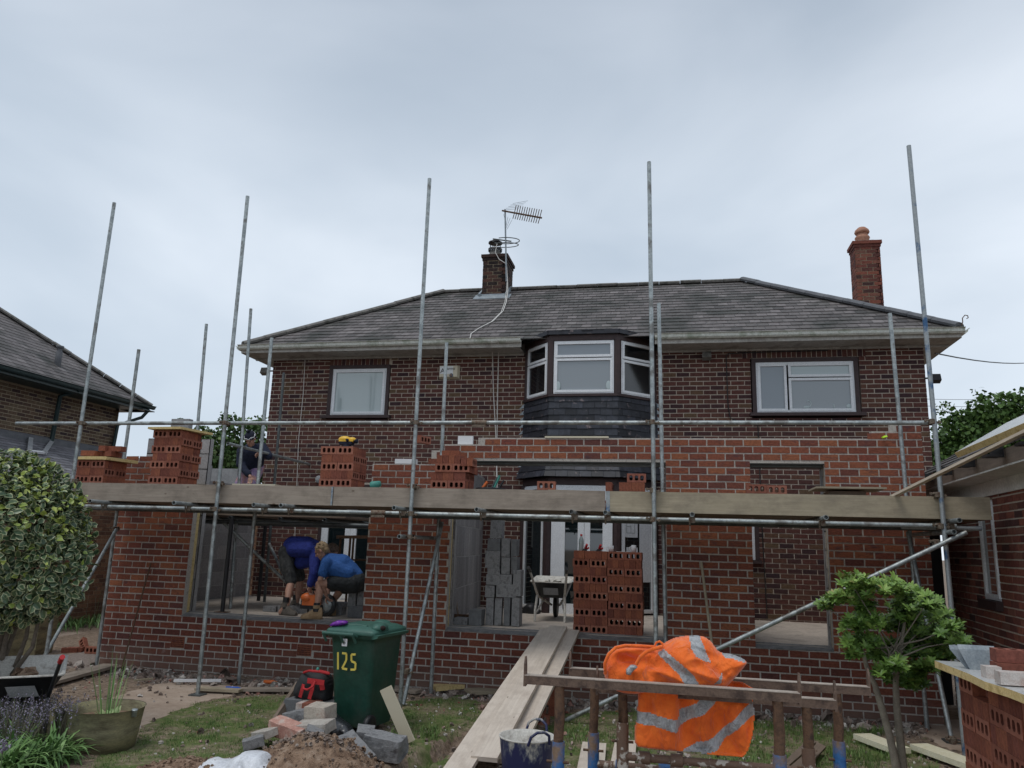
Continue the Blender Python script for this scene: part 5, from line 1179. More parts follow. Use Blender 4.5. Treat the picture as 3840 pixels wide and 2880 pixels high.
for z, w, d in ((.975, .29, .355), (1.0, .297, .36), (1.02, .285, .345), (1.045, .24, .28), (1.055, .21, .25)):
    pts = []
    for cx, cy, a0 in ((w-.05, d-.05, 0), (-w+.05, d-.05, 90), (-w+.05, -d+.05, 180), (w-.05, -d+.05, 270)):
        for k in range(4): a = R(a0+k*30); pts.append(BT_(cx+.05*math.cos(a), cy+.05*math.sin(a), z))
    secs.append(pts)
q.loft(secs, 0, True)
q.ball(BT_(.235, -.15, 1.04), .075, .14, .05); q.ball(BT_(.0, .30, 1.03), .10, .1, .045); q.path([BT_(.14, -.24, 1.05), BT_(-.0, -.22, 1.058), BT_(-.14, -.24, 1.05)], .015, 8)
lid = put('lid', q, 'bin_lid', bin_); q = MB(); q.ball(BT_(.292, -.20, 1.045), .035, .05, .025); put('grip_hollow', q, 'hole', lid)
q = MB(); q.path([BT_(-.27, -.43, .985), BT_(.10, -.43, .985)], .016, 10)
for x in (-.26, -.06, .09): q.path([BT_(x, -.43, .985), BT_(x, -.36, .96)], .016, 8); q.path([BT_(x, -.43, .975), BT_(x+.0, -.37, .90)], .013, 6)
put('handle', q, 'bin_lid', bin_)
q = MB(); q.loft([[BT_(.25, -.33, .94), BT_(.33, -.36, .955), BT_(.33, .30, .955), BT_(.25, .30, .94)], [BT_(.25, -.33, .985), BT_(.345, -.36, .985), BT_(.345, .30, .985), BT_(.25, .30, .985)]]); put('rim', q, 'bin_lid', bin_)
for x in (-.235, .235):
    q = MB(); a = BT_(x, -.24, .10); q.lathe(a-BM_@V3((.03, 0, 0)), [(.001, 0), (.06, 0), (.085, .004), (.10, .012), (.10, .048), (.085, .056), (.06, .06), (.001, .06)], 20, axis=BM_@V3((1, 0, 0))); put('wheel', q, 'black', bin_)
q = MB()   # tape numerals
def stroke(a, b, w=.020): A = BT_(a[0], -.335+.0, a[1]); B2 = BT_(b[0], -.335, b[1]); q.plank(A, B2, w, .003, BM_@V3((0, -1, 0)))
def fy(z): return -.26+(.335-.26)*-(z-.1)/.78
def stroke(a, b, w=.020):
    A = BT_(a[0], fy(a[1])+.026*(1-(a[1]-.1)/.78)-.005, a[1]); B2 = BT_(b[0], fy(b[1])+.026*(1-(b[1]-.1)/.78)-.005, b[1]); q.plank(A, B2, w, .003, BM_@V3((0, -1, 0)))
stroke((-.135, .79), (-.135, .62)); stroke((-.085, .785), (-.035, .785)); stroke((-.035, .785), (-.035, .72)); stroke((-.035, .72), (-.085, .635)); stroke((-.085, .635), (-.025, .63))
stroke((.075, .785), (.025, .78)); stroke((.025, .78), (.025, .715)); stroke((.025, .715), (.075, .70)); stroke((.075, .70), (.07, .635)); stroke((.07, .635), (.015, .63))
put('number', q, 'yellow_tape', bin_)
q = MB(); a = BT_(-.05, -.352, .895); q.obox(a, BM_@V3((.030, 0, 0)), BM_@V3((0, .002, 0)), (0, 0, .035)); stk = put('sticker', q, 'white', bin_)
put('lettering', text_mb('89', .036, BT_(-.073, -.356, .875), BM_@V3((1, 0, 0)), (0, 0, 1), .001), 'black', stk)
q = MB(); cp_ = BT_(-.20, -.28, 1.065); inflate(q, smooth_poly([(cp_.x-.10, cp_.z-.035), (cp_.x-.02, cp_.z+.035), (cp_.x+.10, cp_.z+.04), (cp_.x+.12, cp_.z), (cp_.x+.02, cp_.z-.025)], 1), cp_.y, .045, .008, .03, lambda x, z: .01*noise.noise(V3((x*30, z*30, 0))))
put('crisp_packet', q, 'purple_foil', label='crumpled purple crisp packet lying on the green bin lid', cat='packet')
q = MB(); a, b = PY(833, 1486, 7.28), PZ(884, 1604, .02); q.plank(a, b, .125, .022, V3((-.35, -1, .3))); put('skirting_board', q, 'cream', label='short cream board leaning against the green bin', cat='board', bevel=.003)

mat('pir_pale', (.70, .66, .46), (.78, .75, .58), 18, .9, 0, .4, .003)
# ================================================================ rubble heap by the bin
def soilheap(name, cx, cy, rx, ry, h, label, cat, mats_, res=.03, base=-.03, seed=0, amp=.35, kind=None):
    q = MB(); nx = int(2*rx/res)+1; ny = int(2*ry/res)+1; vs = []; fs = []
    for i in range(ny+1):
        for j in range(nx+1):
            x = cx-rx+2*rx*j/nx; y = cy-ry+2*ry*i/ny; r_ = math.hypot((x-cx)/rx, (y-cy)/ry)
            w_ = 1+amp*noise.noise(V3((x*2.4+seed, y*2.4, seed))); z = h*max(0, 1-(r_/w_)**1.6)
            z += (noise.noise(V3((x*8, y*8, seed)))*.05+noise.noise(V3((x*20, y*20, seed)))*.03+abs(noise.noise(V3((x*45, y*45, seed))))*.018)*min(1, z*8)*(h/.3)
            vs.append((x, y, gh(x, y)+base+z))
    for i in range(ny):
        for j in range(nx): a = i*(nx+1)+j; fs.append((a, a+1, a+nx+2, a+nx+1))
    q.mesh(vs, fs, 0, .5, True)
    for _k in range(520):
        x = cx+rng.uniform(-rx, rx)*.9; y = cy+rng.uniform(-ry, ry)*.9; r_ = math.hypot((x-cx)/rx, (y-cy)/ry)
        if r_ > .95: continue
        j = int((x-cx+rx)/(2*rx)*nx); i = int((y-cy+ry)/(2*ry)*ny); s = rng.uniform(.008, .028)*rng.uniform(.6, 1.2); q.chunk((x, y, vs[i*(nx+1)+j][2]+s*.2), s, s*.8, s*.7)
    return put(name, q, mats_, label=label, cat=cat, kind=kind)
mat('soil', (.17, .105, .068), (.29, .19, .125), 9, .95, 0, 1.0, .02, c3=(.40, .29, .21))
hp = PZ(655, 1668, .1); soilheap('soil_heap', hp.x, hp.y+.15, .75, .62, .34, 'heap of brown soil in front of the green bin, rubble on it', 'heap', 'soil', .025, -.03, 3)
hp2 = PZ(480, 1665, .05); soilheap('soil_heap', hp2.x-.1, hp2.y-.15, .62, .35, .17, 'low mound of loose soil behind the white sack', 'heap', 'soil', .025, -.03, 8)
mat('old_mortar', (.50, .47, .42), (.36, .32, .28), 12, .95, 0, .8, .006); mat('brick_pink', (.42, .20, .16), (.52, .30, .24), 10, .9, 0, .7, .005, c3=(.55, .48, .42))
mat('concrete_cream', (.42, .37, .31), (.50, .45, .38), 9, .95, 0, .8, .006, c3=(.40, .30, .25))
def rub(px, py, Y, dims, rz_, rx_, ry_, label, m_='block', sub=.012):
    q = MB(); c = PY(px, py, Y); M_ = Matrix.Rotation(R(rz_), 3, 'Z') @ Matrix.Rotation(R(rx_), 3, 'X') @ Matrix.Rotation(R(ry_), 3, 'Y')
    hx, hy, hz = [d/2 for d in dims]; n_ = 4; gr = {}
    def P_(i, j, k):
        key = (i, j, k)
        if key not in gr:
            v_ = V3((hx*(2*i/n_-1), hy*(2*j/n_-1), hz*(2*k/n_-1))); gr[key] = c+M_@(v_*1.18+V3((noise.noise(c+v_*14), noise.noise(c*2+v_*14), noise.noise(c*3+v_*14)))*sub*(1.6 if (i == n_ and sub > .013) else .55))
        return gr[key]
    for a in range(n_):
        for b in range(n_):
            for f in (((a, b, 0), (a, b+1, 0), (a+1, b+1, 0), (a+1, b, 0)), ((a, b, n_), (a+1, b, n_), (a+1, b+1, n_), (a, b+1, n_)), ((a, 0, b), (a+1, 0, b), (a+1, 0, b+1), (a, 0, b+1)), ((a, n_, b), (a, n_, b+1), (a+1, n_, b+1), (a+1, n_, b)), ((0, a, b), (0, a, b+1), (0, a+1, b+1), (0, a+1, b)), ((n_, a, b), (n_, a+1, b), (n_, a+1, b+1), (n_, a, b+1))): q.face([P_(*t) for t in f])
    return put('rubble_block', q, m_, label=label, cat='rubble', group='broken blocks around the soil heap', weld=True, bevel=.004)
rub(655, 1551, 7.25, (.28, .16, .13), -8, 0, -14, 'grey broken block resting on the pile left of the bin', 'block', .02); rub(692, 1539, 7.20, (.20, .16, .12), -12, 5, -3, 'cream-topped broken block, highest of the rubble beside the bin', 'concrete_cream')
rub(624, 1577, 6.95, (.30, .13, .11), -12, 10, 10, 'pink old brick slab on the soil heap', 'brick_pink'); rub(678, 1571, 7.0, (.30, .16, .08), -6, 6, -8, 'white mortar-covered slab behind the pink brick', 'old_mortar'); rub(676, 1597, 6.85, (.13, .13, .16), 25, 8, 12, 'grey lump below the white mortar slab')
rub(765, 1630, 6.55, (.15, .15, .30), 30, -62, -28, 'tilted grey block at the right foot of the soil heap'); rub(831, 1612, 6.75, (.28, .15, .15), -8, 6, 6, 'rough-faced grey block in front of the bin wheel', 'block', .02); rub(788, 1592, 7.0, (.13, .15, .13), 18, 12, 6, 'grey block between black plastic and bin wheel')
rub(572, 1585, 6.85, (.16, .12, .06), -20, 6, -12, 'flat whitish lump at the left edge of the rubble', 'old_mortar'); rub(548, 1603, 6.7, (.15, .1, .07), 30, 0, -12, 'grey lump low at the left edge of the soil heap'); rub(640, 1533, 7.75, (.16, .2, .2), 5, 0, 0, 'grey block under the tool bag', 'block_dark', .004)
for k, (px, py, l_) in enumerate(((655, 1528, 'left'), (668, 1528, 'middle'), (681, 1528, 'right'))): p = PY(px, py, 7.6); q = MB(); q.obox(p, (.033, 0, 0), (0, .10, 0), (0, 0, .055)); put('old_brick', q, ['white_brick', 'brick_loose', 'brick_loose'][k], label=f'{l_} of three upright old bricks under the tool bag', cat='brick', bevel=.004)
q = MB(); q.box(PY(648, 1500, 7.62).x, PY(716, 1500, 7.62).x, 7.60, 8.0, 0, PY(690, 1516, 7.62).z-.012); put('timber_block', q, 'block_dark', label='flat dark slab carrying the tool bag beside the bin', cat='slab')
# tool bag
tbp = pxpoly([(637, 1500), (640, 1480), (648, 1466), (657, 1452), (662, 1449), (690, 1450), (712, 1455), (718, 1475), (716, 1505), (712, 1516), (680, 1514), (650, 1509)], 7.8)
tbag = thing('tool_bag', 'open black tool bag with red straps and red zip beside the green bin', 'bag', (PY(680, 1512, 7.8).x, 7.8, PY(680, 1514, 7.8).z))
q = MB(); inflate(q, smooth_poly(tbp, 2), 7.8, .15, .012, .10, lambda x, z: .012*noise.noise(V3((x*14, z*14, 2))), None); put('body', q, 'bag_black', tbag)
def strip(q, pts, w, t=.006, up=None, mi=0):
    pts = [V3(p) for p in pts]
    for i in range(len(pts)-1):
        q.plank(pts[i], pts[i+1]+(pts[i+1]-pts[i]).normalized()*.002, w, t, up or (0, -1, 0), mi)
def bagp(px, py, o_=.16): return PY(px, py, 7.8-o_-.035)
q = MB(); strip(q, [bagp(656, 1478), bagp(652, 1492, .165), bagp(648, 1506, .155)], .035); strip(q, [bagp(677, 1474), bagp(674, 1490, .17), bagp(668, 1510, .16)], .038); strip(q, [bagp(664, 1470), bagp(700, 1475, .165)], .05); strip(q, [bagp(694, 1474), bagp(697, 1490, .15)], .05)
q.path([bagp(655, 1480, .17), bagp(656, 1488, .22), bagp(664, 1490, .23), bagp(676, 1483, .22), bagp(681, 1472, .18)], .011, 8); put('strap', q, 'bag_red', tbag)
q = MB(); q.path([bagp(656, 1453, .05), bagp(668, 1449, .12), bagp(690, 1451, .13), bagp(712, 1456, .10)], .012, 8); q.path([bagp(660, 1451, -.05), bagp(690, 1449, -.02), bagp(712, 1454, .0)], .012, 8); put('zip', q, 'bag_red', tbag)
q = MB(); q.lathe(PY(686, 1452, 7.78), [(.001, -.03), (.018, -.03), (.018, .03), (.012, .045), (.001, .05)], 10); put('spray_can', q, 'teal', label='small teal cap poking out of the tool bag', cat='can')
# black plastic sheet
q = MB(); inflate(q, smooth_poly(pxpoly([(660, 1530), (690, 1518), (712, 1522), (722, 1540), (738, 1555), (752, 1563), (764, 1580), (768, 1600), (758, 1612), (738, 1606), (722, 1590), (706, 1575), (700, 1556), (680, 1545)], 7.28), 1), 7.28, .10, .012, .07,
    lambda x, z: .045*noise.noise(V3((x*9, z*9, 1)))+.03*abs(noise.noise(V3((x*22, z*22, 4)))))
glassy('black_sheet', (.02, .022, .026), .35, .3); put('plastic_sheet', q, 'black_sheet', label='crumpled black plastic sheet between the rubble and the bin', cat='plastic sheet')
# white sack
q = MB(); yw = 5.75; inflate(q, smooth_poly(pxpoly([(380, 1665), (420, 1655), (440, 1645), (462, 1634), (466, 1641), (500, 1640), (515, 1630), (530, 1622), (560, 1623), (575, 1632), (584, 1645), (600, 1665), (610, 1720), (380, 1720)], yw), 1), yw, .20, .014, .16,
    lambda x, z: .06*noise.noise(V3((x*6, z*6, 1)))+.07*abs(noise.noise(V3((x*13+z*9, z*6, 4))))+.03*abs(noise.noise(V3((x*30, z*24, 5)))))
mat('sack_white', (.62, .64, .68), (.74, .76, .79), 6, .5, 0, .2, .003); put('rubble_sack', q, 'sack_white', label='crumpled white plastic sack at the bottom edge before the soil', cat='sack')

# ================================================================ planks on the ground
def gpl(a, b, w, t, m_, label, name='plank', up=(0, 0, 1), cat='plank'): q = MB(); q.plank(a, b, w, t, up); return put(name, q, m_, label=label, cat=cat, bevel=.003)
def rp(px, py, z): return PZ(px, py, z)
tops = V3((0, 0, 0))
def ramp_pl(pt, zt_, pb, zb__, label, ext=.5): a = PY(pt[0], pt[1], 10.08); a.z = zt_; b = PZ(pb[0], pb[1], zb__); d = (b-a).normalized(); b = b+V3((d.x, d.y, d.z*.3))*ext; return gpl(a, b, .225, .038, 'wood_ramp', label)
ramp_pl((1187, 1362), .80, (1012, 1640), .07, 'left plank of the barrow ramp up to the slab', .35); ramp_pl((1206, 1362), .84, (1049, 1636), .115, 'middle plank lying on top of the barrow ramp', .05); ramp_pl((1233, 1364), .80, (1106, 1625), .07, 'right plank of the barrow ramp, behind the tub', .25)
gpl(PZ(240, 1437, .06), PZ(-20, 1507, .05), .225, .038, 'wood_grey', 'long plank on the soil under the left wheelbarrow')
gpl(PZ(425, 1487, .05), PZ(520, 1492, .05), .12, .03, 'wood_tan', 'tan timber lying at the wall foot left of the bin'); gpl(PZ(500, 1489, .04), PZ(655, 1489, .04), .15, .03, 'wood_grey', 'grey timber at the wall foot behind the tool bag')
q = MB(); q.plank(PZ(376, 1470, .06), PZ(478, 1470, .06), .05, .03); put('plastic_trim', q, 'white', label='white plastic trim lying at the wall foot', cat='trim')
q = MB(); q.plank(PZ(290, 1470, .05), PZ(330, 1466, .05), .03, .02); put('stick', q, 'wood_tan', label='short pale stick on the rubble left of the white trim', cat='stick')
gpl(PZ(780, 1478, .04), PZ(905, 1494, .04), .16, .035, 'wood_grey', 'weathered timber behind the bin and scaffold poles')
gpl(PZ(585, 1572, .03), PY(646, 1478, 7.95), .07, .045, 'wood_dark', 'dark timber leaning against the tool bag', up=(1, -.3, .2))
gpl(PZ(1010, 1494, .05), PZ(1110, 1490, .05), .28, .035, 'wood_tan', 'flat pale board on the ground left of the ramp')
gpl(PZ(1284, 1608, .05), PZ(1262, 1760, .05), .22, .035, 'wood_ramp', 'pale board on the grass between the trestle legs'); gpl(PZ(1352, 1602, .05), PZ(1330, 1760, .05), .20, .035, 'wood_ramp', 'second pale board on the grass under the jacket')
for (a, b, l_, w) in ((PZ(935, 1486, .05), PZ(1018, 1478, .07), 'yellow foam insulation scrap at the wall left of the ramp', .22), (PZ(1098, 1479, .05), PZ(1132, 1479, .05), 'small yellow insulation scrap near the ramp', .15), (PZ(1862, 1590, .06), PZ(1948, 1622, .06), 'upper white-edged insulation strip on the grass at the right', .20), (PZ(1985, 1612, .06), PZ(2125, 1662, .06), 'lower white-edged insulation strip on the grass at the right', .20)):
    q = MB(); q.plank(a, b, w, .05); put('insulation_strip', q, 'pir_yellow' if 'yellow' in l_ else 'pir_pale', label=l_, cat='board'); q2 = MB(); q2.plank(a+V3((0, 0, .028)), b+V3((0, 0, .028)), w*.99, .004); put('foil_face', q2, 'lead', bpy.data.objects[-1] if 0 else None, label='foil top of the '+l_, cat='foil') if 0 else None
q = MB(); q.plank(PZ(1712, 1660, .05), PZ(1765, 1606, .10), .16, .03, (.3, -.2, 1)); q.plank(PZ(1700, 1655, .16), PZ(1760, 1604, .18), .02, .03, (.3, -.2, 1)); put('broken_board', q, 'wood_dark', label='broken dark slab propped in the grass between the right trestle legs', cat='board')
# tools leaning on the wall
q = MB(); q.path([PZ(262, 1447, .02), PY(326, 1216, 9.96)], .011, 8); put('iron_rod', q, 'rust', label='thin rusty rod leaning on the brick wall at the left', cat='rod')
q = MB(); q.path([PY(1515, 1215, 9.96), PY(1536, 1378, 9.66), PY(1550, 1480, 9.45)], .017, 8); put('pole', q, 'wood_tan', label='pale wooden pole leaning on the wall right of the brick block', cat='pole')
br_ = thing('broom', 'brown broom leaning on the grey block partition in the middle opening', 'broom', PZ(992, 1335, .77)); q = MB(); q.path([PY(990, 1332, 10.9), PY(975, 1210, 11.3)], .013, 8); put('handle', q, 'wood_dark', br_); p = PZ(992, 1338, .80); q = MB(); q.obox(p+V3((0, 0, .05)), (.14, 0, 0), (0, .03, 0), (0, 0, .02)); q.loft([[p+V3((a*.15, b*.04, -.03)) for a, b in ((-1, -1), (1, -1), (1, 1), (-1, 1))], [p+V3((a*.135, b*.025, .035)) for a, b in ((-1, -1), (1, -1), (1, 1), (-1, 1))]]); put('bristles', q, 'rust', br_)

# ================================================================ WHEELBARROWS
mat('tray_cement', (.50, .48, .43), (.62, .60, .55), 9, .9, 0, .6, .004, c3=(.35, .32, .28))
def barrow(loc, rz_, label, grip='red', fill=True, sc_=1):
    loc = V3(loc); M_ = Matrix.Rotation(rz_, 3, 'Z')*sc_; T = lambda x, y, z: loc+M_@V3((x, y, z)); b = thing('wheelbarrow', label, 'wheelbarrow', loc)
    def rr(w, y0, y1, z0, z1, r_=.06):
        out = []; 
        for cx, cy, a0 in ((w-r_, y1-r_, 0), (-w+r_, y1-r_, 90), (-w+r_, y0+r_, 180), (w-r_, y0+r_, 270)):
            for k in range(4): a = R(a0+k*30); y = cy+r_*math.sin(a); out.append(T(cx+r_*math.cos(a), y, z0+(z1-z0)*(y-y0)/(y1-y0)))
        return out
    q = MB(); q.loft([rr(.20, -.18, .30, .36, .34), rr(.32, -.40, .52, .60, .66), rr(.335, -.42, .54, .605, .665)], 0, True, caps=False); q.face(rr(.20, -.18, .30, .36, .34)[::-1]); tr = put('tray', q, 'black_plastic', b)
    q = MB(); q.loft([rr(.335, -.42, .54, .607, .667), rr(.34, -.425, .545, .622, .682), rr(.31, -.39, .51, .622, .682), rr(.22, -.22, .32, .48, .48)], 0, True, caps=False); q.face(rr(.22, -.22, .32, .48, .48)); put('lining', q, 'tray_cement', tr)
    q = MB(); q.obox(T(0, -.345, .47), M_@V3((.12, 0, 0)), M_@V3((0, .004, 0)), V3((0, -.035, .05))); put('name_plate', q, 'render_grey', tr)
    for s_ in (-1, 1):
        q = MB(); q.path([T(s_*.29, -.80, .80), T(s_*.27, -.62, .68), T(s_*.22, -.30, .40), T(s_*.17, .05, .32), T(s_*.07, .52, .20)], .017, 8); q.path([T(s_*.22, -.30, .42), T(s_*.24, -.40, .18), T(s_*.24, -.42, .0)], .018, 8); q.path([T(s_*.24, -.41, .10), T(s_*.15, .0, .31)], .012, 6); fr_ = put('frame', q, 'tray_cement' if fill == 2 else 'black_plastic', b)
        q = MB(); q.path([T(s_*.30, -.92, .85), T(s_*.285, -.78, .79)], .022, 8); put('grip', q, grip, fr_)
    q = MB(); q.lathe(T(-.035, .56, .185), [(.05, .0), (.14, .0), (.17, .01), (.185, .02), (.185, .05), (.17, .06), (.14, .07), (.05, .07)], 20, axis=M_@V3((1, 0, 0))); wh = put('wheel', q, 'black', b); q = MB(); q.lathe(T(-.03, .56, .185), [(.001, 0), (.06, 0), (.06, .06), (.001, .06)], 12, axis=M_@V3((1, 0, 0))); put('rim', q, 'rust', wh)
    q = MB()
    for k in range(9): a_ = rng.uniform(0, 6.28); rr_ = rng.uniform(0, .15); q.chunk(T(rr_*math.cos(a_), .08+rr_*math.sin(a_)*1.2, .55), .09, .08, .05)
    put('sand_load', q, 'soil' if fill == 1 else 'tray_cement', b); return b
bl = PZ(-18, 1606, 0); barrow((bl.x+.02, bl.y+.25, gz(bl.x, bl.y)), R(40), 'black wheelbarrow with red grips on the soil at the left edge', 'red', 1, .93)
bl = PZ(1188, 1342, .77); barrow((bl.x, bl.y+.22, .772), R(3), 'cement-smeared wheelbarrow on the slab behind the plank ramp', 'black', 2, .9)
q = MB(); p = PY(1212, 1275, 11.5); q.path([p, p+V3((.14, .1, .12)), p+V3((.24, .1, .13))], .016, 8); put('spade', q, 'steel_blue', label='spade with blue handle stuck in the slab wheelbarrow', cat='spade')
q = MB(); inflate(q, smooth_poly(pxpoly([(1125, 1330), (1130, 1310), (1143, 1300), (1160, 1302), (1168, 1325), (1180, 1340)], 12.7), 1), 12.7, .15, .02, .08, lambda x, z: .05*noise.noise(V3((x*8, z*8, 1)))); put('cloth_heap', q, 'black', label='dark heap of cloth on the slab behind the wheelbarrow', cat='cloth')

mat('paper', (.62,.64,.66),(.68,.70,.72),5,.8,0,.1)
# ================================================================ THINGS ON THE DECK AND STACKS
lv = thing('optical_level', 'yellow and black optical level standing on a brick stack', 'level', (p3.x+.30, 9.15, DZ+7*(BH+.001)))
c = V3((p3.x+.30, 9.10, DZ+7*(BH+.001))); q = MB(); q.ball(c+V3((-.04, 0, .105)), .085, .05, .045, 16); q.ball(c+V3((.06, 0, .10)), .06, .04, .035, 12); q.box(c.x-.10, c.x+.09, c.y-.045, c.y+.045, c.z+.075, c.z+.10); put('cover', q, 'yellow', lv, bevel=.004)
q = MB(); q.box(c.x-.09, c.x+.075, c.y-.05, c.y+.05, c.z+.035, c.z+.074); q.lathe(c, [(.001, 0), (.06, 0), (.062, .02), (.05, .034), (.001, .034)], 20); q.lathe(c+V3((.085, 0, .085)), [(.001, 0), (.026, 0), (.028, .05), (.001, .052)], 14, axis=(1, 0, 0)); q.lathe(c+V3((-.115, 0, .075)), [(.001, 0), (.016, 0), (.016, .03), (.001, .03)], 12, axis=(1, 0, 0)); q.lathe(c+V3((.02, -.05, .09)), [(.001, 0), (.02, 0), (.018, .02), (.001, .022)], 12, axis=(0, -1, 0)); put('base', q, 'navy', lv)
sp = thing('mixing_tray', 'round black mixing tray on the deck, tools standing in it', 'tray', PY(1060, 1055, 9.1)); cc3 = PY(1060, 1058, 9.1); cc3.z = 2.50; q = MB(); q.lathe(cc3, [(.001, -.22), (.13, -.22), (.17, -.03), (.185, .0), (.18, .004), (.16, -.02), (.001, -.03)], 28); put('tray', q, 'black', sp)
for (dx, dz, m_, l_, r_) in ((.06, .16, 'teal', 'green-handled trowel standing in the black tray', .014), (-.09, .08, 'orange_plastic', 'orange tool handle lying in the black tray', .018), (.115, .10, 'black', 'black brush handle standing in the black tray', .013), (.03, .14, 'steel_dark', 'dark float handle in the middle of the black tray', .012)):
    q = MB(); q.path([cc3+V3((dx-.03, 0, -.02)), cc3+V3((dx+.02, 0, dz*.6)), cc3+V3((dx+.045, 0, dz))], r_, 8); put('hand_tool', q, m_, label=l_, cat='tool')
q = MB(); p = PY(812, 1050, 9.0); q.lathe(p+V3((-.06, 0, .0)), [(.05, 0), (.055, .02), (.035, .12), (.001, .125)], 14, axis=(.9, 0, .25)); put('tin', q, 'teal', label='dark green pot tipped over on the deck beside the third pole', cat='pot')
q = MB(); a, b = PY(1186, 1060, 8.9), PY(1300, 1063, 8.9); q.obox((a+b)/2+V3((0, .1, .0)), ((b-a)/2), (0, .16, 0), (0, 0, .009)); put('spot_board', q, 'wood_tan', label='thin mortar board on bricks in the middle of the deck', cat='board')
q = MB(); a, b = PY(1752, 1053, 8.95), PY(1915, 1055, 8.95); q.obox((a+b)/2+V3((.02, .22, .0)), ((b-a)/2*.93), (0, .26, .0), (0, 0, .010)); put('spot_board', q, 'wood_tan', label='large mortar board raised on a stand at the right of the deck', cat='board')
q = MB(); a, b = PY(1788, 1060, 9.1), PY(1868, 1060, 9.1); q.box(a.x, b.x, 9.05, 9.35, DZ+.001, a.z-.005); put('board_stand', q, 'bin_green' if 0 else 'wood_dark', label='dark stand under the large mortar board', cat='stand')
q = MB(); a, b = PY(506, 1046, 8.95), PY(598, 1047, 8.95); q.box(a.x, b.x, 8.9, 9.4, 2.475, 2.497); q.box(a.x+.3, b.x-.3, 9.0, 9.3, DZ, 2.474); put('foam_board', q, 'cream', label='white foam board on the deck before the masked worker', cat='board')
q = MB(); p = PY(1911, 944, 9.95); q.chunk(p, .045, .02, .018); put('line_block', q, 'hivis_green', label='bright yellow-green marker on top of the new wall', cat='marker')
q = MB(); q.obox(PY(1245, 945, 9.98)+V3((0, .03, .006)), (.42, 0, 0), (0, .03, 0), (0, 0, .012)); put('pale_batten', q, 'cream', label='pale batten lying on the new wall before the bay', cat='batten')
q = MB(); q.chunk(PY(1640, 958, 10.05), .02, .02, .02) if 0 else q.box(PY(990, 950, 10.1).x, PY(1022, 950, 10.1).x, 10.08, 10.12, 3.13, 3.28); put('foam_piece', q, 'white', label='grey-white insulation piece behind the stepped new wall', cat='board')
zs_ = .772+10*(BH+.001)
bt_ = thing('water_bottle', 'clear water bottle with red cap on the big brick block', 'bottle', PY(1255, 1212, 10.5)); c = PY(1255, 1212, 10.5); c.z = zs_+.001; q = MB(); q.lathe(c, [(.001, 0), (.032, 0), (.034, .02), (.031, .07), (.034, .10), (.032, .15), (.014, .19), (.014, .2)], 16); put('bottle', q, 'pane_blind', bt_); q = MB(); q.lathe(c, [(.016, .198), (.016, .222), (.001, .224)], 12); put('cap', q, 'red', bt_)
for px, l_ in ((1263, 'left'), (1293, 'right')):
    t = thing('spring_clamp', f'{l_} red and black clamp biting the top of the big brick block', 'clamp', PY(px, 1215, 10.3)); c = PY(px, 1212, 10.33); c.z = zs_; q = MB(); q.path([c+V3((0, .05, .02)), c+V3((.015, .0, .06)), c+V3((.03, -.02, .09))], .017, 8); q.path([c+V3((.02, .05, .03)), c+V3((.05, .03, .05))], .012, 6); put('handle', q, 'red', t); q = MB(); q.obox(c+V3((0, -.03, -.03)), (.03, 0, 0), (0, .022, 0), (0, 0, .05)); q.obox(c+V3((0, .0, .02)), (.02, 0, 0), (0, .05, 0), (0, 0, .014)); put('jaw', q, 'black', t, bevel=.004)
def mug(px, l_, r_=.036, h=.085): c = PY(px, 1215, 10.5); c.z = zs_+.001; t = thing('mug', l_, 'mug', c); q = MB(); q.lathe(c, [(.001, 0), (r_*.9, 0), (r_, h), (r_*.9, h), (r_*.82, .01), (.001, .01)], 18); put('cup', q, 'white', t); q = MB(); q.path([c+V3((-r_, 0, h*.8)), c+V3((-r_-.025, 0, h*.7)), c+V3((-r_-.025, 0, h*.35)), c+V3((-r_, 0, h*.25))], .005, 6); put('handle', q, 'white', t)
mug(1320, 'left white mug on the big brick block'); mug(1369, 'taller white cup at the right end of the big brick block', .032, .10)
q = MB(); c = PY(1345, 1212, 10.45); q.box(c.x-.08, c.x+.08, 10.4, 10.5, zs_+.001, zs_+.012); put('trowel', q, 'cable_white', label='pale flat tool lying between the two mugs', cat='tool')
# site drawings stuck behind the right light of the bay
d_ = (D_-C_).normalized(); n_ = V3((d_.y, -d_.x, 0)); w_ = (D_-C_).length
for k, (u0, u1, z0, z1, l_) in enumerate(((.12, .36, 2.42, 2.74, 'top left of the drawings stuck in the bay window'), (.40, .66, 2.45, 2.78, 'top right of the drawings stuck in the bay window'), (.12, .42, 2.02, 2.36, 'middle left drawing with yellow outline plan in the bay window'), (.46, .70, 1.30, 2.38, 'long white sheet hanging at the right of the bay window'), (.18, .42, 1.62, 1.86, 'lowest drawing in the bay window, above the brick block'))):
    q = MB(); q.obox(C_+d_*((u0+u1)/2)+n_*.022+V3((0, 0, (z0+z1)/2)), d_*(u1-u0)/2, n_*.0015, V3((0, 0, (z1-z0)/2)))
    t = put('drawing', q, 'paper', label=l_, cat='paper'); q = MB()
    if k in (0, 2, 4):
        for a, b, c_2, e_2 in ((.2, .8, .2, .22), (.2, .8, .78, .8), (.2, .22, .2, .8), (.78, .8, .2, .8), (.5, .52, .2, .6), (.2, .5, .5, .52)):
            q.obox(C_+d_*(u0+(u1-u0)*(a+b)/2)+n_*.0245+V3((0, 0, z0+(z1-z0)*(c_2+e_2)/2)), d_*(u1-u0)*(b-a)/2, n_*.0005, V3((0, 0, (z1-z0)*(e_2-c_2)/2)))
        put('plan_lines', q, 'steel_dark', t)
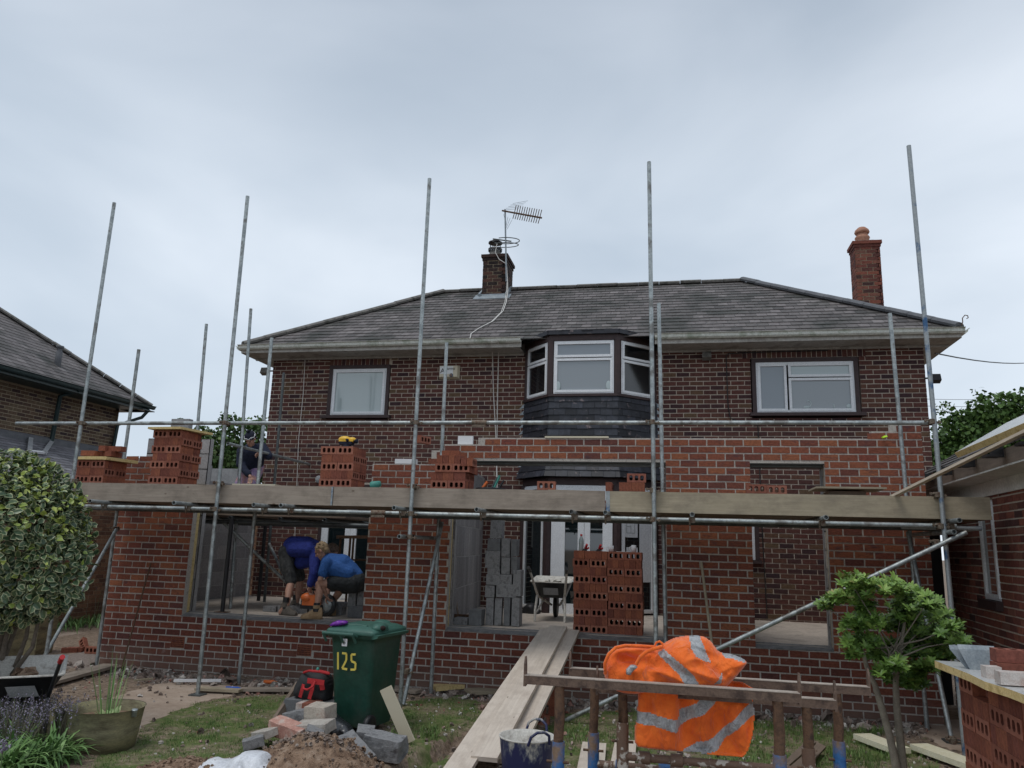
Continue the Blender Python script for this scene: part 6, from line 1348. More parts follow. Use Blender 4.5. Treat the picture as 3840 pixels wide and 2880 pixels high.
# can, bottles and litter
def litter(name, px, py, m_, label, r_=.03, h=.15, ax=(1, .2, 0), dz=.04, m2=None):
    p = PZ(px, py, dz); q = MB(); q.lathe(p, [(.001, 0), (r_, 0), (r_, h*.7), (r_*.4, h), (.001, h)], 12, axis=ax); return put(name, q, m_, label=label, cat=name.split('_')[-1])
litter('drinks_can', 1873, 1545, 'white', 'white drinks can lying in the rubble at the right wall', .033, .11, (-.3, 1, .1), .05); litter('plastic_bottle', 570, 1473, 'orange_plastic', 'drinks bottle with orange label at the wall foot', .026, .17); litter('plastic_bottle', 488, 1488, 'blue_cloth', 'blue and orange bottle on the timber at the wall foot', .03, .20)
# ================================================================ TRESTLES AND JACKET
def trestle(Y, xl, xr, zt, legs, label, m2, low=.80, tabs=(1, 1), legc=None):
    t = thing('builders_trestle', label, 'trestle', ((xl+xr)/2, Y, gh(0, Y))); g = gh(0, Y)
    q = MB(); q.box(xl, xr, Y-.024, Y+.024, zt-.004, zt, 1); q.box(xl, xr, Y-.022, Y-.016, zt-.044, zt-.0045, 0)
    q.box(xl, xr, Y+.016, Y+.022, zt-.044, zt-.0045, 0); put('top_bar', q, ['rust_bar', 'bar_top'], t)
    for x, s_, on in ((xl, -1, tabs[0]), (xr, 1, tabs[1])):
        if on:
            q = MB(); q.loft([[V3((x-.006, Y-.022, zt-.055)), V3((x+.006, Y-.022, zt-.055)), V3((x+.006, Y+.022, zt-.055)), V3((x-.006, Y+.022, zt-.055))], [V3((x-.005, Y-.020, zt+.05)), V3((x+.005, Y-.020, zt+.05)), V3((x+.005, Y+.020, zt+.05)), V3((x-.005, Y+.020, zt+.05))], [V3((x-.004, Y-.008, zt+.085)), V3((x+.004, Y-.008, zt+.085)), V3((x+.004, Y+.008, zt+.085)), V3((x-.004, Y+.008, zt+.085))]]); put('end_stop', q, 'rust_bar', t)
    zs2 = [PY(x_, y_, Y).z for x_, y_ in legc] if legc else [.93]*2
    for k, x in enumerate(legs):
        q = MB(); q.path([(x, Y, zt-.045), (x+.004, Y, zt-.2), (x-.002, Y, zs2[k]-.02)], [.024, .025, .024], 14); l_ = put('leg', q, 'rust', t)
        q = MB(); q.path([(x, Y, zs2[k]), (x, Y, g+.05)], .031, 14, hollow=.02); put('sleeve', q, m2, l_)
        q = MB(); q.box(x-.03, x+.03, Y-.30, Y+.30, g+.005, g+.045); put('foot', q, 'rust', t)
        q = MB(); q.path([(x-.055, Y-.01, zs2[k]-.09), (x+.055, Y-.01, zs2[k]-.09)], .007, 6); put('pin', q, 'rust', t)
    q = MB(); q.path([(legs[0], Y-.0, low), (legs[1], Y-.0, low)], .021, 12); lr = put('lower_rail', q, 'chip_paint', t)
    for f_ in (.12, .3): x = legs[0]+(legs[1]-legs[0])*f_; q = MB(); q.path([(x-.03, Y, low), (x+.03, Y, low)], .031, 12); put('collar', q, m2, lr)
    q = MB(); q.path([(legs[0], Y, g+.12), (legs[1], Y, g+.12)], .02, 10); put('base_rail', q, 'rust', t); return t
def px_(x, y, Y): return PY(x, y, Y)
a, b = PY(1135, 1457, 4.0), PY(1727, 1499, 4.0); trestle(4.0, a.x, b.x, (a.z+b.z)/2+.005, (PY(1208, 1500, 4).x, PY(1680, 1530, 4).x), 'nearest rusty steel trestle with blue-painted legs under the orange jacket', 'blue_paint', .745, legc=((1212, 1602), (1688, 1630)))
a, b = PY(1300, 1452, 4.22), PY(1805, 1487, 4.22); z2_ = PY(1805, 1489, 4.22).z; trestle(4.22, PY(1290, 1470, 4.22).x, PY(1804, 1510, 4.22).x, PY(1800, 1510, 4.22).z, (PY(1345, 1500, 4.22).x, PY(1742, 1530, 4.22).x), 'middle steel trestle, brown legs flaking to blue and white', 'chip_paint', .82, legc=((1350, 1560), (1745, 1615)))
trestle(4.5, PY(1232, 1445, 4.5).x, PY(1876, 1475, 4.5).x, PY(1560, 1462, 4.5).z, (PY(1283, 1500, 4.5).x, PY(1808, 1530, 4.5).x), 'rearmost and widest steel trestle behind the orange jacket', 'blue_paint', .70, legc=((1286, 1582), (1812, 1600)))
mt, n, l, b = _new('hivis'); v = tcoord(n, l, 'Object'); f = noiz(n, l, v, 9, 5, .6); cc = ramp(n, [(.25, (.62, .085, .006)), (.5, (.86, .145, .010)), (.75, (.95, .20, .02))]); l.new(f, cc.inputs[0])
f2 = noiz(n, l, v, 3, 6, .7); r3 = ramp(n, [(.62, (0, 0, 0)), (.8, (.45, .45, .45))]); l.new(f2, r3.inputs[0]); l.new(mixc(n, l, cc.outputs[0], (.35, .07, .02), r3.outputs[0]), b.inputs['Base Color']); b.inputs['Roughness'].default_value = .85
b.inputs['Sheen Weight'].default_value = .3
f4 = noiz(n, l, tcoord(n, l, 'Object', (1, 1, .6)), 13, 3, .55, 1.2); bump(n, l, b, f4, .85, .030)
mat('reflective', (.38, .39, .40), (.44, .45, .46), 5, .45, .15, .35, .003)
_m = MATS['reflective']; _n = _m.node_tree.nodes; _l = _m.node_tree.links; _bb = _n['Principled BSDF']; _v = tcoord(_n, _l, 'Object', (1, 1, .6)); _f1 = noiz(_n, _l, _v, 17, 3, .6, 1.5); bump(_n, _l, _bb, _f1, .9, .028)
_cr = noiz(_n, _l, _v, 9, 6, .8, 2.5); _rr = ramp(_n, [(.485, (1, 1, 1)), (.5, (.45, .45, .45)), (.515, (1, 1, 1))]); _l.new(_cr, _rr.inputs[0]); _src = _bb.inputs['Base Color'].links[0].from_socket; _l.new(mixc(_n, _l, _src, _rr.outputs[0], 1.0, 'MULTIPLY'), _bb.inputs['Base Color'])
def JV(pts): return [(1117.5+x*.25, 1347.9+y*.25) for x, y in pts]
jk = thing('hi_vis_hoodie', 'orange hi-vis hoodie with grey reflective bands slung over the trestles', 'jacket', (PY(1460, 1500, 4.2).x, 4.2, PY(1460, 1640, 4.2).z))
def inp1(x, z, poly): return bool(inpoly(np.array([x]), np.array([z]), poly)[0])
YP = 4.17
pan = smooth_poly(pxpoly(JV([(1040, 500), (1035, 640), (1030, 750), (1022, 860), (1005, 900), (1003, 1068), (1130, 1090), (1385, 1115), (1700, 1145), (1945, 1178), (1975, 1150), (2010, 1100), (2050, 950), (2060, 800), (2048, 690), (2040, 520), (1700, 480), (1300, 470)]), YP), 1)
ST = [pxpoly(JV(p), YP) for p in ([(1000, 745), (1150, 765), (1390, 835), (1385, 945), (1220, 885), (1000, 848)], [(1392, 840), (1398, 750), (1440, 740), (1560, 690), (1610, 650), (1560, 560), (1800, 560), (1700, 720), (1610, 800), (1510, 830), (1390, 900)], [(2080, 640), (2080, 770), (1960, 880), (1800, 1010), (1730, 1115), (1560, 1150), (1390, 1125), (1560, 1040), (1680, 1015), (1850, 860)], [(2040, 1080), (2040, 1185), (1950, 1185)])]
sx_ = PY(*JV([(1392, 800)])[0], YP).x
def pfold(x, z):
    s = .028*math.tanh((x-sx_)*55) - .012*math.sin((x-sx_)*38+z*16)*(1 if x > sx_ else .5)+.010*noise.noise(V3((x*12, z*7, 3)))+.006*noise.noise(V3((x*34, z*20, 3)))
    s += .022*math.exp(-((x-sx_-.17-.5*(z-.95))/.028)**2)
    s += .030*abs(noise.noise(V3((x*9-z*5, z*4+x*3, 11))))-.014*math.exp(-((x-sx_+.09+.2*(z-1.0))/.014)**2)
    return s
q = MB(); inflate(q, pan, YP+.03, .022, .0055, .03, pfold, lambda x, z: 1 if any(inp1(x, z, p) for p in ST) else 0); put('body', q, ['hivis', 'reflective'], jk)
YB2 = 4.19
bun = smooth_poly(pxpoly(JV([(985, 590), (960, 480), (1000, 420), (1060, 380), (1100, 320), (1180, 240), (1240, 180), (1290, 150), (1360, 115), (1480, 98), (1570, 98), (1640, 118), (1690, 165), (1735, 230), (1770, 252), (1850, 256), (1996, 318), (1960, 370), (1900, 440), (1850, 500), (1780, 560), (1390, 572), (1200, 590)]), YB2), 1)
SB = [pxpoly(JV(p), YB2) for p in ([(1215, 240), (1265, 195), (1350, 260), (1450, 340), (1520, 410), (1570, 500), (1455, 500), (1400, 410), (1320, 330)], [(1478, 80), (1565, 80), (1600, 160), (1630, 240), (1665, 310), (1620, 300), (1540, 255), (1500, 190)], [(1760, 240), (1850, 240), (2010, 312), (1990, 332), (1840, 282), (1790, 280)], [(1690, 490), (1738, 430), (1757, 395), (1762, 440), (1745, 490)])]
cA = PY(*JV([(1690, 380)])[0], YB2); cB = PY(*JV([(1400, 300)])[0], YB2)
def bfold(x, z):
    u = (x-cA.x)*.75+(z-cA.z)*.9
    s = .030*math.tanh(u*60)*math.exp(-((x-cA.x)/.10)**2)
    s += -.030*math.exp(-((x-cB.x+.3*(z-cB.z))/.07)**2)+.012*noise.noise(V3((x*11+z*6, z*11, 7)))+.008*math.sin((x*.6+z)*70)*math.exp(-((x-cA.x-.05)/.12)**2)+.007*noise.noise(V3((x*30, z*30, 7)))
    s += .045*abs(noise.noise(V3((x*7+z*9, z*8-x*3, 21))))
    return s
q = MB(); inflate(q, bun, YB2, .13, .0055, .10, bfold, lambda x, z: 1 if any(inp1(x, z, p) for p in SB) else 0); put('sleeve', q, ['hivis', 'reflective'], jk)
hd = smooth_poly(pxpoly(JV([(748, 440), (745, 370), (765, 290), (820, 215), (900, 182), (1000, 178), (1180, 188), (1300, 250), (1320, 420), (1300, 590), (1100, 600), (1000, 610), (880, 592), (800, 545), (760, 490)]), 4.20), 1)
hc = PY(*JV([(960, 300)])[0], 4.2)
q = MB(); inflate(q, hd, 4.22, .11, .0055, .06, lambda x, z: .075*math.exp(-(((x-hc.x)/.075)**2+((z-hc.z)/.035)**2))+.006*noise.noise(V3((x*25, z*25, 9)))); put('hood', q, ['hivis'], jk)
def J3(x, y, Y): p = JV([(x, y)])[0]; return PY(p[0], p[1], Y)
q = MB(); q.path([J3(760, 430, 4.12), J3(757, 340, 4.10), J3(790, 260, 4.10), J3(850, 205, 4.11), J3(930, 188, 4.12), J3(1040, 190, 4.13), J3(1180, 200, 4.13)], .009, 8)
q.path([J3(1030, 345, 4.09), J3(1060, 290, 4.08), J3(1110, 245, 4.08), J3(1180, 215, 4.09), J3(1250, 195, 4.11)], .010, 8); q.path([J3(1185, 195, 4.12), J3(1200, 160, 4.12), J3(1230, 150, 4.12), J3(1255, 170, 4.12), J3(1258, 190, 4.12)], .006, 6); put('hem', q, 'hivis', jk)
q = MB(); inflate(q, smooth_poly(pxpoly(JV([(930, 440), (935, 385), (980, 346), (1035, 358), (1045, 385), (1000, 410), (985, 450)]), 4.07), 1), 4.08, .03, .005, .02, lambda x, z: .01*noise.noise(V3((x*40, z*40, 1)))); put('lining', q, 'reflective', jk)
# ================================================================ TUBS AND BUCKET
mat('tub_stain', (.30, .27, .15), (.22, .20, .12), 5, .85, 0, .4, .004, c3=(.12, .10, .06), stretch=(1, 1, 3))
def at2(px, py, Y): return PY(px, py, Y)
tc_ = at2(220, 1600, 6.35); tg = gz(tc_.x, 6.35); rT = .315
tub = thing('plant_tub', 'round mossy cream tub of soil with sprouting green stems', 'planter', (tc_.x, 6.35, tg)); q = MB(); hT = .345
q.lathe((tc_.x, 6.35, tg), [(.001, 0), (rT*.84, 0), (rT*.93, .18), (rT, hT), (rT*1.03, hT+.005), (rT*.97, hT), (rT*.9, .2)], 40); q.lathe((tc_.x, 6.35, tg), [(.001, hT-.09), (rT*.95, hT-.09)], 30, 1); body = put('tub', q, ['tub_stain', 'soil'], tub)
q = MB(); pts = []
for k in range(9):
    a = R(165+k*9); rr_ = rT*1.05+.10*math.sin(k/8*2.2); pts.append((tc_.x+rr_*math.cos(a), 6.35+rr_*math.sin(a)))
for i in range(8):
    (x0, y0), (x1, y1) = pts[i], pts[i+1]; q.face([(x0, y0, tg), (x1, y1, tg), (x1, y1, tg+hT-.01), (x0, y0, tg+hT-.01)], 0, sm=True); q.face([(x0*1.0+.012, y0, tg), (x0+.012, y0, tg+hT-.01), (x1+.012, y1, tg+hT-.01), (x1+.012, y1, tg)], 0, sm=True); q.face([(x0, y0, tg+hT-.01), (x1, y1, tg+hT-.01), (x1+.012, y1, tg+hT-.01), (x0+.012, y0, tg+hT-.01)], 0)
put('bent_flap', q, 'tub_stain', tub)
q = MB(); p = at2(291, 1535, 6.30); q.lathe(p, [(.001, -.05), (.022, -.05), (.022, .0), (.027, .005), (.024, .012), (.001, .012)], 16, axis=(.1, -.15, 1)); put('garden_light', q, 'steel', label='small round solar light on the rim of the mossy tub', cat='light')
leafmat('leaf_grassy', [(0, (.07, .15, .045)), (.5, (.15, .27, .08)), (.8, (.24, .37, .14)), (1, (.36, .42, .20))], .5)
leafmat('leaf_yellowgreen', [(0, (.10, .18, .03)), (1, (.25, .36, .06))], .5)
def blade(mb, p, d, L_, w, droop, mi=0, n=4, rnd=None):
    p = V3(p); d = V3(d).normalized(); sd = d.cross(V3((0, 0, 1))); sd = sd.normalized() if sd.length > .05 else V3((1, 0, 0)); rnd = rng.random() if rnd is None else rnd; prev = None
    for i in range(n+1):
        t = i/n; q_ = p+d*L_*t-V3((0, 0, droop*t*t*L_)); ww = w*(1-t)**.7*(.6+.8*min(1, t*3))*.5+.0004
        if prev is not None: mb.face([prev[0]-sd*prev[1], prev[0]+sd*prev[1], q_+sd*ww, q_-sd*ww], mi, rnd, sm=True)
        prev = (q_, ww)
q = MB(); top_ = V3((tc_.x+.03, 6.35, tg+hT-.09))
for k in range(22): a = rng.uniform(0, 6.28); blade(q, top_+V3((.07*math.cos(a), .07*math.sin(a), 0)), (math.cos(a)*.28, math.sin(a)*.2, 1), rng.uniform(.3, .66), .008, .10, 0, 4, rng.uniform(0, .8))
for k in range(60): a = rng.uniform(0, 6.28); r_ = rng.uniform(0, .16); blade(q, top_+V3((.02+r_*math.cos(a), r_*math.sin(a), 0)), (math.cos(a)*.7, math.sin(a)*.7, 1), rng.uniform(.05, .13), .03, .3, 0, 3, rng.uniform(.7, 1))
put('sprouts', q, 'leaf_grassy', tub)
bk = PY(1138, 1620, 6.35); bz = gz(bk.x, 6.35); bkt = thing('flexible_tub', 'mortar-splashed dark blue flexible tub with two handles', 'bucket', (bk.x, 6.35, bz)); q = MB(); rB = .215; hB = PY(1138, 1592, 6.35).z-bz
mt, n, l, b = _new('tub_blue'); v = tcoord(n, l, 'Object', (1, 1, .45)); f = noiz(n, l, v, 7, 6, .7); sx2 = n.new('ShaderNodeSeparateXYZ'); tcx = n.new('ShaderNodeTexCoord'); l.new(tcx.outputs['Generated'], sx2.inputs[0]); ad = n.new('ShaderNodeMath'); ad.operation = 'MULTIPLY_ADD'; l.new(sx2.outputs['Z'], ad.inputs[0]); ad.inputs[1].default_value = .42; l.new(f, ad.inputs[2])
rr2 = ramp(n, [(.82, (.010, .014, .07)), (.88, (.09, .10, .14)), (.95, (.40, .38, .34))]); l.new(ad.outputs[0], rr2.inputs[0]); l.new(rr2.outputs[0], b.inputs['Base Color']); b.inputs['Roughness'].default_value = .55; bump(n, l, b, f, .5, .004)
q.lathe((bk.x, 6.35, bz), [(.001, 0), (rB*.80, 0), (rB*.9, hB*.5), (rB, hB)], 32, 0); q.lathe((bk.x, 6.35, bz), [(rB, hB), (rB*1.03, hB+.004), (rB*1.03, hB+.012), (rB*.96, hB+.012), (rB*.88, hB*.5), (rB*.78, .02), (.001, .02)], 32, 1); put('tub', q, ['tub_blue', 'tray_cement'], bkt)
for s_, an in ((1, R(80)), (-1, R(-55))):
    c = V3((bk.x+rB*math.cos(an), 6.35+rB*math.sin(an), bz+hB)); tg_ = V3((-math.sin(an), math.cos(an), 0)); q = MB(); out_ = V3((math.cos(an), math.sin(an), 0)); q.path([c-tg_*.09-V3((0, 0, .01)), c-tg_*.075+V3((0, 0, .055))+out_*.02, c-tg_*.03+V3((0, 0, .085))+out_*.03, c+tg_*.03+V3((0, 0, .085))+out_*.03, c+tg_*.075+V3((0, 0, .055))+out_*.02, c+tg_*.09-V3((0, 0, .01))], .011, 8); put('handle', q, 'tub_blue', bkt)
# concrete troughs at the far left
for (x0, x1, y0, y1, Y, l_) in ((-20, 32, 1308, 1368, 9.6, 'near square concrete planter under the variegated bush'), (36, 92, 1302, 1350, 10.4, 'second concrete planter under the variegated bush, further back')):
    a, b2 = PY(x0, y1, Y), PY(x1, y0, Y); q = MB(); w_ = (b2.x-a.x)/2; cx = (a.x+b2.x)/2; cy = Y+w_; ht = b2.z
    sq = lambda w, z: [V3((cx-w, cy-w, z)), V3((cx+w, cy-w, z)), V3((cx+w, cy+w, z)), V3((cx-w, cy+w, z))]
    q.loft([sq(w_*.86, 0), sq(w_, ht), sq(w_*.86, ht), sq(w_*.85, ht-.08)], 0, False, caps=False); q.face(sq(w_*.85, ht-.08), 0); put('stone_planter', q, 'tub_stain', label=l_, cat='planter', bevel=.008)
# ================================================================ PLANTS
mt, n, l, b = _new('leaf_variegated'); uvn = n.new('ShaderNodeUVMap'); uvn.uv_map = 'UVMap'; sx2 = n.new('ShaderNodeSeparateXYZ'); l.new(uvn.outputs[0], sx2.inputs[0]); rr2 = ramp(n, [(.60, (0, 0, 0)), (.86, (1, 1, 1))]); l.new(sx2.outputs['X'], rr2.inputs[0])
gc = ramp(n, [(0, (.03, .06, .03)), (.45, (.065, .115, .055)), (.74, (.12, .18, .085)), (.86, (.24, .33, .06)), (1, (.40, .46, .10))]); l.new(ratt(n), gc.inputs[0]); ec = ramp(n, [(0, (.22, .25, .13)), (.6, (.47, .48, .29)), (.86, (.34, .40, .10)), (1, (.40, .44, .12))]); l.new(ratt(n), ec.inputs[0])
l.new(mixc(n, l, gc.outputs[0], ec.outputs[0], rr2.outputs[0]), b.inputs['Base Color']); b.inputs['Roughness'].default_value = .38; b.inputs['Specular IOR Level'].default_value = .5
def leaf(mb, p, d, up, L_, w, rnd, mi=0, fold=.18):
    d = d.normalized(); s = d.cross(up).normalized(); u = s.cross(d)
    B_0, B1, B2, T_ = p, p+d*L_*.38, p+d*L_*.72, p+d*L_-u*L_*.08
    for sg in (-1, 1):
        e1 = B1+s*sg*w*.5+u*w*fold-d*L_*.04; e2 = B2+s*sg*w*.42+u*w*fold
        mb.face([B_0, B1, e1] if sg > 0 else [B_0, e1, B1], mi, rnd, [(0, 0), (0, .4), (1, .4)] if sg > 0 else [(0, 0), (1, .4), (0, .4)], True)
        mb.face([B1, B2, e2, e1] if sg > 0 else [B1, e1, e2, B2], mi, rnd, [(0, .4), (0, .7), (1, .7), (1, .4)] if sg > 0 else [(0, .4), (1, .4), (1, .7), (0, .7)], True)
        mb.face([B2, T_, e2] if sg > 0 else [B2, e2, T_], mi, rnd, [(0, .7), (1, 1), (1, .7)] if sg > 0 else [(0, .7), (1, .7), (1, 1)], True)
bush = thing('variegated_bush', 'large rounded bush with cream-edged leaves at the left edge', 'bush', (PY(20, 1400, 6.6).x, 6.6, 0))
q = MB(); blobs_ = [(PY(0, 1165, 6.5), .78, .74), (PY(82, 1180, 6.5), .44, .58), (PY(-5, 1055, 6.5), .54, .37), (PY(58, 1088, 6.6), .42, .36), (PY(108, 1225, 6.5), .37, .40), (PY(-60, 1190, 6.6), .8, .78), (PY(55, 1270, 6.45), .46, .30), (PY(-10, 1285, 6.45), .5, .28), (PY(128, 1165, 6.6), .28, .40)]
for c, rx, rz_ in blobs_:
    for _ in range(int(2600*rx*rz_/.5)):
        while True:
            u3 = V3((rng.gauss(0, 1), rng.gauss(0, 1), rng.gauss(0, 1))).normalized()
            if u3.y < .45: break
        deep = rng.random()**2*.36; rr_ = (1-deep)*(1+.17*noise.noise(u3*2.5+c)+.06*noise.noise(u3*7+c)); p = c+V3((u3.x*rx, u3.y*rx, u3.z*rz_))*rr_
        if any((V3(((p-c2).x/r2, (p-c2).y/r2, (p-c2).z/z2)).length < .60) for c2, r2, z2 in blobs_): continue
        d = (u3*.5+V3((rng.gauss(0, .6), rng.gauss(0, .6), rng.gauss(-.15, .5)))).normalized(); young = u3.z > .25 and deep < .05 and noise.noise(p*5) > .05
        rn_1 = rng.uniform(.84, 1) if (young and rng.random() < .7) or rng.random() < .05 else rng.uniform(0, .75)
        leaf(q, p, d, (u3+V3((rng.gauss(0, .35), rng.gauss(0, .35), .3))).normalized(), rng.uniform(.06, .105)*(.8 if rn_1 > .84 else 1), rng.uniform(.042, .066), rn_1)
for _ in range(90):    # stray young shoots breaking the outline
    c, rx, rz_ = rng.choice(blobs_); u3 = V3((rng.gauss(0, .7), -abs(rng.gauss(0, .5)), rng.uniform(-.2, 1))).normalized(); p = c+V3((u3.x*rx, u3.y*rx, u3.z*rz_))*.98; d0 = (u3+V3((0, 0, .5))).normalized()
    for k in range(rng.randint(4, 8)): leaf(q, p+d0*(.018*k), (d0*.6+V3((rng.gauss(0, .7), rng.gauss(0, .7), rng.gauss(0, .4)))).normalized(), d0, rng.uniform(.04, .065), rng.uniform(.022, .034), rng.uniform(.6, 1))
put('foliage', q, 'leaf_variegated', bush); q = MB(); b0 = V3((PY(20, 1400, 6.7).x, 6.7, 0))
for k in range(7): c, rx, rz_ = blobs_[k % 6]; q.path([b0+V3((-.15+.06*math.cos(k), .1*math.sin(k), 0)), (b0+c)/2+V3((.1, 0, 0)), c], [.03, .02, .01], 6)
put('branch', q, 'bark', bush)
# small tree at the right
leafmat('leaf_glossy', [(0, (.055, .11, .024)), (.35, (.12, .215, .042)), (.7, (.20, .32, .065)), (.92, (.29, .40, .10)), (1, (.36, .32, .12))], .42)
YT = 6.3; tb = V3((PY(1950, 1660, YT).x, YT, 0)); st = thing('small_tree', 'small multi-stemmed tree with fresh green leaf rosettes in tiers at the right', 'tree', tb); q = MB(); k_ = MB()
A0 = tb+V3((0, 0, -.02))
def TP(px, py, dy=0): return PY(px, py, YT+dy)
q.path([A0, TP(1937, 1660), TP(1922, 1590), TP(1905, 1530), TP(1890, 1480), TP(1872, 1440), TP(1862, 1400)], [.035, .03, .026, .024, .02, .016, .012], 10); q.path([A0+V3((.03, .03, 0)), TP(1950, 1660, .05), TP(1944, 1590, .05), TP(1937, 1530, .05), TP(1935, 1470, .05), TP(1945, 1400, .05), TP(1955, 1340, .05)], [.035, .032, .027, .024, .02, .016, .01], 10)
pads = [(1840, 1262, 26, 16), (1795, 1300, 18, 12), (1822, 1290, 22, 14), (1880, 1268, 30, 16), (1925, 1272, 32, 18), (1965, 1285, 30, 18), (2000, 1305, 28, 16), (2030, 1330, 26, 14), (2055, 1355, 26, 12), (2075, 1385, 16, 10), (1850, 1352, 26, 14), (1885, 1345, 30, 14), (1925, 1350, 34, 18), (1960, 1335, 32, 18), (1995, 1365, 32, 18), (2030, 1385, 30, 14), (1840, 1390, 22, 14), (1875, 1385, 34, 14), (1920, 1395, 34, 16), (1965, 1400, 30, 16), (2005, 1410, 26, 14), (2050, 1415, 22, 10), (1845, 1415, 14, 8), (1900, 1420, 26, 10), (1935, 1440, 30, 12), (1975, 1450, 26, 14), (2005, 1440, 18, 10), (1950, 1475, 24, 12), (1905, 1455, 14, 9), (1980, 1480, 16, 9), (1870, 1310, 20, 12), (1780, 1310, 12, 8), (1860, 1290, 20, 12), (1950, 1310, 30, 12)]
for px, py, rx, ry in pads:
    dy = rng.uniform(-.28, .28); c = TP(px, py, dy)
    if rng.random() < .5: q.path([TP(1935+rng.uniform(-20, 10), 1420+rng.uniform(-30, 20)), (TP(1930, 1390)+c)/2+V3((0, 0, -.03)), c], [.008, .005, .003], 5)
    for _ in range(int(rx*ry/15)+6):
        p = TP(px+rng.gauss(0, rx*.55), py+rng.gauss(0, ry*.5), dy+rng.gauss(0, .08)); ax_ = V3((rng.gauss(0, .4)-.1, rng.gauss(0, .4)-.45, 1)).normalized(); r0 = rng.uniform(0, .6)+.25*(py < 1300); q_n = rng.randint(7, 10); ph = rng.uniform(0, 6)
        ref = ax_.cross(V3((1, 0, 0))).normalized(); rf2 = ax_.cross(ref)
        for j in range(q_n):
            a = ph+j*6.28/q_n; d = ref*math.cos(a)+rf2*math.sin(a)+ax_*rng.uniform(.15, .9); leaf(k_, p, d, ax_, rng.uniform(.045, .072), rng.uniform(.017, .025), min(1, max(0, r0+rng.uniform(-.15, .3))), 0, .10)
put('trunk', q, 'bark_pale', st); put('crown', k_, 'leaf_glossy', st)
# lavender and strap-leaved clump at the bottom left
leafmat('lavender', [(0, (.11, .10, .07)), (.45, (.20, .18, .14)), (.5, (.11, .16, .07)), (.7, (.16, .21, .10)), (.75, (.16, .145, .19)), (1, (.27, .24, .32))], .8)
def clump(name, label, cat, pts, n_, L_, w, droop, m_, lean=.6, rn=(0, 1), up=1.0, fl=0):
    q = MB()
    for _ in range(n_):
        px, py, Y = rng.choice(pts); p = PZ(px+rng.gauss(0, 12), py+rng.gauss(0, 6), 0); p.z = gz(p.x, p.y); a = rng.uniform(0, 6.28); le = rng.uniform(.2, 1)*lean
        d = V3((math.cos(a)*le, math.sin(a)*le, up)); ll = rng.uniform(.6, 1.1)*L_; blade(q, p, d, ll, w*rng.uniform(.7, 1.2), droop*rng.uniform(.5, 1.3), 0, 5, rng.uniform(*rn))
        if fl and rng.random() < fl:
            e_ = p+d.normalized()*ll-V3((0, 0, droop*ll))
            for _k in range(7): o_ = V3((rng.gauss(0, .008), rng.gauss(0, .008), -rng.uniform(0, .09))); leaf(q, e_+o_, V3((rng.gauss(0, 1), rng.gauss(0, 1), 1)), V3((0, 0, 1)), .016, .010, rng.uniform(.76, 1))
    return put(name, q, m_, label=label, cat=cat)
clump('lavender_bush', 'brownish lavender bush with faded mauve spikes at the bottom left', 'bush', [(10, 1600, 0), (50, 1590, 0), (90, 1600, 0), (120, 1620, 0), (-20, 1620, 0), (30, 1640, 0)], 900, .46, .007, .10, 'lavender', .55, (0, .7), 1.0, .7)
clump('strap_leaved_plant', 'clump of arching green strap leaves in the bottom left corner', 'plant', [(20, 1680, 0), (60, 1665, 0), (95, 1655, 0), (-20, 1690, 0), (120, 1650, 0), (40, 1640, 0), (0, 1640, 0)], 760, .52, .026, .75, 'leaf_grassy', 1.0, (0, .75), .9)
clump('border_plant', 'green border plant with mauve flowers behind the planters at the left', 'plant', [(150, 1352, 0), (175, 1348, 0), (200, 1345, 0), (125, 1356, 0), (215, 1342, 0)], 420, .50, .02, .7, 'leaf_grassy', .8, (0, .8), 1)
clump('lavender_bush', 'faded mauve lavender behind the inner pole left of the extension', 'bush', [(185, 1335, 0), (205, 1333, 0), (220, 1332, 0)], 260, .95, .008, .1, 'lavender', .3, (0, .7), 1, .8)
q = MB(); c = PY(8, 1613, 5.1)
for k in range(60): leaf(q, c+V3((rng.gauss(0, .02), rng.gauss(0, .02), rng.gauss(0, .02))), V3((rng.gauss(0, 1), rng.gauss(0, 1), rng.gauss(0, 1))), V3((0, 0, 1)), .03, .015, .95)
q.path([c, V3((c.x, c.y, .1))], .004, 5); put('flower_head', q, 'lavender', label='pale violet flower head at the bottom left edge', cat='flower')
# ================================================================ RUBBLE, STONES, GRASS (uncountable)
rmat('rubble_mat', [(0, (.13, .10, .085)), (.3, (.22, .17, .14)), (.55, (.33, .27, .23)), (.78, (.46, .42, .38)), (.85, (.34, .13, .09)), (.93, (.55, .52, .48)), (1, (.66, .63, .57))], 40, .95, .5, .25)
q = MB(); cnt = 0
while cnt < 3600:
    x = rng.uniform(-9.5, 3.2); y = rng.uniform(6.6, 9.98); g_, p_, r_ = mask_at(x, y); near = y > 9.2
    pr = .9 if r_ else (.05 if p_ else (.06 if g_ else .18))
    if rng.random() > pr: continue
    s = abs(rng.gauss(0, .016))+.006
    if near and rng.random() < .10: s *= 2.3
    q.chunk((x, y, gz(x, y)+s*.3), s, s*rng.uniform(.6, 1.1), s*rng.uniform(.4, .8), 0, rng.random()); cnt += 1
for _ in range(420):   # white crumbs over the grass
    x = rng.uniform(-4.5, 2.5); y = rng.uniform(5.8, 9.6); s = rng.uniform(.006, .02); q.chunk((x, y, gz(x, y)+s*.4), s, s*.8, s*.6, 0, rng.uniform(.86, 1))
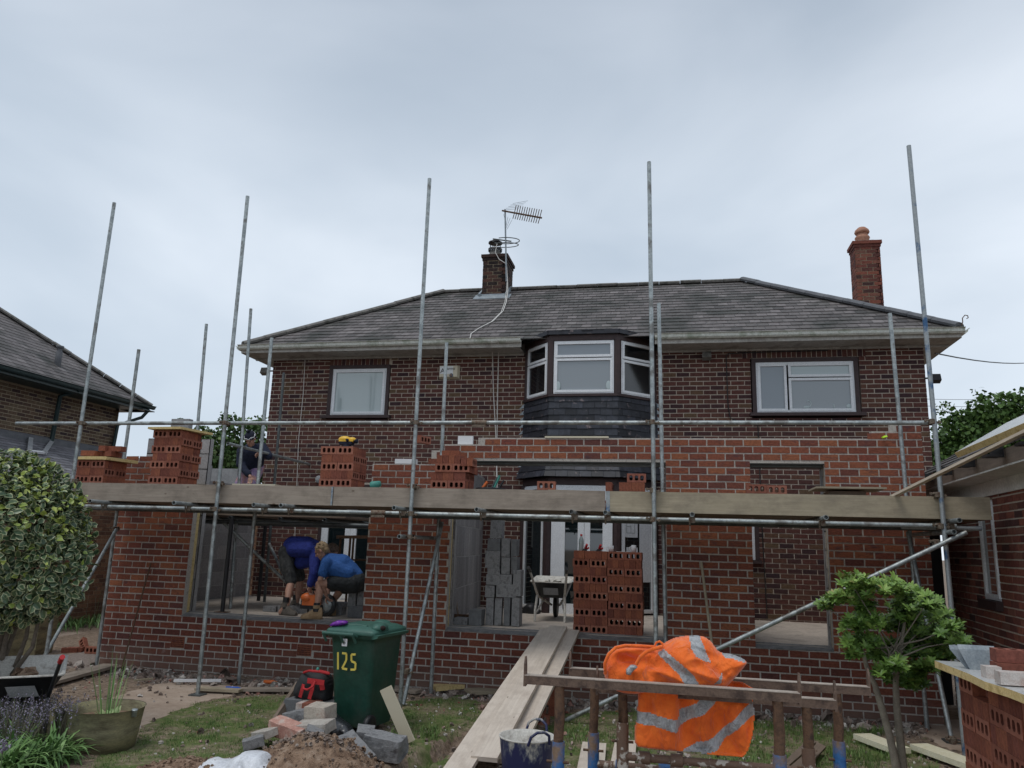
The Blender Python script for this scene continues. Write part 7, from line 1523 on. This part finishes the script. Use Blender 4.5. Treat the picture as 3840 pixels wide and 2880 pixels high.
for _ in range(260):   # heaps of broken bits at the right of the wall and left of the pile
    a = rng.choice([(1930, 1545, 60, 14), (1960, 1560, 40, 10), (1300, 1520, 60, 12), (1760, 1535, 90, 12), (1560, 1525, 90, 10), (560, 1480, 60, 5), (200, 1425, 25, 8)]); p = PZ(a[0]+rng.gauss(0, a[2]*.6), a[1]+rng.gauss(0, a[3]*.7), 0)
    if p.y > 9.93: continue
    s = rng.uniform(.02, .065); q.chunk((p.x, p.y, gz(p.x, p.y)+s*.3), s, s*.8, s*.5, 0, rng.random())
hx_, hy_ = hp.x, hp.y+.15
for _ in range(260):
    a = rng.uniform(0, 6.28); r_ = abs(rng.gauss(0, .5)); x, y = hx_+.75*r_*math.cos(a), hy_+.62*r_*math.sin(a); s = rng.uniform(.006, .022); q.chunk((x, y, gh(x, y)+.34*max(0, 1-r_**1.6)-.01), s, s, s*.7, 0, rng.uniform(0, .6))
put('rubble', q, 'rubble_mat', kind='stuff', label='broken mortar, stones and brick bits strewn along the wall foot', cat='rubble')
leafmat('grass_blade', [(0, (.06, .12, .03)), (.4, (.11, .19, .048)), (.75, (.17, .25, .07)), (.9, (.28, .28, .12)), (1, (.38, .34, .19))], .6)
q = MB(); cnt = 0; tries = 0
while cnt < 24000 and tries < 260000:
    tries += 1
    y = rng.uniform(3.6, 9.7); x = rng.uniform(-5.6, 2.9)
    g_, p_, r_ = mask_at(x, y)
    nn = noise.noise(V3((x*2.1, y*2.1, 4)))*.6+noise.noise(V3((x*6, y*6, 8)))*.5
    pr = (.55+nn*1.4) if g_ else (-.15+nn*.7 if not (p_ or r_) else 0)
    if rng.random() > pr: continue
    hgt = .022+.028*max(0, nn+.3)*rng.random()+(.05*rng.random() if (x > .7 and rng.random() < .5 and g_) else 0)
    a = rng.uniform(0, 6.28); p = V3((x, y, gz(x, y)-.004)); d = V3((math.cos(a)*.5, math.sin(a)*.5, 1)); s = V3((-math.sin(a), math.cos(a), 0))*rng.uniform(.0018, .0035); t = p+d*hgt; rd = min(1, max(0, rng.gauss(.45-.2*nn, .25)))
    q.face([p-s, p+s, t], 0, rd); 
    for _k in range(2):
        a2 = a+rng.uniform(1, 4); d2 = V3((math.cos(a2)*.6, math.sin(a2)*.6, 1)); s2 = V3((-math.sin(a2), math.cos(a2), 0))*.0025; p2 = p+V3((rng.gauss(0, .012), rng.gauss(0, .012), 0)); q.face([p2-s2, p2+s2, p2+d2*hgt*rng.uniform(.6, 1)], 0, rd)
    cnt += 1
for _ in range(900):   # taller weeds by the right trestle and bin
    a = rng.choice([(1600, 1640, 50, 20), (1850, 1640, 80, 18), (1250, 1600, 60, 20), (930, 1590, 20, 12), (860, 1600, 14, 10), (1890, 1585, 30, 6)]); p = PZ(a[0]+rng.gauss(0, a[2]*.6), a[1]+rng.gauss(0, a[3]*.6), 0); p.z = gz(p.x, p.y); blade(q, p, (rng.gauss(0, .35), rng.gauss(0, .35), 1), rng.uniform(.06, .15), .006, .3, 0, 3, rng.uniform(0, .8))
put('lawn_grass', q, 'grass_blade', kind='stuff', label='short worn lawn grass', cat='grass')
# ================================================================ PEOPLE
mat('skin', (.40, .215, .15), (.48, .27, .20), 5, .6, 0, .15, .002); mat('hair_fair', (.24, .16, .085), (.36, .26, .15), 40, .7, 0, .6, .003); mat('hair_brown', (.09, .06, .04), (.15, .10, .07), 40, .7, 0, .6, .003)
mat('sweater_blue', (.018, .030, .20), (.026, .045, .27), 9, .9, 0, .4, .004); mat('tshirt_blue', (.020, .090, .30), (.03, .12, .38), 9, .85, 0, .35, .004)
mat('shorts_dark', (.020, .022, .024), (.07, .072, .07), 14, .85, 0, .4, .003); mat('shorts_black', (.010, .013, .016), (.018, .022, .024), 9, .7, 0, .3, .003); mat('hoodie_navy', (.008, .013, .032), (.014, .02, .045), 8, .9, 0, .4, .004)
mat('shorts_floral', (.24, .16, .30), (.33, .24, .38), 9, .85, 0, .3, .003, lo=.4, hi=.62, c3=(.48, .26, .24)); mat('boot_tan', (.30, .19, .10), (.42, .29, .17), 14, .85, 0, .5, .003); mat('boot_grey', (.10, .085, .07), (.17, .145, .12), 14, .85, 0, .5, .003)
for _k, _sc in (('sweater_blue', 11), ('tshirt_blue', 12), ('shorts_dark', 14), ('shorts_black', 13), ('hoodie_navy', 10), ('shorts_floral', 14)):
    _m = MATS[_k]; _n = _m.node_tree.nodes; _l = _m.node_tree.links; _v = tcoord(_n, _l, 'Object', (1, 1, .7)); bump(_n, _l, _n['Principled BSDF'], noiz(_n, _l, _v, _sc, 3, .6, 1.6), .8, .035)
def chain(q, pts, rad, n=12):
    pts = [V3(p) for p in pts]; q.path(pts, rad, n)
    for p, r_ in zip(pts, rad): q.ball(p, r_, n=n)
def hand(q, w, d, palm, s_=1, curl=.8, sc_=1.0):
    """w wrist, d direction of the hand, palm = palm normal; five separate bent fingers"""
    w, d, palm = V3(w), V3(d).normalized(), V3(palm); palm = (palm-d*palm.dot(d)).normalized(); side = d.cross(palm)*s_
    c = w+d*.050*sc_; q.ball(c, .044*sc_, .046*sc_, .019*sc_, 12, ax=(d, side, palm)); q.ball(w+d*.01, .030*sc_, .028*sc_, .022*sc_, 10, ax=(d, side, palm))
    for k, (o_, L_) in enumerate(((-.033, .058), (-.011, .070), (.011, .074), (.033, .066))):
        p0 = w+(d*.080+side*o_)*sc_; a1, a2, a3 = curl*.5, curl*1.1, curl*1.7
        p1 = p0+(d*math.cos(a1)+palm*math.sin(a1))*L_*.45*sc_; p2 = p1+(d*math.cos(a2)+palm*math.sin(a2))*L_*.32*sc_; p3 = p2+(d*math.cos(a3)+palm*math.sin(a3))*L_*.25*sc_
        q.path([p0-d*.02, p0, p1, p2, p3], [.0098*sc_, .0098*sc_, .009*sc_, .0085*sc_, .006*sc_], 8); q.ball(p3, .0065*sc_, n=8)
    t0 = w+(d*.028+side*.030)*sc_; t1 = t0+(d*.35+side*.85+palm*.25).normalized()*.034*sc_; t2 = t1+(d*.9+side*.25+palm*.45).normalized()*.030*sc_
    q.path([t0-side*.01, t0, t1, t2], [.013*sc_, .0125*sc_, .011*sc_, .0075*sc_], 8); q.ball(t2, .008*sc_, n=8)
def head(q, c, fwd, up, s_=1.0):
    """skull, jaw, nose, ears, lips and brow; c = centre of the head"""
    c = V3(c); f = V3(fwd).normalized(); u = V3(up); u = (u-f*u.dot(f)).normalized(); r_ = f.cross(u)
    q.ball(c+u*.025*s_-f*.008, .092*s_, .074*s_, .092*s_, 16, ax=(f, r_, u)); q.ball(c-u*.045*s_+f*.022*s_, .066*s_, .056*s_, .066*s_, 14, ax=(f, r_, u)); q.ball(c-u*.092*s_+f*.060*s_, .026*s_, .030*s_, .022*s_, 10, ax=(f, r_, u))
    q.path([c+f*.082*s_+u*.020*s_, c+f*.106*s_-u*.022*s_], [.008*s_, .0145*s_], 8); q.ball(c+f*.103*s_-u*.024*s_, .013*s_, n=8)
    q.ball(c+f*.083*s_+u*.030*s_, .012*s_, .048*s_, .010*s_, 10, ax=(f, r_, u)); q.ball(c+f*.086*s_-u*.055*s_, .009*s_, .024*s_, .008*s_, 8, ax=(f, r_, u))
    for k in (-1, 1): q.ball(c+r_*.077*s_*k-u*.005*s_-f*.005, .020*s_, .009*s_, .032*s_, 8, ax=(f, r_, u)); q.ball(c+f*.068*s_+r_*.034*k*s_-u*.018*s_, .018*s_, .02*s_, .016*s_, 8, ax=(f, r_, u))
    return c, f, r_, u
def eyes(c, f, r_, u, s_, parent):
    q = MB()
    for k in (-1, 1): q.ball(c+f*.079*s_+r_*.031*k*s_+u*.008*s_, .008*s_, .014*s_, .006*s_, 8, ax=(f, r_, u))
    put('eyes', q, 'hole', parent)
def haircap(q, c, f, r_, u, s_, cut=-.02):
    q.ball(c+u*.036*s_-f*.020*s_, .098*s_, .081*s_, .088*s_, 16, ax=(f, r_, u)); q.ball(c-f*.055*s_-u*.012*s_, .052*s_, .069*s_, .066*s_, 14, ax=(f, r_, u))
    for k in range(46):
        a = rng.uniform(0, 6.28); e_ = rng.uniform(-.2, 1.3); d = (f*math.cos(a)*math.cos(e_)+r_*math.sin(a)*math.cos(e_)+u*math.sin(e_)).normalized()
        if d.dot(f) > .55 and d.dot(u) < .5: continue
        p = c+u*.036*s_-f*.02*s_+V3(d)*.086*s_; q.path([p, p+(d+V3((rng.gauss(0, .5), rng.gauss(0, .5), rng.gauss(0, .4)))).normalized()*.020], [.009, .004], 6)
def boot(q, an, toe, s_=1.0):
    an, toe = V3(an), V3(toe); d = (toe-an); d.z = 0; d = d.normalized(); sd = d.cross(V3((0, 0, 1))); z0 = toe.z
    def sec(t, w, h, zl=0): c = an+d*t; return [V3((c.x, c.y, z0+zl))+sd*a*w+V3((0, 0, b*h)) for a, b in ((-1, 0), (1, 0), (1.02, .35), (.8, .75), (.35, 1), (-.35, 1), (-.8, .75), (-1.02, .35))]
    q.loft([sec(-.085, .030, .10), sec(-.07, .040, .15), sec(-.0, .042, .15), sec(.05, .043, .125), (sec(.11, .048, .085)), sec(.165, .047, .065), sec(.20, .032, .045)], 0, True); q.path([V3((an.x, an.y, z0+.09)), an+V3((0, 0, .03))], [.046, .048], 12)
def YV(x, y, Y): return PY(x, y, Y)
# ---- worker bending over, blue sweater (faces right, head down beside the blond one)
pB = thing('person', 'person bending far over in a royal blue sweater and dark cargo shorts on the slab', 'person', PZ(625, 1335, .77))
hipB = YV(623, 1196, 10.75); kn = YV(629, 1258, 10.62); ak = YV(620, 1306, 10.42); kn2 = YV(650, 1250, 10.95); ak2 = YV(641, 1300, 10.95); sh = YV(686, 1190, 10.72); el = YV(678, 1238, 10.50); wr_ = YV(669, 1266, 10.50); nk = YV(700, 1186, 10.78); hdp = YV(716, 1192, 10.82); sh2 = sh+V3((.02, .30, .02)); el2 = YV(690, 1238, 10.95); wr2 = YV(684, 1268, 10.75)
q = MB(); lo_ = lambda a, b, t: a+(b-a)*t
chain(q, [hipB+V3((0, -.07, -.03)), lo_(hipB, kn, .5)+V3((0, -.05, 0)), kn, lo_(kn, ak, .35)+V3((-.015, .01, 0)), ak], [.085, .075, .055, .056, .036]); chain(q, [hipB+V3((0, .09, -.03)), lo_(hipB, kn2, .5)+V3((0, .05, 0)), kn2, lo_(kn2, ak2, .35), ak2], [.085, .075, .055, .056, .036])
chain(q, [hipB, YV(640, 1188, 10.75), YV(662, 1184, 10.75), lo_(sh, nk, .3)], [.125, .115, .125, .11]); chain(q, [sh+V3((0, -.06, 0)), el, wr_], [.05, .04, .029]); chain(q, [sh2, el2, wr2], [.05, .04, .029]); chain(q, [lo_(sh, nk, .5), hdp], [.06, .058])
hB_ = head(q, hdp, (.62, -.1, -.78), (.78, 0, .62)); hand(q, wr_, (.15, .0, -1), (.9, -.2, 0), 1, .9); hand(q, wr2, (.1, -.2, -1), (.9, -.3, 0), -1, .9)
chain(q, [ak, YV(607, 1322, 10.42)], [.036, .04]); chain(q, [ak2, YV(633, 1312, 10.95)], [.036, .04])
organic('body', q, 'skin', pB, .0075, 5); q = MB(); haircap(q, *hB_, 1.0); organic('hair', q, 'hair_brown', pB, .008, 2)
q = MB(); chain(q, [YV(633, 1180, 10.75), YV(645, 1182, 10.75), YV(662, 1182, 10.75), lo_(sh, nk, .35)], [.150, .160, .160, .120], 16); chain(q, [YV(636, 1186, 10.66), YV(668, 1186, 10.62)], [.12, .12]); chain(q, [YV(636, 1186, 10.86), YV(668, 1186, 10.88)], [.12, .12]); chain(q, [sh+V3((0, -.08, 0)), el, lo_(el, wr_, .85)], [.088, .066, .052]); chain(q, [sh2, el2, lo_(el2, wr2, .85)], [.085, .062, .05])
chain(q, [YV(650, 1215, 10.75), YV(672, 1210, 10.75)], [.10, .10]); organic('sweater', q, 'sweater_blue', pB, .011, 5)
q = MB(); chain(q, [hipB+V3((-.01, -.05, .02)), lo_(hipB, kn, .5)+V3((-.01, -.05, 0)), lo_(hipB, kn, .93)], [.120, .098, .085]); chain(q, [hipB+V3((-.01, .09, .02)), lo_(hipB, kn2, .5)+V3((0, .05, 0)), lo_(hipB, kn2, .93)], [.115, .095, .082]); chain(q, [hipB, YV(634, 1186, 10.75)], [.14, .135]); organic('shorts', q, 'shorts_dark', pB, .011, 4)
for a, t in ((ak, YV(645, 1336, 10.30)), (ak2, YV(655, 1318, 10.95))):
    t = V3(t); t.z = .775; a2 = V3((a.x-.02, a.y, a.z)); q = MB(); boot(q, a2, a2+V3((.26, -.06, 0))*1+V3((0, 0, t.z-a2.z))); put('boot', q, 'boot_grey', pB); q = MB(); q.path([V3((a2.x, a2.y, .86)), a2+V3((0, 0, .10))], [.047, .043], 12); put('sock', q, 'black', pB)
# ---- blond worker sitting on blocks, blue t-shirt
pC = thing('person', 'fair-haired person in a blue t-shirt and black shorts sitting on grey blocks', 'person', PZ(770, 1345, .77))
hip = YV(768, 1260, 10.50); knC = YV(690, 1262, 10.22); akC = YV(684, 1312, 10.12); kn2 = YV(738, 1272, 10.55); ak2 = YV(716, 1302, 10.70); ch_ = YV(715, 1218, 10.45); shn = YV(706, 1216, 10.25); shf = YV(704, 1212, 10.66); nkC = YV(701, 1202, 10.44); hdC = YV(695, 1190, 10.40); elN = YV(692, 1252, 10.18); wrN = YV(704, 1284, 10.32); elF = YV(712, 1254, 10.66); wrF = YV(708, 1285, 10.55)
q = MB(); chain(q, [hip+V3((0, -.09, 0)), lo_(hip, knC, .5)+V3((0, -.03, .02)), knC, lo_(knC, akC, .35)+V3((.015, 0, 0)), akC], [.09, .08, .057, .056, .037]); chain(q, [hip+V3((0, .09, 0)), lo_(hip, kn2, .6), kn2, lo_(kn2, ak2, .4), ak2], [.09, .075, .055, .054, .036])
chain(q, [hip, YV(755, 1240, 10.5), YV(738, 1222, 10.48), ch_], [.13, .115, .12, .115]); chain(q, [shn, elN, wrN], [.050, .040, .029]); chain(q, [shf, elF, wrF], [.050, .040, .029]); chain(q, [ch_, nkC, hdC], [.07, .058, .055])
hC_ = head(q, hdC, (-.80, -.10, -.55), (-.45, -.05, .85)); hand(q, wrN, (.35, .35, -.8), (.6, .2, .5), 1, .9); hand(q, wrF, (-.1, -.2, -1), (.8, .1, .1), -1, .9); chain(q, [akC, akC+V3((0, 0, -.06))], [.037, .04])
organic('body', q, 'skin', pC, .0075, 5); q = MB(); haircap(q, *hC_, 1.0); organic('hair', q, 'hair_fair', pC, .008, 2); eyes(*hC_, 1.0, pC)
q = MB(); chain(q, [YV(765, 1246, 10.5), YV(755, 1236, 10.5), YV(738, 1221, 10.47), ch_], [.135, .148, .158, .150], 16); chain(q, [YV(752, 1240, 10.40), YV(715, 1225, 10.33)], [.12, .115]); chain(q, [YV(752, 1240, 10.60), YV(715, 1225, 10.60)], [.12, .115]); chain(q, [ch_, nkC], [.12, .068]); chain(q, [shn, lo_(shn, elN, .62)], [.082, .070]); chain(q, [shf, lo_(shf, elF, .62)], [.08, .07]); organic('t_shirt', q, 'tshirt_blue', pC, .011, 5)
q = MB(); chain(q, [hip+V3((.01, -.08, 0)), lo_(hip, knC, .62)+V3((0, -.03, .015))], [.135, .100]); chain(q, [hip+V3((.01, .08, 0)), lo_(hip, kn2, .7)], [.132, .098]); chain(q, [hip+V3((.02, 0, .02)), YV(764, 1250, 10.5)], [.145, .135]); organic('shorts', q, 'shorts_black', pC, .011, 4)
for a, dd in ((akC, V3((-.26, -.05, 0))), (ak2, V3((-.20, .1, 0)))):
    q = MB(); a2 = V3((a.x, a.y, a.z)); boot(q, a2, V3((a.x, a.y, .775))+dd); put('boot', q, 'boot_tan', pC); q = MB(); q.path([V3((a.x, a.y, .87)), a+V3((0, 0, .06))], [.050, .042], 12); put('sock', q, 'black', pC)
# ---- the saw between them
sw = thing('cut_off_saw', 'orange and black cut-off saw between the two crouching workers', 'saw', PZ(690, 1325, .77)); c = PY(678, 1296, 10.55); q = MB(); q.obox(c, (.13, 0, 0), (0, .10, 0), (0, 0, .07)); q.ball(c+V3((-.08, -.04, .03)), .10, .09, .07); put('engine', q, 'orange_plastic', sw, bevel=.01)
q = MB(); q.obox(c+V3((.0, 0, -.09)), (.16, 0, 0), (0, .09, 0), (0, 0, .03)); q.path([c+V3((-.17, 0, -.10)), c+V3((-.19, 0, .05)), c+V3((-.10, 0, .16)), c+V3((.05, 0, .13))], .014, 8); put('handle', q, 'black', sw); q = MB(); q.lathe(c+V3((.20, -.03, -.06)), [(.001, 0), (.145, 0), (.145, .006), (.001, .006)], 28, axis=(0, 1, 0)); put('disc', q, 'steel', sw)
q = MB(); q.lathe(c+V3((.20, -.05, -.06)), [(.10, 0), (.155, 0), (.155, .05), (.10, .05)], 20, axis=(0, 1, 0)); put('guard', q, 'black_plastic', sw)
rk = thing('builders_trestle', 'small rust-red steel trestle standing before the patio doors', 'trestle', PZ(750, 1320, .77)); q = MB()
yq = 12.0; q.plank(PY(728, 1160, yq), PY(800, 1160, yq), .05, .05); put('top_bar', q, 'rust', rk); q = MB(); q.plank(PY(733, 1209, yq), PY(800, 1210, yq), .03, .03); put('lower_rail', q, 'rust', rk)
for x in (736, 757, 764): q = MB(); a = PY(x, 1162, yq); q.path([a, (a.x, a.y, .78)], .02, 8); put('leg', q, 'rust', rk)
# ---- masked worker behind the handrail
rp_ = PZ(552, 978, rz); yA = rp_.y+.28
pA = thing('person', 'person in navy hoodie, dark beanie and floral purple shorts leaning over the handrail', 'person', (PY(543, 1000, yA).x, yA, 2.18))
F0 = 2.18; hipA = PY(545, 1012, yA+.12); hipA.z = max(hipA.z, 2.95); shl = PY(523, 975, yA-.05); shr = PY(566, 967, yA-.05); nkA = PY(543, 966, yA-.12); hdA = PY(541, 948, yA-.24); elL = PY(519, 1003, yA-.12); wrL = PY(541, 1030, yA-.22); elR = PY(580, 985, yA-.12); wrR = PY(566, 978, rp_.y+.06)
q = MB(); kl, kr = V3((hipA.x-.11, hipA.y-.16, F0+.50)), V3((hipA.x+.11, hipA.y-.16, F0+.50)); al_, ar_ = V3((hipA.x-.12, hipA.y+.05, F0+.09)), V3((hipA.x+.12, hipA.y+.05, F0+.09))
chain(q, [hipA+V3((-.09, 0, -.03)), kl, al_], [.09, .06, .04]); chain(q, [hipA+V3((.09, 0, -.03)), kr, ar_], [.09, .06, .04]); chain(q, [hipA, lo_(hipA, nkA, .5), lo_(hipA, nkA, .8)], [.125, .12, .12]); chain(q, [shl, elL, wrL], [.05, .04, .029]); chain(q, [shr, elR, wrR], [.05, .04, .029]); chain(q, [lo_(hipA, nkA, .85), nkA, hdA], [.08, .06, .058])
hA_ = head(q, hdA, (0.02, -.70, -.66), (0, -.62, .76), 1.05); hand(q, wrL, (.15, -.2, -.9), (.2, -.9, .2), -1, .7); hand(q, wrR, (-.75, -.3, -.35), (0, -.45, -.85), 1, 1.0)
organic('body', q, 'skin', pA, .0075, 5); eyes(*hA_, 1.05, pA); cA_, fA, rA, uA = hA_
q = MB(); q.ball(cA_+uA*.045-fA*.012, .104, .088, .090, 18, ax=(fA, rA, uA)); q.ball(cA_-fA*.04+uA*.0, .07, .085, .08, 14, ax=(fA, rA, uA)); organic('beanie', q, 'navy', pA, .009, 3)
q = MB()
for k in range(24):
    a = k*6.28/24; a2 = (k+1)*6.28/24; f_ = lambda t: cA_+uA*(.055+.012*math.sin(t*6))+(-fA*.012)+fA*math.cos(t)*.102+rA*math.sin(t)*.086
    q.path([f_(a), f_(a2)], .007, 6)
    if k % 2: q.path([f_(a)-uA*.03, f_(a)-uA*.012], .006, 5)
for k in range(10): q.path([cA_+uA*.13+V3((rng.gauss(0, .01),)*3), cA_+uA*.13+V3((rng.gauss(0, .03), rng.gauss(0, .03), rng.uniform(.01, .05)))], .009, 5, 1)
put('hat_pattern', q, ['white', 'navy'], pA)
q = MB(); wA_ = lo_(hipA, nkA, .12); chain(q, [wA_, lo_(hipA, nkA, .45), lo_(hipA, nkA, .8)], [.150, .165, .155], 16); chain(q, [wA_+V3((-.07, 0, 0)), shl+V3((.04, 0, -.04))], [.12, .12]); chain(q, [wA_+V3((.07, 0, 0)), shr+V3((-.04, 0, -.04))], [.12, .12]); chain(q, [lo_(hipA, nkA, .85), nkA], [.12, .085]); chain(q, [shl, elL, lo_(elL, wrL, .8)], [.092, .072, .055]); chain(q, [shr, elR, lo_(elR, wrR, .7)], [.092, .072, .055]); organic('hoodie', q, 'hoodie_navy', pA, .011, 5)
q = MB(); chain(q, [hipA+V3((-.08, 0, .0)), lo_(hipA, kl, .55)+V3((-.03, 0, 0)), kl], [.135, .112, .10]); chain(q, [hipA+V3((.08, 0, .0)), lo_(hipA, kr, .55)+V3((.03, 0, 0)), kr], [.135, .112, .10]); chain(q, [hipA, hipA+V3((0, 0, .05))], [.14, .14]); organic('shorts', q, 'shorts_floral', pA, .011, 4)
for a in (al_, ar_): q = MB(); boot(q, a, V3((a.x, a.y-.2, F0))); put('boot', q, 'boot_grey', pA)
q = MB(); q.path([wrL+V3((.02, -.03, -.06)), wrL+V3((.06, -.08, -.20))], .010, 6); put('pencil_tool', q, 'wood_tan', label='small wooden tool in the hand of the masked worker', cat='tool')
